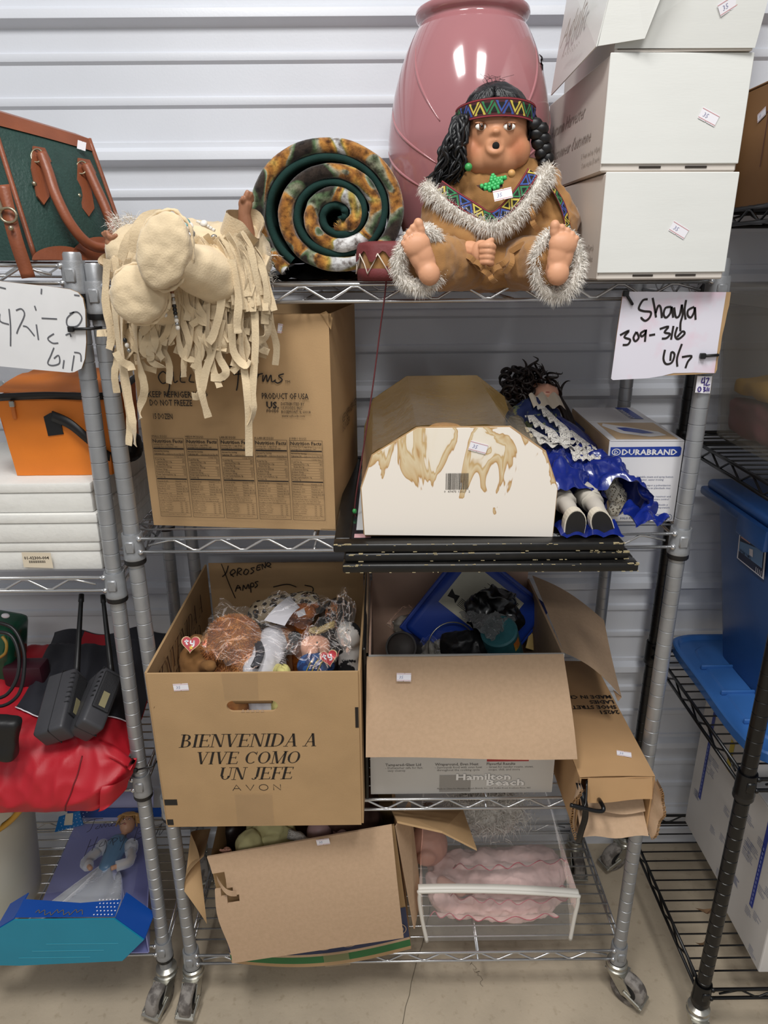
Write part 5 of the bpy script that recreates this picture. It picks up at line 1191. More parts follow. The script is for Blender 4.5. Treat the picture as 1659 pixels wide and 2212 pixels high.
for u, v in ((368, 1733), (360, 1776)):
    p = at(u, v, Y=AY0); t = MB().box(max(p.x-.010, AX0-.0004), p.x+.012, AY0-.0006, AY0+.002, p.z-.006, p.z+.006); T.part('black_tape', t, m_black, fp)
T.part('edge_print', MB().box(AX1-.006, AX1-.0005, AY0-.0006, AY0, .735, .775), m_ink, fp)
T.part('tape', MB().grid(lambda u, v: V((lerp(-.30, -.235, u), AY0-.0009-.0004*math.sin(u*20), lerp(AZ0+.001, .60, v))), 6, 6), m_tape, fp); T.part('tape', MB().quad((-.30, AY0-.0008, AZ1-.05), (-.245, AY0-.0008, AZ1-.05), (-.243, AY0-.0008, AZ1+.0005), (-.302, AY0-.0008, AZ1+.0005)), m_tape, fp)
sticker(T, at(391, 1484, Y=AY0), V((1, 0, .05)), V((0, 0, 1)), s='35')

# plush toys
def plush(name, label, head, hr, body, br, m, extra=None, furl=0, furn=0, wrinkle=.002):
    head, body = V(head), V(body); T = Thing(name, label, 'plush toy', (body.x, body.y, S3+.005))
    b = MB().sphere(head, hr, 20, 14); b.cap((body.x, body.y, S3+.006+br), body, br, br*.9, 16); b.cap(body, head, br*.8, min(hr if isinstance(hr, (int, float)) else min(hr), br)*.8)
    if extra: extra(b)
    u = bumpy(union(b, .004, 4), wrinkle, 60)
    o = T.part('body', u, m, smooth=True)
    if furn: T.part('pile', fur(MB(), surf_pts(u, furn, rr, flt=lambda c, n: c.z > .70), furl, .0007, 1, .5, .3, rr), m, o, kind='stuff')
    return T
def A(u, v, z): return at(u, v, Z=z)
rr = random.Random(31)
m_bear = mat('ginger_plush', '#a8662f', rough=.9, col2='#c48546', vs=40, sheen=.4)
T = plush('teddy_bear', 'fluffy ginger plush bear in a clear bag in the open carton', A(505, 1378, .80), (.048, .04, .042), A(490, 1405, .76), .052, m_bear, lambda b: (b.sphere(A(462, 1400, .79), .022), b.sphere(A(535, 1430, .77), .026)), .008, 16000)
T = plush('plush_monkey', 'brown plush toy with a red heart tag by the carton wall', A(425, 1392, .79), .020, A(418, 1425, .77), .030, mat('brown_plush', '#8a6238', rough=.95, var=.12, vs=60), lambda b: b.cap(A(420, 1440, .75), A(455, 1440, .78), .012, .012))
m_tred = mat('tag_red', '#b3202c', rough=.4); m_tyel = mat('tag_yellow', '#e0c03a', rough=.4)
def ty_tag(T, c, ex, ey, s, star):
    M = frame(c, ex, ey, 0); hp = []
    for i in range(32):
        a = 2*PI*i/32; hp.append((s*.062*16*math.sin(a)**3, s*.062*(13*math.cos(a)-5*math.cos(2*a)-2*math.cos(3*a)-math.cos(4*a))))
    o = T.part('heart_tag', MB().prism([M @ V((x*1.10, y*1.10+.001*s, 0)) for x, y in hp], M.to_3x3() @ V((0, 0, -.0008))), mat('tag_gold', '#d8b98a', rough=.4))
    T.part('heart_face', MB().prism([M @ V((x, y, .0006)) for x, y in hp], M.to_3x3() @ V((0, 0, -.0005))), m_tred, o)
    M2 = frame(c, ex, ey, .0012); t = MB(); w = s*.17
    stroke(t, [(-s*.5, s*.42), (-s*.48, -s*.0), (-s*.30, -s*.12)], w, M2); stroke(t, [(-s*.72, s*.22), (-s*.25, s*.26)], w, M2)
    stroke(t, [(-s*.02, s*.34), (s*.0, s*.02), (s*.3, s*.0), (s*.36, s*.36)], w, M2); stroke(t, [(s*.36, s*.36), (s*.34, -s*.25), (s*.05, -s*.32)], w, M2)
    T.part('tag_lettering', t, m_white, o)
    if star: T.part('tag_star', poly2(MB(), [(s*.1+(s*.30 if i % 2 == 0 else s*.13)*math.sin(PI*i/5), -s*.48+(s*.30 if i % 2 == 0 else s*.13)*math.cos(PI*i/5)) for i in range(10)], frame(c, ex, ey, .0016)), m_tyel, o)
ty_tag(T, A(412, 1390, .822), V((1, .1, -.1)), V((0, .55, .8)), .0155, True)
m_wht = mat('white_cotton', '#cfcdd2', rough=.85, var=.04, vs=20)
T = plush('plush_sack', 'white plush body with dark band and printed lettering in the carton', A(590, 1388, .785), (.030, .030, .032), A(575, 1430, .765), .042, m_wht, lambda b: b.cap(A(600, 1380, .78), A(560, 1450, .77), .028, .030))
t = MB(); LM = frame(A(612, 1442, .802), V((.25, .9, .1)), V((-1, .3, .12)), .010)
put_text(t, 'my', -.006, -.002, .020, LM, shear=.4); put_text(t, 'CARTA', .022, -.001, .016, LM, bold=.04); T.part('lettering', t, m_ink)
T.part('dark_band', MB().tube(catmull([A(556, 1380, .79), A(562, 1410, .805), A(550, 1440, .80)], 5), .008, 8, flat=.6), mat('navy_band', '#22222c', rough=.7), smooth=True)
T = plush('plush_dog', 'tan plush dog with a black nose in the carton', A(612, 1378, .79), .020, A(620, 1360, .75), .03, mat('tan_plush', '#9b6a45', rough=.9, var=.1, vs=60)); T.part('nose', MB().sphere(A(636, 1374, .812), (.012, .010, .009), 14, 10), m_black, smooth=True)
m_leo = mat('leopard_plush', '#b49a78', rough=.9)
nt = m_leo.node_tree; b = nt.nodes['Principled BSDF']; vo = nt.nodes.new('ShaderNodeTexVoronoi'); vo.inputs['Scale'].default_value = 85; rp = nt.nodes.new('ShaderNodeValToRGB'); e = rp.color_ramp.elements
e[0].position = .18; e[0].color = lin('#8a6a45'); e[1].position = .62; e[1].color = lin('#c9b697')
for p, c in ((.26, '#2a1d14'), (.46, '#2a1d14'), (.52, '#c9b697')): q = e.new(p); q.color = lin(c)
tc = [n for n in nt.nodes if n.type == 'TEX_COORD'][0]; nt.links.new(tc.outputs['Object'], vo.inputs['Vector']); nt.links.new(vo.outputs['Distance'], rp.inputs[0]); nt.links.new(rp.outputs[0], b.inputs['Base Color'])
T = plush('plush_leopard', 'leopard-spotted plush toy lying at the back of the carton', A(665, 1306, .80), .026, A(600, 1316, .785), .036, m_leo, lambda b: b.cap(A(565, 1325, .785), A(665, 1302, .80), .028, .026))
T = plush('plush_fish', 'bright orange plush toy behind the paper note in the carton', A(655, 1322, .812), (.026, .02, .018), A(650, 1335, .785), .026, mat('orange_plush', '#c8701e', rough=.9, col2='#a4540f', vs=120), lambda b: b.cap(A(650, 1320, .81), A(684, 1308, .815), .014, .006))
T.part('sewn_tag', MB().prism([A(640, 1322, .835), A(657, 1315, .835), A(661, 1328, .835), A(644, 1334, .835)], (0, 0, .0006)), m_white)
T = plush('plush_boy', 'curly blond plush figure with pink face and plaid shirt in the carton', A(682, 1400, .80), (.028, .026, .026), A(680, 1435, .77), .030, mat('pink_felt', '#dba389', rough=.9), lambda b: b.sphere(A(675, 1405, .815), (.012, .014, .010)))
cu = MB()
for k in range(160):
    a = rr.uniform(-2.6, .6); q = rr.uniform(.3, 1); c = A(684, 1392, .815); c = c+V((.030*q*math.cos(a+1.6)*1.0, .012+.018*rr.random(), .012+.016*q*abs(math.sin(a))))
    cu.tube([c+V((.0032*math.cos(t), .0032*math.sin(t), .0008*t)) for t in [i*.9 for i in range(8)]], .0011, 5)
T.part('curly_hair', cu, mat('blond_curl', '#b9a374', rough=.8, var=.1, vs=200), smooth=True, kind='stuff'); T.part('eye', MB().sphere(A(685, 1388, .826), .0018, 10, 8), m_pup)
m_plaid = mat('plaid', '#27508a', rough=.85, col2='#1c2f5c', c2=(.48, .52), vs=90)
T.part('shirt', bumpy(MB().sphere(A(682, 1437, .795), (.034, .024, .022), 18, 12), .002, 60), m_plaid, smooth=True)
for k in range(3): T.part('plaid_stripe', MB().tube([A(662+12*k, 1450, .80), A(670+12*k, 1432, .8185), A(676+12*k, 1425, .818)], .0012, 5), mat('stripe_yellow', '#b9a650', rough=.8))
ty_tag(T, A(710, 1420, .828), V((1, -.05, .25)), V((-.1, .5, .85)), .0145, False)
T = plush('plush_cow', 'black and white plush toy by the right wall of the carton', A(752, 1372, .80), .026, A(755, 1400, .77), .024, mat('cow_plush', '#cfccc8', rough=.9, col2='#19191b', c2=(.5, .53), vs=32), lambda b: b.cap(A(745, 1345, .81), A(752, 1372, .80), .010, .016))
T = plush('plush_tiger', 'dark striped plush toy in the far right corner of the carton', A(730, 1320, .79), .028, A(720, 1330, .765), .034, mat('tiger_plush', '#5b4a3c', rough=.9, col2='#1a1513', c2=(.48, .55), vs=60))
T = plush('plush_chick', 'pale yellow plush toy at the front edge of the carton', A(612, 1450, .79), .013, A(600, 1452, .765), .018, mat('yellow_plush', '#d9cf85', rough=.9))
solo('paper_note', MB().grid(lambda u, v: lerp(lerp(A(570, 1340, .835), A(625, 1288, .845), u), lerp(A(615, 1352, .838), A(648, 1312, .842), u), v)+V((0, 0, .005*math.sin(PI*u))), 8, 6), m_white, 'white paper note lying on the plush toys in the carton', 'paper')
def crumple(name, label, cornersZ, nu=26, nv=20, amp=.010, seed=1, mm=None):
    "crumpled clear bag lying over things: four corners (u, v, z)"
    c = [A(*q) for q in cornersZ]
    def fn(u, v):
        p = lerp(lerp(c[0], c[1], u), lerp(c[3], c[2], u), v); q = V((u*4.3+seed, v*4.1, seed*2.2))
        return p+V((noise.noise(q*1.7)*.006, noise.noise(q*1.5+V((5, 0, 0)))*.006, abs(noise.noise(q))*amp*2.2+abs(noise.noise(q*2.7))*amp*.8+.010*math.sin(PI*u)*math.sin(PI*v)))
    solo(name, MB().grid(fn, nu, nv), mm or m_bag, label, 'plastic bag')
m_bag = film('clear_poly_bag', .04, '#ffffff', .08, .8, 40, refl=1.0)
crumple('clear_plastic_bag', 'clear crumpled bag around the ginger plush bear', ((430, 1402, .815), (476, 1298, .845), (690, 1400, .815), (520, 1462, .822)), seed=1)
crumple('clear_plastic_bag', 'clear bag over the plush figure with plaid shirt', ((620, 1400, .815), (715, 1320, .850), (768, 1400, .822), (690, 1462, .826)), seed=5)
crumple('clear_plastic_bag', 'clear bag standing up in the right corner of the toy carton', ((700, 1330, .82), (745, 1270, .88), (768, 1320, .86), (757, 1420, .82)), seed=9)
crumple('clear_plastic_bag', 'clear bag over the leopard plush at the carton back', ((540, 1330, .825), (590, 1285, .85), (730, 1300, .845), (660, 1362, .835)), seed=14)
T = Thing('black_board', 'thin black board standing between the two open cartons', 'board', (-.071, .15, S3))
T.part('board', MB().rbox(-.0755, -.0695, -.012, .30, S3, .848, .002, 1), m_fr)

# ------------------------------------------------------------------ Hamilton Beach carton
HX0, HX1, HY0, HY1, HZ0, HZ1 = -.0655, .2725, 0, .30, S3, .826
T = Thing('cooker_carton', 'open slow-cooker carton with big kraft flap folded down in front', 'box', ((HX0+HX1)/2, .15, HZ0))
m_hbp = mat('grey_white_print', '#c9c5bf', rough=.5, var=.03, vs=8); m_pinkin = mat('pinkish_kraft', '#cdaa95', rough=.85, var=.06, vs=16)
fp = T.part('front_panel', MB().box(HX0, HX1, HY0, HY0+.004, HZ0, HZ1), m_hbp)
T.part('side_panel', MB().box(HX0, HX0+.004, HY0+.004, HY1, HZ0, HZ1), m_pinkin); T.part('side_panel', MB().box(HX1-.004, HX1, HY0+.004, HY1, HZ0, HZ1), m_card_l)
T.part('back_panel', MB().box(HX0+.004, HX1-.004, HY1-.004, HY1, HZ0, HZ1+.05), m_pinkin); T.part('bottom_panel', MB().box(HX0+.004, HX1-.004, HY0+.004, HY1-.004, HZ0, HZ0+.004), m_card_l)
T.part('side_flap', MB().quad((HX0-.001, .01, HZ1), (HX0-.001, HY1, HZ1), (HX0-.003, HY1-.01, HZ1+.045), (HX0-.003, .05, HZ1+.012), .003), m_card_l)
a, b_ = V((HX0-.003, -.003, HZ1)), V((HX1-.002, -.003, HZ1)); c, d = at(1247, 1639, Y=-.085), at(790, 1638, Y=-.078)
ff = MB().grid(lambda u, v: lerp(lerp(a, b_, u), lerp(d, c, u), v)+V((0, -.007*math.sin(PI*v)-.003*math.sin(u*5+v*4), .0)), 16, 10); ff.grid(lambda u, v: lerp(lerp(a, b_, 1-u), lerp(d, c, 1-u), v)+V((0, -.007*math.sin(PI*v)-.003*math.sin((1-u)*5+v*4)+.004, -.001)), 16, 10)
fl = T.part('front_flap', ff, m_card_l, smooth=True)
p = at(872, 1457, Y=-.022); sticker(T, V((p.x, p.y-.008, p.z)), V((1, 0, -.03)), V((0, .45, .9)))
n0, f0 = V((HX1, .004, HZ1)), V((HX1+.006, HY1, HZ1+.008)); nf, ffr = at(1343, 1506, Y=.02), at(1305, 1340, Y=.24)
T.part('side_flap', MB().grid(lambda u, v: lerp(lerp(n0, f0, u), lerp(nf, ffr, u), v)+V((0, 0, .012*math.sin(PI*v)-.006*math.sin(PI*u)*v)), 12, 10), m_card_l, smooth=True)
T.part('torn_corner', MB().prism([nf, nf+V((-.012, .012, .006)), nf+V((-.004, .004, -.012))], (0, .003, 0)), m_card_l)
HM = frame((0, HY0, 0), (1, 0, 0), (0, 0, 1), .0005); t = MB()
d_ = MB(); rect(d_, .062, HZ0+.004, .120, HZ0+.042, HM); T.part('grey_square', d_, mat('grey_ink', '#9b9690', rough=.5), fp)
HM2 = frame((0, HY0, 0), (1, 0, 0), (0, 0, 1), .0009); HM3 = frame((0, HY0, 0), (1, 0, 0), (0, 0, 1), .0013)
put_text(t, 'Hamilton', .0935, HZ0+.0310, .0190, HM2, bold=.03, width=.101); put_text(t, 'Beach', .150, HZ0+.0175, .0190, HM2, bold=.03, width=.070); T.part('lettering_shadow', t, mat('grey_dark_ink', '#77726c', rough=.5), fp)
t = MB(); put_text(t, 'Hamilton', .0925, HZ0+.0318, .0190, HM3, bold=.03, width=.101); put_text(t, 'Beach', .149, HZ0+.0183, .0190, HM3, bold=.03, width=.070); T.part('lettering', t, mat('white_ink', '#efece8', rough=.5), fp)
t = MB()
for x, hd_, l1, l2 in ((-.038, 'Tempered-Glass Lid', '- Dishwasher safe for fast,', 'easy cleanup'), (.053, 'Wraparound, Even Heat', '- Surrounds food with even heat', 'throughout the cooking cycle'), (.148, 'Flavorful Results', '- Great for tender roasts, stews,', 'soups, chili, and more')):
    put_text(t, hd_, x, HZ0+.0640, .0080, HM, bold=.02); put_text(t, l1, x, HZ0+.0575, .0066, HM); put_text(t, l2, x+.004, HZ0+.0515, .0066, HM)
put_text(t, 'Made in China for Hamilton Beach Brands, Inc., 263 Yadkin Road, Southern Pines, NC', .058, HZ0+.0095, .0050, HM)
T.part('lettering', t, mat('grey_text', '#6f6a66', rough=.5), fp)
d_ = MB(); rect(d_, .148, HZ0+.072, .225, HZ0+.13, HM); T.part('red_label', d_, mat('print_red2', '#a82a2e', rough=.5), fp)
# contents
def HA(u, v, z): return at(u, v, Z=z)
m_blu = mat('blue_plastic', '#1c3f9e', rough=.35, var=.06, vs=10)
T = Thing('tool_case', 'blue plastic tool case with a paper label leaning in the cooker carton', 'tool case', (.16, .25, S3+.005))
CM = Matrix.Translation((.150, .225, .775)) @ Matrix.Rotation(.05, 4, 'Z') @ Matrix.Rotation(-.30, 4, 'X') @ Matrix.Rotation(math.radians(40), 4, 'Y')
T.part('shell', MB().rbox(-.105, .105, -.018, .018, -.105, .105, .012, 3, CM), m_blu, smooth=math.radians(40)); T.part('rim', MB().rbox(-.112, .112, -.004, .004, -.112, .112, .003, 2, CM), m_blu)
lb = T.part('paper_label', MB().rbox(-.085, .055, -.0192, -.018, -.02, .085, .0004, 1, CM), mat('aged_label', '#cfc9b4', rough=.6, var=.06, vs=30))
t = MB(); LM = frame(CM @ V((-.08, -.0192, .0)), CM.to_3x3() @ V((1, 0, 0)), CM.to_3x3() @ V((0, 0, 1)), .0004)
poly2(t, [(.002, .0), (.016, .004), (.024, -.002), (.022, .016), (.012, .012), (.0, .018)], LM)
for k in range(6): rect(t, .028, -.002+.003*k, .05+.004*(k % 3), -.0008+.003*k, LM)
for k in range(14): rect(t, .085+k*.0032, .05, .085+k*.0032+(.0012 if k % 3 else .002), .078, LM)
for k in range(4): rect(t, .05, .04+k*.010, .075, .041+k*.010, LM)
T.part('lettering', t, m_ink, lb)
m_bbag = mat('black_poly', '#0c0c0d', rough=.28, spec=.6)
def lump(name, label, cat, c, r, mm, amp=.012, sc=35, seed=1, vox=.005):
    return solo(name, bumpy(bumpy(union(MB().sphere(c, r, 20, 14), vox, 1), amp, sc, seed), amp*.4, sc*2.6, seed+3), mm, label, cat, smooth=True)
lump('black_plastic_bag', 'shiny black plastic bag in front of the blue tool case', 'plastic bag', at(1068, 1325, Y=.15), (.052, .03, .052), m_bbag, .02, 30, 3)
T = Thing('tin_can', 'teal printed tin can with yellow and red labels in the cooker carton', 'can', at(1085, 1400, Y=.10)-V((0, 0, .09)))
KM = Matrix.Translation(at(1088, 1400, Y=.10)) @ Matrix.Rotation(-.30, 4, 'Y') @ Matrix.Rotation(.45, 4, 'X')
T.part('can_body', MB().lathe([(.0001, -.08), (.034, -.08), (.034, .06), (.031, .063), (.0001, .063)], 28, M=KM), mat('teal_print', '#2b5a60', rough=.4, var=.2, vs=60), smooth=math.radians(40))
for a0, z0 in ((-1.9, .0), (-1.0, .025), (-1.6, -.05)): T.part('can_label', MB().m(0).grid(lambda u, v: V((.0344*math.cos(a0+.5*u), .0344*math.sin(a0+.5*u), z0+.026*v)), 6, 2, KM), mat('orange_label', '#b5642c', rough=.4, col2='#c9a83a', vs=60))
crumple('clear_plastic_bag', 'grey crumpled bag half over the teal tin can', ((990, 1330, .835), (1075, 1335, .842), (1112, 1345, .835), (1060, 1390, .825)), seed=21, mm=film('smoky_bag', .10, '#9a9a98', .12, .6, 60))
T = Thing('steel_pipe', 'short dark grey pipe end by the left wall of the cooker carton', 'pipe', HA(880, 1410, .68))
PM = Matrix.Translation(HA(872, 1400, .735)) @ Matrix.Rotation(-.5, 4, 'Y') @ Matrix.Rotation(.9, 4, 'X')
T.part('pipe', MB().lathe([(.030, -.14), (.032, -.14), (.032, .02), (.0285, .02), (.0285, -.12)], 28, M=PM), mat('dark_pipe', '#45413f', rough=.55, var=.12, vs=40), smooth=math.radians(40))
T.part('pipe_cap', MB().sphere((0, 0, .012), (.030, .030, .018), 24, 12, PM), mat('dark_pipe2', '#4b4542', rough=.6, var=.12, vs=40), smooth=True)
for lb, u, v, z, r, ax in (('larger thin steel hoop standing in the cooker carton', 975, 1395, .755, .047, .25), ('thin steel hoop leaning behind the larger one', 965, 1350, .76, .050, .5)):
    c = HA(u, v, z); M = Matrix.Translation(c) @ Matrix.Rotation(.2, 4, 'Z') @ Matrix.Rotation(PI/2-ax, 4, 'X')
    solo('steel_hoop', MB().tube([M @ V((r*math.cos(q), r*math.sin(q), 0)) for q in [2*PI*i/40 for i in range(41)]], .0015, 6, cap=False), m_steel, lb, 'hoop', smooth=True)
for lb, u, v, r, s in (('clear bag of pale fittings behind the grey pipe', 878, 1345, (.035, .03, .03), 2), ('clear bag of white parts beside the steel hoop', 965, 1385, (.038, .03, .028), 6), ('clear bag with a paper slip by the pipe end', 925, 1400, (.022, .02, .022), 8)):
    c = HA(u, v, .735); T = Thing('parts_bag', lb, 'plastic bag', c-V((0, 0, .03)), group='bags of small parts in the cooker carton')
    T.part('contents', bumpy(union(MB().sphere(c-V((0, 0, .008)), tuple(q*.85 for q in r)), .004, 1), .009, 60, s), mat('pale_parts', '#8f897e', rough=.6, col2='#c9c4ba', vs=50), smooth=True)
    T.part('film', bumpy(bumpy(MB().sphere(c, r, 22, 16), .012, 40, s), .005, 110, s+4), m_bag)
lump('black_strap', 'black rubbery bundle under the hoops in the cooker carton', 'strap', at(1005, 1395, Y=.10), (.05, .03, .03), m_black, .010, 40, 5)
T = Thing('door_hinge', 'brass hinge with a yellow plate in the right of the cooker carton', 'hinge', HA(1145, 1385, .71))
T.part('yellow_plate', MB().rbox(-.02, .02, -.003, .003, -.01, .01, .002, 1, Matrix.Translation(HA(1135, 1365, .74)) @ Matrix.Rotation(-.7, 4, 'X')), mat('yellow_paint', '#c08a22', rough=.5))
T.part('leaf', MB().rbox(-.018, .02, -.0015, .0015, -.03, .004, .001, 1, Matrix.Translation(HA(1160, 1375, .735)) @ Matrix.Rotation(-.6, 4, 'X') @ Matrix.Rotation(.3, 4, 'Y')), mat('brass', '#8a7446', rough=.4, metal=.7))
lump('red_cloth', 'red scrap behind the blue tool case corner', 'cloth', V((.232, .287, .80)), (.014, .006, .040), mat('red_cloth', '#9a2226', rough=.8), .004, 40, 2)
lump('dark_bundle', 'dark cloth bundle filling the bottom of the cooker carton', 'cloth', V((.10, .15, .62)), (.15, .12, .075), mat('dark_cloth', '#1d1c1e', rough=.85, var=.2, vs=30), .015, 25, 4, .008)

# ------------------------------------------------------------------ long shoe-stretcher carton at the right
T = Thing('stretcher_carton', 'long narrow brown carton with an open crushed end sticking out at right', 'box', (.352, .08, S3))
X0, X1, Y0, Y1, Z0, Z1 = .289, .4165, -.095, .262, S3, .645
m_card_o = mat('kraft_orange', '#b69168', rough=.7, var=.06, vs=12, spec=.3)
T.part('top_panel', MB().grid(lambda u, v: V((lerp(X0, X1, u), lerp(Y0, Y1, v), Z1+.002*math.sin(PI*u))), 6, 6).grid(lambda u, v: V((lerp(X1, X0, u), lerp(Y0, Y1, v), Z1-.003)), 2, 2), m_card_o, smooth=True)
T.part('side_panel', MB().box(X0, X0+.003, Y0, Y1, Z0, Z1-.002), m_card_o); T.part('side_panel', MB().box(X1-.003, X1, Y0, Y1, Z0, Z1-.002), m_card_o)
T.part('bottom_panel', MB().box(X0+.003, X1-.003, Y0-.004, Y1, Z0, Z0+.003), m_card_l); T.part('back_panel', MB().box(X0+.003, X1-.003, Y1-.003, Y1, Z0+.003, Z1-.003), m_card_o)
tf = T.part('end_flap', MB().grid(lambda u, v: V((lerp(X0+.014, X1-.004, u), Y0-.010*v-.002*math.sin(u*6), Z1-.001-.044*v+.006*u*v)), 8, 6).grid(lambda u, v: V((lerp(X1-.004, X0+.014, u), Y0+.003-.010*v, Z1-.002-.044*v+.006*(1-u)*v)), 2, 4), m_card_o, smooth=True)
def ragged(side):
    x = X0 if side < 0 else X1
    return MB().grid(lambda u, v: V((x+side*(.004+.012*math.sin(PI*v)*u), Y0+.002-.022*u-.004*math.sin(v*15)*u, lerp(Z0+.001, Z1-.006, v))), 6, 16).grid(lambda u, v: V((x+side*(.004+.012*math.sin(PI*v)*u)-side*.004, Y0+.002-.022*u-.004*math.sin(v*15)*u, lerp(Z0+.001, Z1-.006, v))), 6, 16)
for s in (-1, 1): T.part('side_flap', ragged(s), m_card_l, smooth=True)
for s in (-1, 1):
    e = MB()
    for k in range(17):
        v = k/16; x = (X0 if s < 0 else X1)+s*(.002+.012*math.sin(PI*v)); e.tube([V((x+.0022*math.cos(q), Y0-.0205-.004*math.sin(v*15), lerp(Z0+.003, Z1-.008, v)+.0028*math.sin(q))) for q in [2*PI*i/8 for i in range(9)]], .0006, 4)
    T.part('corrugated_edge', e, m_card_edge, kind='stuff')
T.part('inner_fold', MB().grid(lambda u, v: V((lerp(X0+.012, X1-.006, u), Y0+.004+.03*v, Z0+.036+.022*v+.004*math.sin(u*7))), 10, 4), m_card_l, smooth=True); T.part('inner_fold', MB().grid(lambda u, v: V((lerp(X0+.008, X1-.004, u), Y0-.018+.04*v, Z0+.004+.026*v+.003*math.sin(u*9))), 10, 4), m_card_l, smooth=True)
TF = frame((0, 0, Z1+.0012), (-1, 0, 0), (0, -1, 0), .0012); t = MB()
for k, s in enumerate(('24251', 'SHOE STRETCHER', 'LADIES', 'MADE IN CHINA')):
    p = at(1300, 1537-11*k, Z=Z1); put_text(t, s, -.412, -p.y-.0, .0155, TF, bold=.03)
T.part('lettering', t, m_ink)
p = at(1348, 1629, Z=Z1+.002); sticker(T, p, V((1, -.28, 0)), V((0, 1, 0)))
hk = [at(u, v, Y=y) for u, v, y in ((1232, 1739, -.135), (1262, 1746, -.137), (1290, 1752, -.137), (1302, 1751, -.135), (1303, 1743, -.130), (1296, 1730, -.115), (1290, 1722, -.08))]
T2 = Thing('metal_hook', 'bent black metal hook poking out of the long carton end', 'hook', at(1265, 1760, Y=-.13))
T2.part('rod', MB().tube(catmull(hk, 5), .0036, 10), m_bpost, smooth=True)
T2.part('strap', MB().ribbon(catmull([at(1250, 1692, Y=-.100), at(1262, 1730, Y=-.122), at(1264, 1765, Y=-.124), at(1254, 1800, Y=-.122), at(1250, 1820, Y=-.116)], 5), V((.005, -.001, 0)), .001), m_bpost, smooth=True)
T2.part('thread', MB().tube(catmull(hk[:2]+[hk[1]+V((.01, .03, .03))], 4), .0018, 8), m_bpost, smooth=True)

# ------------------------------------------------------------------ bottom shelf: torn carton of dolls
T = Thing('torn_carton', 'torn brown carton on the bottom shelf with big front flap hanging', 'box', (-.18, .12, S4))
bl, brr = V((-.352, -.028, S4)), V((.012, -.002, S4)); dv = V((-.012, .28, 0))
tl, trr = V((-.372, -.026, .402)), V((-.022, -.008, .462))
m_nav = mat('navy_print_board', '#2c3350', rough=.6, var=.05, vs=12); m_grn = mat('green_print_board', '#2f6b3a', rough=.6, var=.05, vs=12)
def face(a, b, c, d, mm, nm, bow=0.0, th=.004):
    mb = MB().grid(lambda u, v: lerp(lerp(a, b, u), lerp(d, c, u), v)+V((0, -bow*math.sin(PI*u)*(1-v), 0)), 12, 8); mb.grid(lambda u, v: lerp(lerp(a, b, 1-u), lerp(d, c, 1-u), v)+V((0, th-bow*math.sin(PI*(1-u))*(1-v), 0)), 12, 8)
    return T.part(nm, mb, mm, smooth=True)
fp = face(bl, brr, trr, tl, m_card_in, 'front_panel', .022)
def strip_on(v0, v1, mm, nm, off=.0012):
    return T.part(nm, MB().grid(lambda u, v: lerp(lerp(bl, brr, u), lerp(tl, trr, u), lerp(v0, v1, v))+V((0, -off-.022*math.sin(PI*u)*(1-lerp(v0, v1, v)), 0)), 20, 3), mm, fp, smooth=True)
strip_on(0, .028, m_card, 'kraft_stripe'); strip_on(.028, .085, m_grn, 'green_stripe'); strip_on(.085, .105, m_card_l, 'kraft_stripe'); strip_on(.105, .36, m_nav, 'navy_stripe')
FMb = frame(bl, brr-bl, V((0, 0, 1)), .0); t = MB()
for k in range(7):
    x = .045+.048*k
    for r in (.021, .015): stroke(t, [(x+r*math.cos(q), .062+r*.8*math.sin(q)) for q in [2*PI*i/20 for i in range(21)]], .0014, Matrix.Translation((0, -.0245*math.sin(PI*min(1, x/.36)), 0)) @ FMb, k=0)
T.part('plate_motif', t, m_card_l, fp)
face(brr, brr+dv, trr+dv*1.0, trr, m_card, 'side_panel'); face(bl+dv, bl, tl, tl+dv, m_card, 'side_panel'); face(brr+dv, bl+dv, tl+dv, trr+dv, m_card_in, 'back_panel')
T.part('bottom_panel', MB().quad(bl, brr, brr+dv, bl+dv, -.003), m_card)
# front flap: hangs from the top edge
h0, h1 = at(447, 1852, Y=-.034), at(846, 1783, Y=-.022); g1, g0 = at(872, 2026, Y=-.062), at(500, 2081, Y=-.070)
nx, ny = 30, 14
fm = MB()
def flap(u, v): return lerp(lerp(h0, h1, u), lerp(g0, g1, u), v)+V((0, -.012*math.sin(PI*v)*(.4+.6*u), 0))+V((.004*math.sin(v*9), 0, 0))*(1-u)
for i in range(nx):
    for j in range(ny):
        u0, u1, v0, v1 = i/nx, (i+1)/nx, j/ny, (j+1)/ny
        if i < 4 and 2 <= j <= 5 and abs(i-(j-2)*.9) < 1.05: continue      # the tear
        q = [flap(u0, v0), flap(u1, v0), flap(u1, v1), flap(u0, v1)]; fm.add(q+[p+V((0, .0035, 0)) for p in q], [(0, 3, 2, 1), (4, 5, 6, 7), (0, 1, 5, 4), (1, 2, 6, 5), (2, 3, 7, 6), (3, 0, 4, 7)])
flo = T.part('front_flap', fm, m_card_l)
T.part('torn_strip', MB().grid(lambda u, v: flap(.02+.10*u, .16+.16*u+.05*v)+V((0, -.012*math.sin(PI*u), 0)), 8, 2), m_card_l, flo, smooth=True)
sticker(T, at(698, 1818, Y=-.033), V((1, 0, .16)), V((0, 0, 1)))
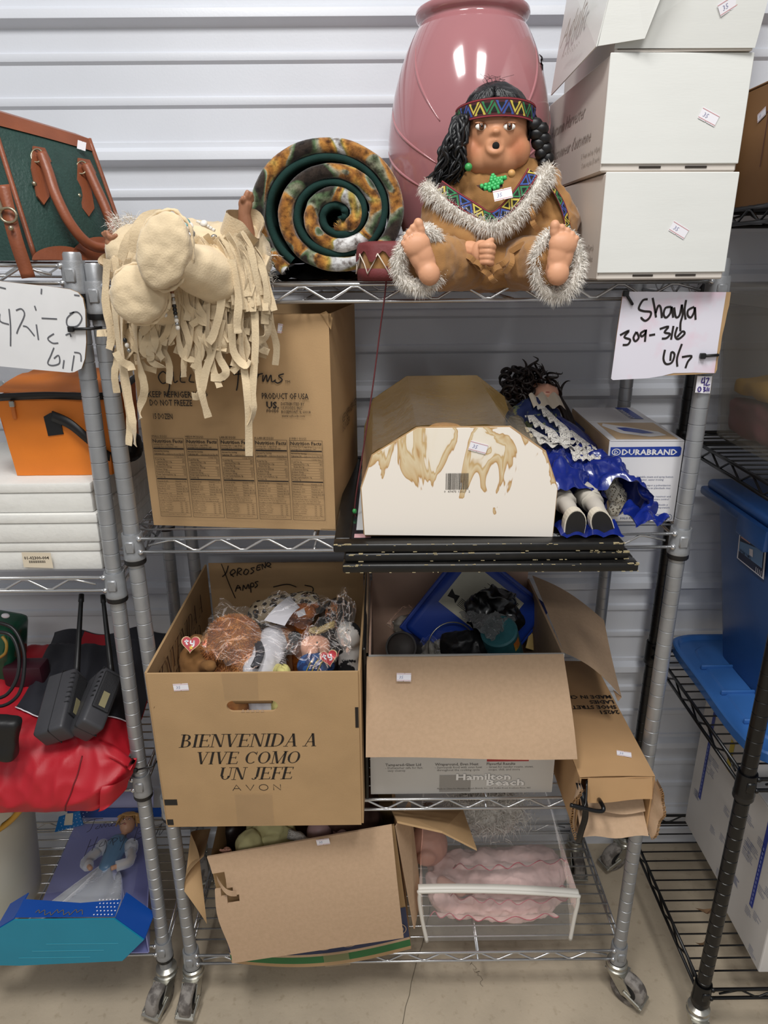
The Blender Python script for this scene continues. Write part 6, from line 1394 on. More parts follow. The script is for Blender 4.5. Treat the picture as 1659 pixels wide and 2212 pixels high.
# side flaps
lf = [at(449, 1792, Y=.0), at(412, 1800, Y=-.01), at(392, 1928, Y=-.03), at(447, 1996, Y=-.045), at(452, 1935, Y=-.028), at(432, 1870, Y=-.02)]
T.part('side_flap', MB().grid(lambda u, v: lerp(lerp(at(455, 1790, Y=.16), at(440, 1850, Y=-.03), v), lerp(at(412, 1798, Y=.04), at(398, 1925, Y=-.04), v), u)+V((-.012*math.sin(PI*u), 0, 0)), 8, 10).grid(lambda u, v: lerp(lerp(at(398, 1925, Y=-.04), at(412, 1800, Y=.03), v), lerp(at(447, 1996, Y=-.05), at(432, 1862, Y=-.03), v), u)+V((.006*math.sin(PI*u), -.006*math.sin(PI*u), 0)), 8, 10), m_card, smooth=True)
rf = [at(846, 1752, Y=.02), at(1000, 1752, Y=.10), at(1030, 1838, Y=-.02), at(955, 1800, Y=-.03), at(858, 1778, Y=-.02)]
T.part('side_flap', MB().prism(rf, (0, .002, .003)), m_card)
T.part('corner_fold', MB().quad(trr+V((.001, -.002, .0)), trr+V((.03, .06, .004)), brr+V((.02, .06, .08)), brr+V((.004, -.004, .06)), .003), m_card_l)
T.part('tape', MB().grid(lambda u, v: lerp(lerp(bl, brr, lerp(.52, .66, u)), lerp(tl, trr, lerp(.52, .66, u)), .12*v)+V((0, -.0255, 0)), 4, 4), m_tape, fp)
# dolls inside
def soft(name, label, cat, c, r, mm, amp=.008, sc=45, seed=1): return lump(name, label, cat, c, r, mm, amp, sc, seed, .004)
T = Thing('cloth_doll', 'doll in pale yellow dress inside the torn carton', 'doll', (-.26, .10, S4+.01))
T.part('dress', bumpy(bumpy(union(MB().cap(at(585, 1818, Y=.08)-V((0, 0, .20)), at(585, 1822, Y=.08), .065, .058), .004, 2), .008, 45, 2), .002, 140, 3), mat('yellow_cotton', '#d3cd96', rough=.85, var=.06, vs=30), smooth=True)
T.part('sleeve', bumpy(union(MB().sphere(at(540, 1825, Y=.04), (.03, .03, .028)), .003, 2), .004, 60), mat('yellow_cotton', ''), smooth=True)
h = MB(); c = at(490, 1842, Y=.01); h.sphere(c, (.010, .010, .012))
for k in range(4): h.cap(c, c+V((-.010+.006*k, -.006, .013)), .0032, .0026)
T.part('hand', union(h, .0014, 2), mat('doll_pink_skin', '#cf9a86', rough=.5), smooth=True)
T.part('hair', bumpy(MB().sphere(at(500, 1800, Y=.12), (.03, .03, .04)), .006, 60), m_bhair, smooth=True)
T = Thing('porcelain_doll', 'doll with pink porcelain limbs inside the torn carton', 'doll', (-.14, .12, S4+.01))
m_pk = mat('pink_satin', '#c3a0a0', rough=.45, var=.05, vs=20)
for u in (690, 745): T.part('leg', MB().cap(at(u, 1790, Y=.11)-V((0, 0, .18)), at(u, 1796, Y=.10), .024, .027), m_pk, smooth=True)
T.part('lace_hem', bumpy(MB().tube(catmull([at(628, 1800, Y=.05), at(655, 1815, Y=.03), at(660, 1825, Y=.02)], 4), .010, 10), .005, 70), m_lace, smooth=True)
T.part('dress', bumpy(union(MB().cap((-.10, .14, .19), (-.11, .14, .38), .07, .06), .005, 2), .01, 30), mat('dark_dress', '#5b4038', rough=.85), smooth=True)

# ------------------------------------------------------------------ clear vinyl zip case with a pink doll
T = Thing('vinyl_doll_case', 'clear zip vinyl case with white piping holding a doll in pink', 'doll case', (.19, .12, S4))
m_vin = film('clear_vinyl', .13, '#ffffff', .12, .6, 22, refl=1.0)
fy = .012; c4 = [at(905, 1925, Y=fy), at(1250, 1935, Y=fy), at(1232, 2028, Y=fy), at(922, 2036, Y=fy)]
for p in c4[2:]: p.z = S4+.002
c4[0].z = max(c4[0].z, S4+.10); bk = [V((.055, .27, .33)), V((.325, .27, .33)), V((.395, .25, S4+.002)), V((.03, .25, S4+.002))]
m_pipe = mat('white_vinyl_piping', '#dcd8cf', rough=.4)
loop = catmull([lerp(c4[3], c4[0], .0), lerp(c4[3], c4[0], .5)+V((-.003, 0, 0)), lerp(c4[3], c4[0], .93), lerp(c4[0], c4[1], .05), lerp(c4[0], c4[1], .5)+V((0, 0, .005)), lerp(c4[0], c4[1], .95), lerp(c4[1], c4[2], .07), lerp(c4[1], c4[2], .5), c4[2]], 6)
T.part('piping', MB().tube(loop, .0042, 8), m_pipe, smooth=True)
T.part('piping', MB().ribbon([p+V((0, .006, .004)) for p in loop[10:-8]], V((0, .006, .002)), .001), m_pipe, smooth=True)
def vin(a, b, c, d, s, amp=.006): return T.part('vinyl_panel', MB().grid(lambda u, v: lerp(lerp(a, b, u), lerp(d, c, u), v)+noise.noise_vector(V((u*4, v*4, s)))*amp*math.sin(PI*u)**.5*math.sin(PI*v)**.5, 18, 14), m_vin, smooth=True)
vin(c4[3], c4[2], c4[1], c4[0], 1); vin(c4[0], c4[1], bk[1], bk[0], 2, .016); vin(c4[1], c4[2], bk[2], bk[1], 3, .008); vin(c4[3], c4[0], bk[0], bk[3], 4, .008); vin(bk[0], bk[1], bk[2], bk[3], 5)
T = Thing('pink_doll', 'doll in ruffled pale pink dress lying inside the vinyl case', 'doll', (.2, .13, S4+.004))
m_pd = mat('pale_pink_cotton', '#dfc0ba', rough=.85, var=.06, vs=25)
db = MB().cap((.10, .13, S4+.055), (.30, .13, S4+.06), .045, .055); db.sphere((.22, .095, S4+.050), (.125, .070, .058)); db.sphere((.12, .09, S4+.045), (.07, .055, .042)); db.cap((.07, .10, S4+.07), (.13, .055, S4+.075), .02, .018)
T.part('dress', bumpy(bumpy(union(db, .004, 3), .008, 40, 1), .0025, 130, 2), m_pd, smooth=True)
def ruf(pts, w, seed, col):
    p = catmull(pts, 16); n = len(p); vs = []
    for i, q in enumerate(p):
        t = (p[min(i+1, n-1)]-p[max(i-1, 0)]).normalized(); s = (V((0, -.75, .66))-t*t.dot(V((0, -.75, .66)))).normalized(); nn = t.cross(s)
        for j in range(5): vs.append(q+s*w*(j/4)*(1+.15*math.sin(i*.9+seed))+nn*.005*math.sin(i*.8+seed)*(j/4))
    return MB().add(vs, [(i*5+j, i*5+j+1, (i+1)*5+j+1, (i+1)*5+j) for i in range(n-1) for j in range(4)]), [vs[i*5+4] for i in range(n)]
m_pr = mat('pink_ruffle', '#e6d0ca', rough=.85, var=.04, vs=30); m_edge = mat('rose_stitch', '#b0606a', rough=.7)
for k, pts in enumerate(([(.10, .07, S4+.085), (.16, .05, S4+.10), (.23, .045, S4+.105), (.33, .06, S4+.095)], [(.11, .10, S4+.115), (.18, .085, S4+.125), (.25, .09, S4+.128), (.34, .12, S4+.105)], [(.06, .045, S4+.045), (.12, .030, S4+.052), (.20, .022, S4+.055), (.31, .035, S4+.05)], [(.10, .055, S4+.082), (.17, .040, S4+.085), (.24, .036, S4+.085), (.33, .05, S4+.078)])):
    mb, ed = ruf([V(p) for p in pts], .028, k, 0); o = T.part('ruffle', mb, m_pr, smooth=True); T.part('stitched_edge', MB().tube(ed, .0009, 5), m_edge, o)
h = MB(); c = V((.115, .045, S4+.10)); h.sphere(c, (.014, .011, .010)); h.cap(c+V((-.035, .03, -.006)), c, .012, .010)
for k in range(4): h.cap(c+V((.006, -.002, .004-.003*k)), c+V((.026, -.008+.003*k, .006-.004*k)), .0036, .0028)
h.cap(c, c+V((.010, -.004, .014)), .0036, .003)
T.part('hand', union(h, .0014, 2), mat('doll_pink_skin', ''), smooth=True)
T.part('head', bumpy(union(MB().sphere((.055, .16, S4+.11), (.045, .045, .045)).sphere((.05, .118, S4+.115), (.022, .012, .02)), .003, 3), .001, 50), mat('doll_pink_skin', ''), smooth=True)
hf = MB()
for k in range(70): c = V((.17+rr.uniform(-.055, .10), .20+rr.uniform(-.05, .04), S4+.145+rr.uniform(-.01, .055))); m_ = curl(c, rr.uniform(.008, .016), rr.uniform(.8, 1.6), (rr.uniform(-1, 1), rr.uniform(-1, .4), rr.uniform(-.4, 1)), rr.uniform(.003, .006)); hf.add(m_.v, m_.f)
T.part('fluff_core', bumpy(bumpy(union(MB().sphere((.19, .20, S4+.165), (.075, .045, .050)), .005, 1), .014, 32, 2), .005, 90, 4), mat('white_curl', '#d5d0c8', rough=.8), smooth=True)
T.part('white_fluff', fur(MB(), [(V((.19+rr.gauss(0, .035), .20+rr.gauss(0, .025), S4+.15+abs(rr.gauss(0, .035)))), V((rr.uniform(-1, 1), -.6, rr.uniform(-.2, 1)))) for _ in range(6500)], .026, .0010, 1, .7, .5, rr), mat('white_curl', '#d5d0c8', rough=.8), kind='stuff')
pass
hb = MB()
for k in range(60): c = V((.040+rr.uniform(-.035, .03), .185+rr.uniform(-.02, .04), S4+.13+rr.uniform(-.03, .035))); m_ = curl(c, rr.uniform(.006, .012), 1.2, (rr.uniform(-1, 1), rr.uniform(-1, .4), rr.uniform(-.4, 1)), .003); hb.add(m_.v, m_.f)
T.part('hair', hb, mat('light_brown_hair', '#6b4a33', rough=.5, var=.2, vs=100), smooth=True, kind='stuff')
# ------------------------------------------------------------------ left rack: handbag
m_leg = mat('green_pebbled_leather', '#27413b', rough=.5, var=.12, vs=60, bump=.5, bs=260, spec=.45)
m_leb = mat('brown_leather', '#84492f', rough=.42, var=.14, vs=24, bump=.15, bs=300, spec=.5)
m_brass = mat('brass_hardware', '#a89c84', rough=.3, metal=.85)
T = Thing('leather_handbag', 'green pebbled leather handbag with brown trim on the left rack', 'handbag', at(180, 566, Y=.09))
bz = LS[0]+.003
BL, BR, TR, TL = at(78, 566, Y=.0), at(285, 566, Y=.16), at(192, 300, Y=.17), at(-25, 235, Y=.04)
BL.z = BR.z = bz
off = V((-.10, .09, 0))
def bagf(u, v): return lerp(lerp(BL, BR, u), lerp(TL, TR, u), v)+V((.008, -.012, 0))*math.sin(PI*u)*math.sin(PI*v)
T.part('front_panel', MB().grid(bagf, 16, 16), m_leg, smooth=True)
T.part('side_panel', MB().grid(lambda u, v: lerp(lerp(BL+off*1.0+V((-.10, -.05, 0)), BL, u), lerp(TL+off+V((-.10, -.05, 0)), TL, u), v), 6, 8), m_leg, smooth=True)
T.part('side_panel', MB().grid(lambda u, v: lerp(lerp(BR, BR+off, u), lerp(TR, TR+off*.35, u), v), 6, 8), m_leg, smooth=True)
T.part('back_panel', MB().grid(lambda u, v: lerp(lerp(BL+off, BR+off, u), lerp(TL+off*.35, TR+off*.35, u), v), 6, 8), m_leg, smooth=True)
T.part('base', MB().quad(BL, BR, BR+off, BL+off, -.003), m_leb)
def tband(u, v): return lerp(bagf(u, .90), bagf(u, 1.0)+V((.002, -.004, .004)), v)+V((.002, -.004, 0))
T.part('top_trim', MB().grid(lambda u, v: bagf(u, lerp(.90, 1, v))+V((.001, -.0025, 0)), 16, 3).grid(lambda u, v: lerp(bagf(u, 1.0)+V((.001, -.0025, 0)), lerp(TL, TR, u)+off*.3+V((0, 0, .012)), v), 16, 3), m_leb, smooth=True)
for pts in ([bagf(0, t/10) for t in range(11)], [bagf(1, t/10) for t in range(11)], [bagf(t/10, 0)+V((0, -.002, .004)) for t in range(11)]): T.part('piping', MB().tube(pts, .0038, 8), m_leb, smooth=True)
def on(u, v, lift=.004):
    "photo measurement -> point on the bag front"
    nn = (BR-BL).cross(TL-BL).normalized(); d = CF+CR*((u-829.5)/FPX)+CU*((1106-v)/FPX); t = (BL-CAM).dot(nn)/d.dot(nn); q = CAM+d*t
    return q+(nn if nn.y < 0 else -nn)*(lift+.008)
hp = [on(72, 345, .012), on(84, 390, .016), on(96, 440, .02), on(125, 500, .022), on(165, 540, .02), on(205, 548, .02), on(222, 525, .02), on(205, 470, .02), on(185, 415, .016), on(168, 368, .012)]
T.part('handle', MB().tube(catmull(hp, 6), .0075, 10), m_leb, smooth=True)
for u, v in ((75, 360), (172, 385)):
    o = T.part('handle_tab', MB().prism([on(u+a, v+b, .002) for a, b in ((-14, -38), (10, -34), (24, -5), (10, 10), (20, 70), (8, 88), (-6, 70), (-18, 10))], V((.003, -.002, 0))), m_leb)
    c = on(u-10, v-14, .008); T.part('ring', MB().tube([c+V((.008*math.cos(q), .004*math.sin(q), .009*math.sin(q))) for q in [2*PI*i/20 for i in range(21)]], .0014, 6, cap=False), m_brass, o, smooth=True)
    T.part('rivet', MB().sphere(on(u-12, v+44, .004), .0035, 10, 8), m_brass, o, smooth=True)
T.part('round_patch', MB().prism([on(132+20*math.cos(q), 422+28*math.sin(q), .001) for q in [2*PI*i/28 for i in range(28)]], V((.002, -.0015, 0))), m_leb)
for c, w_, h_ in ((205, 62, 50), (120, 60, 30)):
    T.part('corner_patch', MB().prism([on(c+w_*math.cos(q), 566-h_*math.sin(q), .0015) for q in [PI*i/16 for i in range(17)]], V((.0015, -.001, 0))), m_leb)
st = T.part('strap', MB().ribbon(catmull([at(5, 400, Y=-.02), at(18, 455, Y=-.025), at(35, 520, Y=-.03), at(62, 600, Y=-.025)], 5), V((.0085, .002, .001)), .0016), m_leb, smooth=True)
c = at(18, 465, Y=-.032); T.part('buckle', MB().tube([c+V((.011*math.cos(q), 0, .009*math.sin(q))) for q in [2*PI*i/20 for i in range(21)]], .0018, 6, cap=False).cap(c+V((-.008, 0, .008)), c+V((-.012, 0, .032)), .003, .002), m_brass, st, smooth=True)
T.part('buckle', MB().sphere(at(24, 493, Y=-.036), .0035, 10, 8), m_brass, st, smooth=True)
sticker(T, on(160, 325, .010), V((1, .6, -.3)), V((0, 0, 1)), w=.012, h=.012, s='', lines=False)

# rounded sign hanging from the left rack
SY = -.030
def card_sign(T, outline, Y, th, m_front, m_edge_):
    T.part('board', MB().prism([at(u, v, Y=Y) for u, v in outline], (0, th, 0)), m_edge_); return T.part('paper_face', MB().prism([at(u, v, Y=Y-.0004) for u, v in outline], (0, .0006, 0)), m_front)
m_wbd = mat('worn_white_paint', '#d9d9da', rough=.5, var=.04, vs=20, col2=None)
T = Thing('shelf_sign', 'worn white rounded board with faded marker numbers tied to the left rack', 'sign', at(90, 800, Y=SY))
ol = [(-120, 594), (0, 608), (100, 618), (150, 625), (168, 632), (179, 645), (184, 670), (186, 740), (183, 775), (176, 796), (160, 804), (150, 805), (60, 797), (-120, 780)]
fpn = card_sign(T, ol, SY, .004, m_wbd, m_card_in)
m_fade = mat('faded_marker', '#5a5b60', rough=.6)
t = MB(); SM = frame((0, SY-.0006, 0), (1, 0, 0), (0, 0, 1), .0004); Z1_ = lambda q: [(a/2.988, 560+b/2.988) for a, b in q]
hand(t, [Z1_(q) for q in ([(0, 350), (4, 400), (60, 420)], [(60, 320), (70, 430), (70, 560)], [(105, 330), (140, 320), (160, 360), (120, 450), (110, 480)], [(150, 430), (180, 440), (225, 495)], [(225, 300), (235, 330)], [(236, 420), (250, 520)], [(270, 380), (370, 385)], [(480, 340), (435, 380), (440, 430), (500, 430), (530, 380), (500, 340), (450, 350)])], 0, 0, 1, 1, .0019, SM, SY)
T.part('handwriting', t, m_fade, fpn); t = MB()
hand(t, [Z1_(q) for q in ([(350, 480), (310, 510), (340, 540), (378, 540)], [(425, 490), (450, 480), (460, 500)], [(350, 570), (330, 620), (310, 670), (340, 685), (385, 670), (380, 620), (350, 640)], [(415, 650), (408, 705)], [(480, 620), (465, 720)], [(480, 600), (520, 610), (525, 660)], [(270, 190), (268, 225)], [(0, 180), (40, 190)], [(480, 230), (515, 235)])], 0, 0, 1, 1, .0019, SM, SY)
T.part('handwriting', t, m_fade, fpn)
def cable_tie(lb, pts, Y, w=.0026):
    p = [at(u, v, Y=Y) for u, v in pts]; T = Thing('cable_tie', lb, 'cable tie', p[0])
    T.part('strap', MB().tube(p+[p[-1]+V((.006, .02, 0))], w*.8, 6), m_black, smooth=True); T.part('lock_head', MB().rbox(-.004, .004, -.003, .003, -.004, .004, .001, 1, Matrix.Translation(p[0])), m_black)
cable_tie('black cable tie holding the worn rounded board', ((153, 711), (198, 710)), SY-.004)

# orange cooler bag on foam boxes
FT = LS[1]+.004+.150
m_or = mat('orange_nylon', '#dd7a1f', rough=.6, var=.07, vs=9, bump=.12, bs=500)
T = Thing('cooler_bag', 'orange zip cooler bag with black strap on the white foam boxes', 'bag', (-.56, .11, FT))
x0, x1, y0, y1, zt = -.632, -.478, .045, .185, FT+.128
def ob(u, v, f):
    return None
T.part('front_panel', MB().grid(lambda u, v: V((lerp(x0-.012*v, x1+.008*v, u), y0-.008*math.sin(PI*u)*math.sin(PI*v)+.003*noise.noise(V((u*4, v*4, 1))), lerp(FT, zt, v))), 14, 12), m_or, smooth=True)
T.part('side_panel', MB().grid(lambda u, v: V((lerp(x1, x1, u)+.008*v+.006*math.sin(PI*u), lerp(y0, y1, u), lerp(FT, zt, v))), 8, 8), m_or, smooth=True); T.part('side_panel', MB().grid(lambda u, v: V((x0-.012*v-.006*math.sin(PI*u), lerp(y1, y0, u), lerp(FT, zt, v))), 8, 8), m_or, smooth=True)
T.part('back_panel', MB().quad((x0, y1, FT), (x0-.012, y1, zt), (x1+.008, y1, zt), (x1, y1, FT)), m_or)
zp = [V((x0-.012+.006, y0-.003, zt)), V((-.56, y0-.006, zt+.003)), V((x1+.008, y0-.003, zt+.001)), V((x1+.016, y0+.07, zt+.006)), V((x1+.012, y1-.01, zt+.008))]
T.part('zipper', MB().ribbon(catmull(zp, 6), V((0, -.001, .0055)), .0012), m_black, smooth=True)
T.part('lid', MB().grid(lambda u, v: V((lerp(x0-.012, x1+.008, u)+(.018 if u < .5 else -.008)*math.sin(PI*v/2)*v, lerp(y0-.002, y1, v), zt+.006+.020*math.sin(PI*min(1, v*.62))+.004*noise.noise(V((u*5, v*5, 3))))), 14, 10), m_or, smooth=True)
zc = at(26, 872, Y=y0-.006); pl_ = T.part('zip_slider', MB().rbox(-.004, .004, -.003, .003, -.005, .004, .001, 1, Matrix.Translation(zc)), m_steel); T.part('zip_pull', MB().rbox(-.003, .003, -.0012, .0012, -.024, -.004, .001, 1, Matrix.Translation(zc)), mat('orange_pull', '#c06a28', rough=.5), pl_)
T.part('strap_tab', MB().prism([at(u, v, Y=y0-.010) for u, v in ((94, 900), (108, 892), (128, 900), (137, 938), (104, 942))], (0, .003, 0)), m_black)
T.part('strap', MB().ribbon(catmull([at(112, 898, Y=y0-.012), at(150, 915, Y=y0-.016), at(190, 948, Y=y0-.016), at(235, 985, Y=y0-.0), at(275, 990, Y=y0+.03), at(305, 975, Y=y0+.07), at(300, 955, Y=y0+.11)], 6), [V((.002, 0, .0075))]*37, .0016), m_black, smooth=True)
T.part('strap_pad', bumpy(union(MB().sphere(at(290, 965, Y=.11), (.012, .03, .024)), .003, 2), .004, 50), m_black, smooth=True)
# foam boxes
m_foam = mat('white_polystyrene', '#d8d7d2', rough=.6, var=.03, vs=30, bump=.3, bs=160); m_shr = film('shrink_wrap', .10, '#ffffff', .12, .7, 26)
for k, lb in enumerate(('lowest white foam box with a printed part-number label', 'middle white foam box of the shrink-wrapped stack', 'top white foam box under the orange cooler bag')):
    z0 = LS[1]+.004+.05*k; xr = -.4995+.004*(k % 2); yf = .004-.004*(k % 2)
    T = Thing('foam_box', lb, 'foam box', (-.68, .14, z0), group='white foam boxes on the left rack')
    T.part('tray', MB().rbox(-.86, xr, yf, .272, z0, z0+.033, .003, 2), m_foam, smooth=math.radians(40)); T.part('lid', MB().rbox(-.862, xr+.002, yf-.002, .274, z0+.0335, z0+.0495, .003, 2), m_foam, smooth=math.radians(40))
    T.part('shrink_wrap', MB().grid(lambda u, v: V((lerp(-.865, xr+.004, u), yf-.004-.002*abs(noise.noise(V((u*9, v*5, k)))), lerp(z0, z0+.049, v))), 24, 6).grid(lambda u, v: V((xr+.004+.002*abs(noise.noise(V((u*9, v*5, k+4)))), lerp(yf-.004, .274, u), lerp(z0, z0+.049, v))), 14, 6), m_shr, smooth=True)
    if k == 0:
        p = at(80, 1209, Y=yf-.0075); M = frame(p, V((1, 0, 0)), V((0, 0, 1)), .0002); lbm = T.part('paper_label', MB().prism([(-.0235, -.013, 0), (.024, -.015, 0), (.024, .012, 0), (-.0225, .0135, 0)], (0, 0, .0003), M), mat('cream_label', '#d8cbb4', rough=.6))
        t = MB(); M = frame(p, V((1, 0, 0)), V((0, 0, 1)), .0008); put_text(t, '01-02300-004', -.020, .001, .0072, M, bold=.02, width=.040)
        for j in range(22): rect(t, -.013+.0012*j, -.0055, -.013+.0012*j+(.0005 if j % 3 else .0008), -.0012, M)
        T.part('lettering', t, m_ink, lbm)
# ------------------------------------------------------------------ red jacket, radios and cables on the third shelf
m_red = mat('red_nylon', '#b01a28', rough=.5, var=.06, vs=8, bump=.06, bs=500, spec=.45); m_gry = mat('charcoal_nylon', '#2b2c33', rough=.55, var=.06, vs=10, spec=.4)
T = Thing('folded_jacket', 'red and charcoal jacket heaped on the left rack, hanging over the edge', 'jacket', (-.62, .1, LS[2]))
prof = catmull([V((0, .27, .66)), V((0, .22, .728)), V((0, .13, .708)), V((0, .05, .690)), V((0, -.02, .675)), V((0, -.062, .640)), V((0, -.078, .597)), V((0, -.070, .562)), V((0, -.04, .553)), V((0, .0, .583))], 8)
def jk(u, v):
    f = v*(len(prof)-1); i = min(int(f), len(prof)-2); p = lerp(prof[i], prof[i+1], f-i)
    xr = lerp(-.50, -.497, v)-.012*math.sin(v*9) if v > .45 else lerp(-.515, -.50, v/.45)
    edge = max(0, (u-.86)/.14)
    x = lerp(-.88, xr, u); q = V((u*5.5, v*5, 1.7))
    r = (1-abs(noise.noise(q)))**2*.016+(1-abs(noise.noise(q*2.3)))**2*.006
    z = p.z-(p.z-.60)*edge**2*.55; y = p.y+(.05-p.y)*edge**2*.4 if v > .5 else p.y
    n_ = V((.3*edge, -.8, .5)) if v > .45 else V((0, -.2, 1))
    return V((x, y, z))+n_*(r-.012)+V((0, 0, -.018*math.sin(PI*u*1.2)*max(0, .55-v)))
jm = MB().grid(jk, 90, 90)
T.part('red_shell', jm, m_red, smooth=True)
T.part('front_seam', MB().tube([jk(.80-.06*math.sin(t*1.5), .50+.42*t)+V((0, -.001, .001)) for t in [i/20 for i in range(21)]], .0012, 5), mat('dark_red', '#6e1018', rough=.6), smooth=True)
T.part('cuff', MB().grid(lambda u, v: jk(.90+.09*u, .60+.20*v)+V((.004, -.008-.006*math.sin(PI*u), .004*math.sin(v*8))), 10, 8), m_red, smooth=True)
def gk(u, v):
    p = lerp(lerp(at(105, 1452, Y=.16), at(362, 1480, Y=.19), u), lerp(at(118, 1366, Y=.30), at(362, 1362, Y=.30), u), v)
    return p+V((0, -.02*math.sin(PI*v)+.012*noise.noise(V((u*6, v*4, 2))), .008*math.sin(u*11)*v))
T.part('charcoal_collar', MB().grid(gk, 40, 14), m_gry, smooth=True)
T.part('charcoal_lining', MB().grid(lambda u, v: gk(u, 1)+V((0, .02*v, -.03*v*v)), 40, 4), m_black, smooth=True)
T.part('red_stripe', MB().grid(lambda u, v: gk(.27+.22*u-.06*(1-v), v)+V((0, -.003, .001)), 10, 14), m_red, smooth=True)
T.part('charcoal_shoulder', MB().grid(lambda u, v: jk(.42+.58*u, .06+.27*v+.06*math.sin(PI*u))+V((0, -.001, .004)), 30, 14), m_gry, smooth=True)
T.part('white_piping', MB().tube([jk(.42+.58*u, .33+.06*math.sin(PI*u))+V((0, -.001, .005)) for u in [i/30 for i in range(31)]], .0012, 6), m_white, smooth=True)
m_rad = mat('radio_plastic', '#3b3b3f', rough=.5, var=.05, vs=30, bump=.08, bs=600); m_line = mat('seam_dark', '#18181a', rough=.6)
for lb, bot, top, ant, roll in (('left one of two grey handheld radios lying on the red jacket', (118, 1592, -.06), (150, 1462, .055), (176, 1284, .17), -.28), ('right one of two grey handheld radios, tilted, on the red jacket', (184, 1580, -.055), (232, 1462, .055), (222, 1286, .17), -.78)):
    b0, t0, a0 = at(bot[0], bot[1], Y=bot[2]), at(top[0], top[1], Y=top[2]), at(ant[0], ant[1], Y=ant[2]); ax = t0-b0; ln = ax.length; zz = ax/ln
    xx = V((1, 0, 0)); xx = (xx-zz*xx.dot(zz)).normalized(); yy = zz.cross(xx); xx.rotate(Matrix.Rotation(roll, 3, zz)); yy.rotate(Matrix.Rotation(roll, 3, zz))
    M = Matrix(((xx.x, yy.x, zz.x, b0.x), (xx.y, yy.y, zz.y, b0.y), (xx.z, yy.z, zz.z, b0.z), (0, 0, 0, 1)))
    T = Thing('handheld_radio', lb, 'radio', b0, group='handheld radios')
    bd = T.part('case', MB().rbox(-.030, .026, -.0205, .0205, 0, ln, .006, 3, M), m_rad, smooth=math.radians(40))
    T.part('seam', MB().box(-.0005, .0005, -.0208, .0208, -.0003, ln+.0003, M), m_line, bd)
    T.part('grip', MB().rbox(.026, .030, -.016, .016, .03, ln-.01, .003, 2, M), mat('radio_grip', '#232326', rough=.7, bump=.5, bs=500), bd)
    for k in range(7): T.part('grip_rib', MB().rbox(.018, .0275, -.0212, -.019, .05+.010*k, .0525+.010*k, .001, 1, M), m_line, bd)
    T.part('name_plate', MB().box(.0302, .0306, -.006, .006, .035, .065, M), mat('plate_gold', '#8a8262', rough=.4), bd)
    r0 = M @ V((.014, 0, ln)); T.part('antenna', MB().tube([r0, lerp(r0, a0, .1), lerp(r0, a0, .9), lerp(r0, a0, .905), a0], [.0062, .0055, .0040, .0052, .0050], 10), m_black, bd, smooth=True)
    T.part('knob', MB().cap(M @ V((-.012, 0, ln)), M @ V((-.012, 0, ln+.012)), .007, .006), m_black, bd, smooth=True)
T = Thing('green_lantern', 'green translucent lantern case at the left edge above the jacket', 'lantern', at(10, 1470, Y=.16))
T.part('case', bumpy(MB().rbox(-.05, .035, -.04, .04, -.075, .05, .015, 3, Matrix.Translation(at(5, 1385, Y=.16)) @ Matrix.Rotation(.2, 4, 'Y')), .003, 40), mat('green_plastic', '#14523a', rough=.2, var=.2, vs=20, spec=.6), smooth=math.radians(40))
T.part('lens', MB().sphere(at(12, 1330, Y=.12), (.008, .004, .005)), m_white, smooth=True); T.part('guard', MB().tube(catmull([at(5, 1375, Y=.11), at(14, 1390, Y=.105), at(12, 1410, Y=.105), at(0, 1420, Y=.11)], 4), .003, 8), mat('yellow_guard', '#a5843a', rough=.4), smooth=True)
T.part('base', MB().rbox(-.03, .045, -.02, .02, -.025, .02, .006, 2, Matrix.Translation(at(50, 1450, Y=.13))), mat('maroon_plastic', '#3a1420', rough=.4), smooth=math.radians(40))
for lb, pts in (('black cable looped over the jacket at the left edge', ((-30, 1340), (25, 1355), (50, 1400), (52, 1450), (40, 1500), (5, 1525), (-40, 1520))), ('second black cable loop beside the green lantern', ((-30, 1365), (20, 1370), (40, 1410), (38, 1460), (15, 1500), (-20, 1512)))):
    solo('power_cable', MB().tube(catmull([at(u, v, Y=.02-.06*(v-1340)/180) for u, v in pts], 6), .0030, 8), m_black, lb, 'cable', smooth=True)
solo('black_pouch', bumpy(union(MB().rbox(-.07, .035, -.015, .015, -.06, .02, .008, 2, Matrix.Translation(at(-5, 1570, Y=-.075)) @ Matrix.Rotation(.25, 4, 'Y')), .004, 2), .004, 30), mat('black_nylon', ''), 'black cloth pouch lying on the jacket at the left edge', 'pouch', smooth=True)
cable_tie('black cable tie looped low around the left rack post', ((292, 1664), (330, 1655)), -.022, .0022)

# ------------------------------------------------------------------ bottom of the left rack: bucket and doll box
bs4 = LS[3]+.004
T = Thing('plastic_bucket', 'cream plastic bucket at the lower left edge', 'bucket', (-.925, .10, bs4))
m_buck = mat('cream_plastic', '#cfc9b6', rough=.4, var=.04, vs=10)
T.part('tub', MB().lathe([(.0001, bs4), (.118, bs4), (.125, bs4+.006), (.150, bs4+.285), (.158, bs4+.288), (.162, bs4+.296), (.160, bs4+.304), (.150, bs4+.302), (.146, bs4+.29), (.122, bs4+.012), (.0001, bs4+.01)], 56, (-.925, .10, 0)), m_buck, smooth=math.radians(40))
T.part('rim', MB().lathe([(.160, bs4+.280), (.166, bs4+.284), (.164, bs4+.306), (.152, bs4+.308), (.151, bs4+.30)], 56, (-.925, .10, 0)), m_buck, smooth=math.radians(50))
lump('tan_cloth', 'tan cloth heaped inside the cream bucket', 'cloth', V((-.92, .10, bs4+.27)), (.12, .12, .05), mat('tan_cloth', '#a98b5e', rough=.9, var=.15, vs=18), .015, 20, 3, .008)
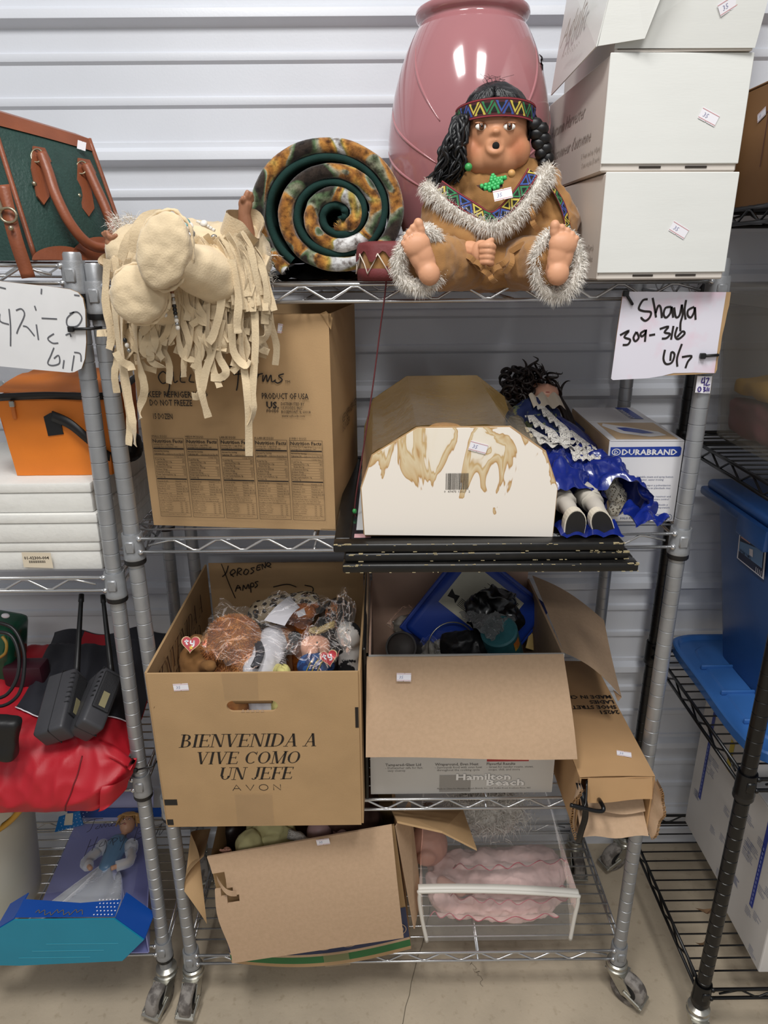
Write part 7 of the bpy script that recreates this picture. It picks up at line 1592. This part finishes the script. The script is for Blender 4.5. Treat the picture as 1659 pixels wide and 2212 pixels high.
solo('yellow_tube', MB().tube(catmull([at(-30, 1810, Y=.03), at(20, 1775, Y=.04), at(48, 1745, Y=.05), at(60, 1730, Y=.08)], 5), .006, 10), mat('yellow_tube', '#b98a2f', rough=.4), 'yellow plastic tube curving over the bucket', 'tube', smooth=True)
# window box with a doll in a ball gown
yf = at(150, 2084, Z=bs4).y
T = Thing('doll_window_box', 'teal and blue window box with a blonde doll in a pale gown', 'doll box', (-.66, yf+.1, bs4))
m_teal = mat('teal_board', '#1787a3', rough=.45, var=.04, vs=12); m_blueb = mat('blue_dotted_board', '#12489c', rough=.35, var=.04, vs=12); m_lav = mat('lavender_board', '#8c8fc4', rough=.4, var=.05, vs=10)
op = [at(u, v, Y=yf) for u, v in ((-40, 2085), (42, 2086), (264, 2076), (310, 2031), (247, 1986), (30, 1988), (-10, 2012), (-40, 2040))]
end = T.part('end_cap', MB().prism(op, (0, .003, 0)), m_teal)
for k in range(3): T.part('crease', MB().box(-.76+.03*k, -.62+.03*k, yf-.0006, yf, bs4+.02+.018*k, bs4+.0206+.018*k), mat('teal_light', '#4a9fb0', rough=.5), end)
dep = .055
for i, j in ((3, 4), (4, 5), (2, 3), (5, 6)):
    a, b_ = op[i], op[j]
    if (i, j) == (4, 5):
        T.part('front_band', MB().grid(lambda u, v: lerp(a, b_, u)+V((0, .004+lerp(.028, .045, abs(u-.4))*v, .002+.004*v)), 10, 3), m_blueb, smooth=True)
    else: T.part('side_band', MB().quad(a+V((0, .003, 0)), b_+V((0, .003, 0)), b_+V((.004, dep, .006)), a+V((.004, dep, .006)), .002), m_blueb)
dt = MB(); a, b_ = op[3], op[4]
exd = (b_-a); eyd = V((.004, dep, .006)); nn = exd.cross(eyd).normalized(); nn = nn if nn.x > 0 else -nn
def dots(mb, a, ex, ey, nn, nu, nv, r):
    for i in range(nu):
        for j in range(nv):
            c = a+ex*((i+.5+(.5 if j % 2 else 0))/(nu+.5))+ey*((j+.5)/nv)+nn*.0008; e1, e2 = ex.normalized()*r, ey.normalized()*r
            mb.add([c+e1, c+e2, c-e1, c-e2], [(0, 1, 2, 3)])
dots(dt, a+V((0, .003, 0)), exd, eyd, nn, 6, 6, .0016); dots(dt, op[4]+V((-.045, .004, .0025)), V((.045, 0, 0)), V((0, .038, .004)), V((0, 0, 1)), 6, 5, .0016); dots(dt, op[2]+V((0, .003, 0)), op[3]-op[2], eyd, V((.7, 0, -.7)), 4, 5, .0016)
T.part('white_dots', dt, m_white)
t = MB(); p = op[4]+V((-.155, .012, .004)); stroke(t, [(.004*k, .004*math.sin(k*2.1)+.003*math.sin(k*.7)) for k in range(24)], .0012, frame(p, V((1, 0, 0)), V((0, 1, .1)), .002)); T.part('script_flourish', t, mat('gold_print', '#8a7a4a', rough=.4, metal=.4))
# lavender back card, header, window
k0, k1, k2, k3 = V((op[1].x-.01, yf+.02, bs4+.004)), V((op[3].x-.004, yf+.02, bs4+.006)), V((-.605, .30, bs4+.012)), V((-.795, .30, bs4+.012))
T.part('back_card', MB().quad(k0, k1, k2, k3, .003), m_lav); T.part('side_wall', MB().quad(k1, k1+V((0, 0, .045)), k2+V((0, 0, .035)), k2, .002), m_lav)
hdw = V((0, 0, .04))
T.part('header', MB().quad(k3+hdw*.2, k2+hdw*.2, k2+hdw*1.8+V((0, .03, 0)), k3+hdw*1.8+V((0, .03, 0)), .003), mat('pale_lilac', '#b9b9da', rough=.4))
T.part('header_band', MB().quad(k3+V((-.01, -.012, .030)), k2+V((.03, -.012, .030)), k2+V((.03, -.004, .05)), k3+V((-.01, -.004, .05)), .002), m_blueb)
ht = [at(u, v, Y=.20) for u, v in ((127, 1765), (172, 1752), (180, 1782), (118, 1798))]; tagc = T.part('hang_tag', MB().prism(ht, (0, .002, 0)), mat('bright_blue_card', '#1b6fae', rough=.4))
t = MB(); dots(t, ht[3]+V((.004, 0, 0)), ht[2]-ht[3], ht[0]-ht[3], V((0, -1, 0)), 7, 4, .0013); T.part('white_dots', t, m_white, tagc)
T.part('barcode_label', MB().prism([at(u, v, Y=.1985) for u, v in ((142, 1758), (158, 1757), (156, 1782), (138, 1783))], (0, .001, 0)), mat('cream_label', ''), tagc)
T.part('window_film', MB().grid(lambda u, v: lerp(lerp(op[5]+V((.02, .05, .006)), op[4]+V((.02, .05, .006)), u), lerp(k3+V((0, 0, .06)), k2+V((0, 0, .06)), u), v)+V((0, 0, .030*math.sin(PI*u)*(.4+.6*math.sin(PI*v)))), 16, 16), film('window_film', .03, '#ffffff', .06, .3, 15), smooth=True)
t = MB(); WM = frame(V((-.70, .19, bs4+.080)), V((1, .18, 0)), V((-.15, 1, .3)), .012)
def scrawl(s, x, y, size): put_text(t, s, x, y, size, WM, shear=.5)
stroke(t, [(-.02, .03), (.0, .036), (.02, .034)], .0012, WM); stroke(t, [(.002, .036), (-.004, .012), (-.012, .006)], .0012, WM)
stroke(t, [(.012, .018), (.006, .012), (.014, .012), (.016, .02), (.02, .012), (.024, .02), (.028, .012), (.032, .02), (.036, .012), (.044, .020), (.040, .013), (.05, .014), (.056, .022), (.06, .014), (.07, .018)], .0011, WM)
stroke(t, [(.0, -.012), (-.008, -.05)], .0012, WM); stroke(t, [(.014, -.008), (.006, -.04)], .0012, WM); stroke(t, [(-.004, -.03), (.016, -.024)], .0012, WM); stroke(t, [(.026, -.022), (.02, -.032), (.030, -.03), (.032, -.02), (.036, -.034), (.034, -.05)], .0011, WM); stroke(t, [(.036, -.022), (.046, -.018), (.042, -.03)], .0011, WM); stroke(t, [(.05, -.034), (.048, -.018), (.058, -.02), (.05, -.028)], .0011, WM); stroke(t, [(.062, -.016), (.066, -.028), (.076, -.012), (.066, -.048)], .0011, WM)
stroke(t, [(.10, .0), (.094, -.03)], .0012, WM); stroke(t, [(.10, .0), (.116, -.002), (.10, -.014), (.118, -.020), (.094, -.03)], .0011, WM); stroke(t, [(.126, -.012), (.124, -.026), (.134, -.012), (.144, -.012), (.14, -.026), (.152, .002), (.148, -.026), (.16, -.012), (.17, -.02)], .0011, WM)
T.part('handwriting', t, m_ink)
D = Thing('fashion_doll', 'blonde doll in a pale blue gown inside the teal window box', 'doll', (-.62, yf+.12, bs4+.01), xf=Matrix.Translation((-.052, 0, 0)))
m_tul = film('blue_tulle', .55, '#e6eef8', .4, .3, 60)
def gown(u, v):
    a = lerp(0, PI, u); w = lerp(.024, .118, v**.85); f = 1+.06*math.sin(u*30+v*4)
    cx_ = lerp(-.598, -.628, v); return V((cx_-w*math.cos(a)*f, lerp(.135, yf+.03, v), bs4+.012+lerp(.045, .05, v)*math.sin(a)*f))
D.part('gown', MB().grid(gown, 50, 20), mat('pale_blue_satin', '#b4c3d8', rough=.35, var=.06, vs=20), smooth=True)
D.part('tulle_overskirt', MB().grid(lambda u, v: gown(u, v)+V((0, 0, .006+.004*math.sin(u*22+v*6))), 50, 20), m_tul, smooth=True)
bx = MB().cap((-.597, .13, bs4+.055), (-.592, .185, bs4+.060), .018, .024); D.part('bodice', union(bx, .002, 3), mat('blue_bodice', '#5f86a8', rough=.3, var=.05, vs=30), smooth=True)
for s in (-1, 1):
    D.part('puff_sleeve', bumpy(MB().sphere((-.592+s*.032, .178, bs4+.062), (.016, .018, .016)), .003, 90), m_tul, smooth=True)
    D.part('arm', MB().tube(catmull([V((-.592+s*.034, .168, bs4+.064)), V((-.595+s*.045, .135, bs4+.066)), V((-.60+s*.022, .108, bs4+.074))], 5), [.006]*6+[.005]*5, 8), mat('doll_tan_skin', '#c99878', rough=.45), smooth=True)
    D.part('sheer_sleeve', bumpy(MB().tube(catmull([V((-.592+s*.036, .165, bs4+.064)), V((-.596+s*.048, .135, bs4+.066)), V((-.60+s*.030, .116, bs4+.072))], 4), .011, 10), .003, 90), m_tul, smooth=True)
hc = V((-.585, .232, bs4+.072)); hh = MB().sphere(hc, (.017, .021, .018)); hh.cap(hc+V((0, -.015, -.003)), V((-.589, .195, bs4+.064)), .007, .007); hh.sphere(hc+V((0, -.004, .018)), (.002, .003, .003))
hd = D.part('head', union(hh, .0012, 4), mat('doll_tan_skin', ''), smooth=True)
for s in (-1, 1): D.part('eye', MB().sphere(hc+V((s*.006, .001, .0168)), (.0026, .0014, .0012), 10, 8), m_pup, hd)
D.part('lips', MB().sphere(hc+V((0, -.0125, .0155)), (.0035, .0014, .0012), 10, 8), mat('rose_lips', ''), hd)
hb = MB()
for k in range(90):
    a = rr.uniform(.15, PI-.15); r_ = rr.uniform(.9, 1.25); hb.tube(catmull([hc+V((0, .012, .016)), hc+V((.017*math.cos(a)*r_, .016+.012*math.sin(a), .012)), hc+V((.024*math.cos(a)*r_, .012+rr.uniform(-.012, .012), rr.uniform(-.006, .01)))], 4), .0016, 5)
D.part('hair', hb, mat('blond_hair', '#b98d4e', rough=.45, var=.15, vs=150), hd, smooth=True, kind='stuff')

# ------------------------------------------------------------------ right: name sign on the middle rack
SY2 = -.024
m_sgn = mat('white_card', '#dcd9e4', rough=.5, var=.02, vs=6)
nt = m_sgn.node_tree; b = nt.nodes['Principled BSDF']; tc = [n for n in nt.nodes if n.type == 'TEX_COORD'][0]
n1 = nt.nodes.new('ShaderNodeTexNoise'); n1.inputs['Scale'].default_value = 22; n1.inputs['Detail'].default_value = 3; nt.links.new(tc.outputs['Object'], n1.inputs['Vector'])
rp = nt.nodes.new('ShaderNodeValToRGB'); rp.color_ramp.elements[0].position = .5; rp.color_ramp.elements[0].color = lin('#dfdce7'); rp.color_ramp.elements[1].position = .75; rp.color_ramp.elements[1].color = lin('#e3c3d2')
nt.links.new(n1.outputs['Fac'], rp.inputs[0]); nt.links.new(rp.outputs[0], b.inputs['Base Color'])
T = Thing('name_sign', 'white card sign handwritten Shayla 309-316 6/7 tied to the rack', 'sign', at(1440, 815, Y=SY2))
rr = random.Random(9)
ol = [(1346, 632), (1358, 630), (1569, 631), (1561, 680), (1552, 740), (1543, 806), (1500, 805), (1455, 806), (1430, 812), (1400, 817), (1324, 821), (1320, 818), (1333, 720)]
T.part('board', MB().prism([at(u, v, Y=SY2) for u, v in [(1346, 632), (1579, 631), (1575, 660), (1571, 675), (1566, 700), (1560, 725), (1556, 755), (1551, 775), (1549, 798), (1545, 806), (1500, 809), (1440, 811), (1322, 820), (1333, 720)]], (0, .003, 0)), m_card)
fpn = T.part('paper_face', MB().prism([at(u, v, Y=SY2-.0006) for u, v in ol], (0, .0005, 0)), m_sgn)
t = MB(); SM = frame((0, SY2-.0007, 0), (1, 0, 0), (0, 0, 1), .0004); Q = lambda q: [(1280+a/4.377, 560+b/4.377) for a, b in q]
hand(t, [Q(q) for q in ([(522, 378), (475, 390), (437, 465), (480, 490), (550, 500), (540, 550), (500, 582), (465, 560), (462, 545)], [(568, 365), (585, 450), (600, 550)], [(596, 510), (622, 440), (645, 460), (655, 555)], [(745, 450), (690, 460), (672, 520), (695, 552), (735, 510), (748, 450), (762, 552)], [(772, 455), (787, 545), (822, 530), (845, 428)], [(845, 428), (852, 520), (832, 600), (830, 680)], [(885, 385), (870, 480), (880, 570)], [(962, 450), (905, 480), (900, 530), (930, 550), (960, 500), (968, 455), (974, 572)],
 [(260, 718), (345, 675), (300, 735), (355, 760), (335, 805), (285, 810)], [(415, 685), (387, 740), (405, 775), (437, 740), (417, 688)], [(498, 672), (455, 700), (465, 730), (500, 700), (505, 667), (495, 780)], [(535, 720), (592, 710)], [(635, 660), (718, 636), (680, 690), (732, 705), (700, 745), (655, 750)], [(765, 630), (742, 760)], [(802, 640), (780, 720), (810, 755), (870, 705), (850, 682), (800, 735)],
 [(685, 855), (670, 940), (695, 990), (750, 975), (775, 900), (745, 880), (735, 960)], [(845, 800), (800, 930), (802, 1015)], [(845, 925), (937, 915), (900, 970), (878, 1030)])], 0, 0, 1, 1, .0030, SM, SY2-.001)
T.part('handwriting', t, m_ink, fpn)
cable_tie('black cable tie at the top corner of the Shayla sign', ((1352, 634), (1366, 657)), SY2-.004)
cable_tie('black cable tie on the right side of the Shayla sign', ((1518, 769), (1551, 767)), SY2-.004)
T = Thing('number_label', 'white label handwritten 42 on the right front post', 'label', at(1520, 848, Y=-.0145))
fpn = T.part('label_paper', MB().grid(lambda u, v: (lambda p: V((p.x, -.0138-.0022*math.sin(PI*u), p.z)))(lerp(lerp(at(1502, 848, Y=-.0145), at(1534, 850, Y=-.0145), u), lerp(at(1507, 812, Y=-.0145), at(1539, 813, Y=-.0145), u), v)), 8, 4), m_white, smooth=True)
t = MB(); SM = frame((0, -.0163, 0), (1, 0, 0), (0, 0, 1), .0005)
hand(t, [Q(q) for q in ([(1043, 1120), (1030, 1165), (1062, 1158)], [(1060, 1112), (1055, 1195)], [(1072, 1130), (1100, 1125), (1085, 1160), (1070, 1190), (1110, 1185)], [(1012, 1205), (995, 1225), (1005, 1252), (1025, 1230), (1015, 1205)], [(1045, 1210), (1065, 1215), (1050, 1230), (1068, 1240), (1045, 1252)], [(1085, 1210), (1080, 1250)], [(1100, 1215), (1098, 1250)])], 0, 0, 1, 1, .0017, SM, -.0163)
T.part('handwriting', t, mat('purple_marker', '#3a2a78', rough=.5), fpn)

# ------------------------------------------------------------------ black rack contents
bx = at(1592, 300, Y=.33).x
T = Thing('brown_carton', 'dark brown carton on the top shelf of the black rack', 'box', (bx+.15, .15, BS[0]))
m_cdk = mat('brown_carton_board', '#8a6238', rough=.7, var=.08, vs=10)
T.part('body', MB().rbox(bx, bx+.30, -.05, .33, BS[0], BS[0]+.185, .003, 2), m_cdk)
T.part('top_flap', MB().rbox(bx-.001, bx+.301, -.051, .14, BS[0]+.185, BS[0]+.188, .001, 1), m_cdk); T.part('top_flap', MB().rbox(bx-.001, bx+.301, .142, .331, BS[0]+.185, BS[0]+.188, .001, 1), m_cdk)
p = at(1646, 248, X=bx-.0008); sticker(T, p, V((0, -1, .35)), V((0, 0, 1)))
t = MB(); HMk = frame((bx-.001, .33, BS[0]), (0, -1, 0), (0, 0, 1), .0004); stroke(t, [(.10, .14), (.10, .06)], .0022, HMk); stroke(t, [(.08, .14), (.13, .145)], .0022, HMk); stroke(t, [(.14, .12), (.14, .06)], .0022, HMk); T.part('handwriting', t, mat('maroon_marker', '#5a2a22', rough=.6))
tx = at(1553, 800, Y=.325).x
T = Thing('clear_tote', 'cloudy clear plastic tote with yellow and maroon cloth on the black rack', 'tote', (tx+.16, .13, BS[1]))
m_ct = mat('cloudy_plastic', '#a8a396', rough=.3, alpha=.24, var=.04, vs=6)
def tote(T, nm, x0, x1, y0, y1, z0, z1, tp, mm, r=.02):
    "tapered open tub with rounded corners"
    def ring(z, e, rr_):
        out = []
        for cx_, cy_, a0 in ((x1-rr_+e, y1-rr_+e, 0), (x0+rr_-e, y1-rr_+e, 90), (x0+rr_-e, y0+rr_-e, 180), (x1-rr_+e, y0+rr_-e, 270)):
            for k in range(7): a = math.radians(a0+15*k); out.append(V((cx_+rr_*math.cos(a), cy_+rr_*math.sin(a), z)))
        return out
    mb = MB(); rs = [ring(z0, -tp, r), ring(z0+.004, -tp+.002, r), ring(lerp(z0, z1, .5), -tp*.5, r), ring(z1-.02, -.002, r), ring(z1-.02, .006, r), ring(z1, .006, r), ring(z1, .0, r), ring(z1-.02, -.004, r), ring(z0+.008, -tp-.002, r)]
    n = 28; mb.add([p for q in rs for p in q], [(i*n+j, i*n+(j+1) % n, (i+1)*n+(j+1) % n, (i+1)*n+j) for i in range(len(rs)-1) for j in range(n)]+[tuple(range(n))[::-1], tuple((len(rs)-1)*n+j for j in range(n))])
    return T.part(nm, mb, mm, smooth=math.radians(40))
tote(T, 'tub', tx-.02, tx+.34, -.06, .33, BS[1], BS[1]+.27, .022, m_ct)
T.part('lid', MB().rbox(tx-.03, tx+.35, -.07, .34, BS[1]+.271, BS[1]+.285, .005, 2), m_ct)
for k, (lb, z0, z1, y0, col) in enumerate((('maroon cloth at the bottom of the cloudy tote', .012, .075, -.02, '#8a4f58'), ('yellow cloth band in the middle of the cloudy tote', .085, .115, -.02, '#c79a3c'), ('peach cloth near the top in the cloudy tote', .128, .19, -.03, '#c08a6a'))):
    fc_ = union(MB().rbox(tx+.012+.03*(k == 2), tx+.29, y0, .295-.10*(k == 2), BS[1]+z0, BS[1]+z1, .010, 2), .007, 2)
    solo('folded_cloth', bumpy(fc_, .010, 24, k+2), mat('tote_cloth%d' % k, col, rough=.9, var=.14, vs=14), lb, 'cloth', smooth=True)
# blue tote standing in a lid
T = Thing('blue_tote', 'tall blue plastic storage tote with product label on the black rack', 'tote', (.83, .12, BS[2]+.02))
m_bt = mat('blue_tote_plastic', '#264d86', rough=.32, var=.08, vs=14, bump=.04, bs=200, spec=.5)
ux = at(1545, 1080, Y=.30).x
tote(T, 'tub', ux+.0, ux+.38, -.03, .315, BS[2]+.012, 1.018, .045, m_bt, .035)
T.part('lid', MB().rbox(ux-.012, ux+.39, -.045, .325, 1.019, 1.040, .010, 3), m_bt, smooth=math.radians(40)); T.part('lid_rim', MB().rbox(ux-.020, ux+.398, -.053, .333, 1.004, 1.022, .006, 2), m_bt, smooth=math.radians(40))
T.part('lid_latch', MB().rbox(ux-.026, ux-.012, .06, .16, .985, 1.025, .004, 2), m_bt, smooth=math.radians(40))
def tp(u, v, lift):
    "on the tote's left wall, which leans inwards"
    c0 = V((ux, 0, 1.0)); nn = V((-1, 0, -.045/.37)).normalized(); d = CF+CR*((u-829.5)/FPX)+CU*((1106-v)/FPX); t = (c0-CAM).dot(nn)/d.dot(nn); return CAM+d*t+nn*lift
qd = [tp(1601, 1139, .002), tp(1659, 1175, .002), tp(1652, 1252, .002), tp(1594, 1205, .002)]
def lq(a, b, lift=0): q = lerp(lerp(qd[0], qd[1], a), lerp(qd[3], qd[2], a), b); return q+V((-lift, 0, 0))
lb_ = T.part('product_label', MB().add([lq(0, 0), lq(1, 0), lq(1, 1), lq(0, 1)], [(0, 1, 2, 3)]), m_white)
m_nv = mat('label_navy', '#1a2140', rough=.4); m_lb = mat('label_light_blue', '#6f96c4', rough=.4)
T.part('label_print', MB().m(0).add([lq(a, b, .0006) for a, b in ((.05, .04), (.95, .04), (.95, .96), (.05, .96))], [(0, 1, 2, 3)]).m(1).add([lq(a, b, .0012) for a, b in ((.07, .40), (.93, .22), (.93, .72), (.07, .72))], [(0, 1, 2, 3)]).m(2).add([lq(a, b, .0012) for a, b in ((.10, .12), (.45, .10), (.45, .28), (.10, .28))], [(0, 1, 2, 3)]).m(3).add([lq(a, b, .0018) for a, b in ((.45, .42), (.58, .38), (.6, .6), (.47, .6))], [(0, 1, 2, 3)]), [m_nv, m_lb, mat('label_red', '#c99a94', rough=.4), m_white], lb_)
t = MB(); LM = frame(lq(.12, .70, .0016), lq(1, .70)-lq(0, .70), lq(0, 0)-lq(0, 1), .0006); put_text(t, '18 Gal. / 68 L', 0, .0, .008, LM, bold=.02); T.part('lettering', t, m_ink, lb_)
for k in range(8): T.part('barcode_bar', MB().add([lq(a, b, .0014) for a, b in ((.70+.03*k, .80), (.715+.03*k, .80), (.715+.03*k, .94), (.70+.03*k, .94))], [(0, 1, 2, 3)]), m_white, lb_) if k % 2 else None
T = Thing('tote_lid', 'blue plastic tote lid lying flat under the tall blue tote', 'tote lid', (.85, .13, BS[2]))
lx = at(1476, 1400, Z=BS[2]+.02).x-.012
outl = catmull([V((lx+.03, .33, 0)), V((lx-.002, .29, 0)), V((lx-.006, .15, 0)), V((lx-.008, .0, 0)), V((lx+.012, -.065, 0)), V((lx+.08, -.080, 0)), V((lx+.3, -.082, 0)), V((lx+.42, -.07, 0)), V((lx+.44, .1, 0)), V((lx+.42, .31, 0)), V((lx+.3, .335, 0)), V((lx+.12, .335, 0))], 5, closed=True)
cc = sum(outl, V((0, 0, 0)))/len(outl); lm = MB(); n = len(outl); rings = [(1.0, .0), (1.0, .017), (.985, .020), (.955, .020), (.93, .012), (.80, .012), (.78, .016), (.5, .016), (.48, .012), (.02, .012)]
lm.add([V((cc.x+(p.x-cc.x)*s, cc.y+(p.y-cc.y)*s, BS[2]+z)) for s, z in rings for p in outl], [(i*n+j, i*n+(j+1) % n, (i+1)*n+(j+1) % n, (i+1)*n+j) for i in range(len(rings)-1) for j in range(n)])
T.part('lid_body', lm, mat('light_blue_plastic', '#3869ab', rough=.3, var=.06, vs=14, spec=.5), smooth=math.radians(35))
for k in range(3): T.part('molded_rib', MB().rbox(lx+.02, lx+.09, .20-.09*k, .206-.09*k, BS[2]+.012, BS[2]+.022, .002, 2), mat('light_blue_plastic', ''), smooth=True)
# white printed cartons on the bottom of the black rack
m_wc = mat('white_carton', '#d3cfcb', rough=.5, var=.03, vs=8); m_bs = mat('blue_stripe', '#2f3f9c', rough=.5)
for lb, x0, x1, y0, y1, h_ in (('far white carton with blue printed bands under the black rack shelf', .706, 1.0, .085, .318, .375), ('near white carton with blue bands at the lower right edge', .688, 1.0, -.075, .078, .335)):
    T = Thing('printed_carton', lb, 'box', ((x0+x1)/2, (y0+y1)/2, BS[3]), group='white cartons on the black rack')
    T.part('body', MB().rbox(x0, x1, y0, y1, BS[3], BS[3]+h_, .003, 2), m_wc); T.part('top_flap', MB().rbox(x0, x1, y0, (y0+y1)/2-.001, BS[3]+h_, BS[3]+h_+.003, .001, 1), m_wc); T.part('top_flap', MB().rbox(x0, x1, (y0+y1)/2+.001, y1, BS[3]+h_, BS[3]+h_+.003, .001, 1), m_wc)
    SM = frame((x0, y1, BS[3]), (0, -1, 0), (0, 0, 1), .0006); SM2 = frame((x0, y1, BS[3]), (0, -1, 0), (0, 0, 1), .0012); wd = y1-y0
    for a in ((.18, .80) if wd > .2 else (.55,)):
        o = T.part('blue_band', rect(MB(), wd*a, h_*.30, wd*a+.012, h_*.94, SM), m_bs); t = MB()
        for k in range(14): rect(t, wd*a+.004, h_*.32+.0105*k, wd*a+.008, h_*.32+.0105*k+.007, SM2)
        T.part('band_print', t, mat('pale_blue_print', '#7f8bc9', rough=.5), o, kind='stuff')
    t = MB(); rr = random.Random(3)
    for k in range(16):
        yy = rr.uniform(.06, .9)*h_; xx = rr.uniform(.06, .85)*wd
        for j in range(4): rect(t, xx, yy-.005*j, xx+rr.uniform(.012, .028), yy-.005*j+.0015, SM)
    T.part('printed_icon', t, mat('pale_print', '#8f92a8', rough=.6), kind='stuff')
    if wd > .2: d_ = MB(); rect(d_, wd*.55, h_*.72, wd*.62, h_*.92, SM); T.part('yellow_sticker', d_, mat('yellow_sticker', '#cdb83a', rough=.5))
# dry leaves on the bottom black shelf
for lb, u, v in (('dry brown leaf caught on the bottom black shelf', 1530, 1970), ('small dry leaf hanging at the edge of the bottom black shelf', 1515, 2040)):
    c = at(u, v, Z=BS[3]+.002); s = 1 if u > 1520 else .45
    solo('dry_leaf', MB().add([c+V(p)*s for p in ((-.03, 0, .012), (-.005, -.008, .004), (.015, -.004, .006), (.012, .008, .001), (-.008, .006, .001), (-.004, -.001, -.004), (.02, .012, .010))], [(0, 1, 5), (1, 2, 3, 5), (0, 5, 4), (5, 3, 4), (3, 2, 6)]), mat('dry_leaf', '#6b5138', rough=.9), lb, 'leaf')
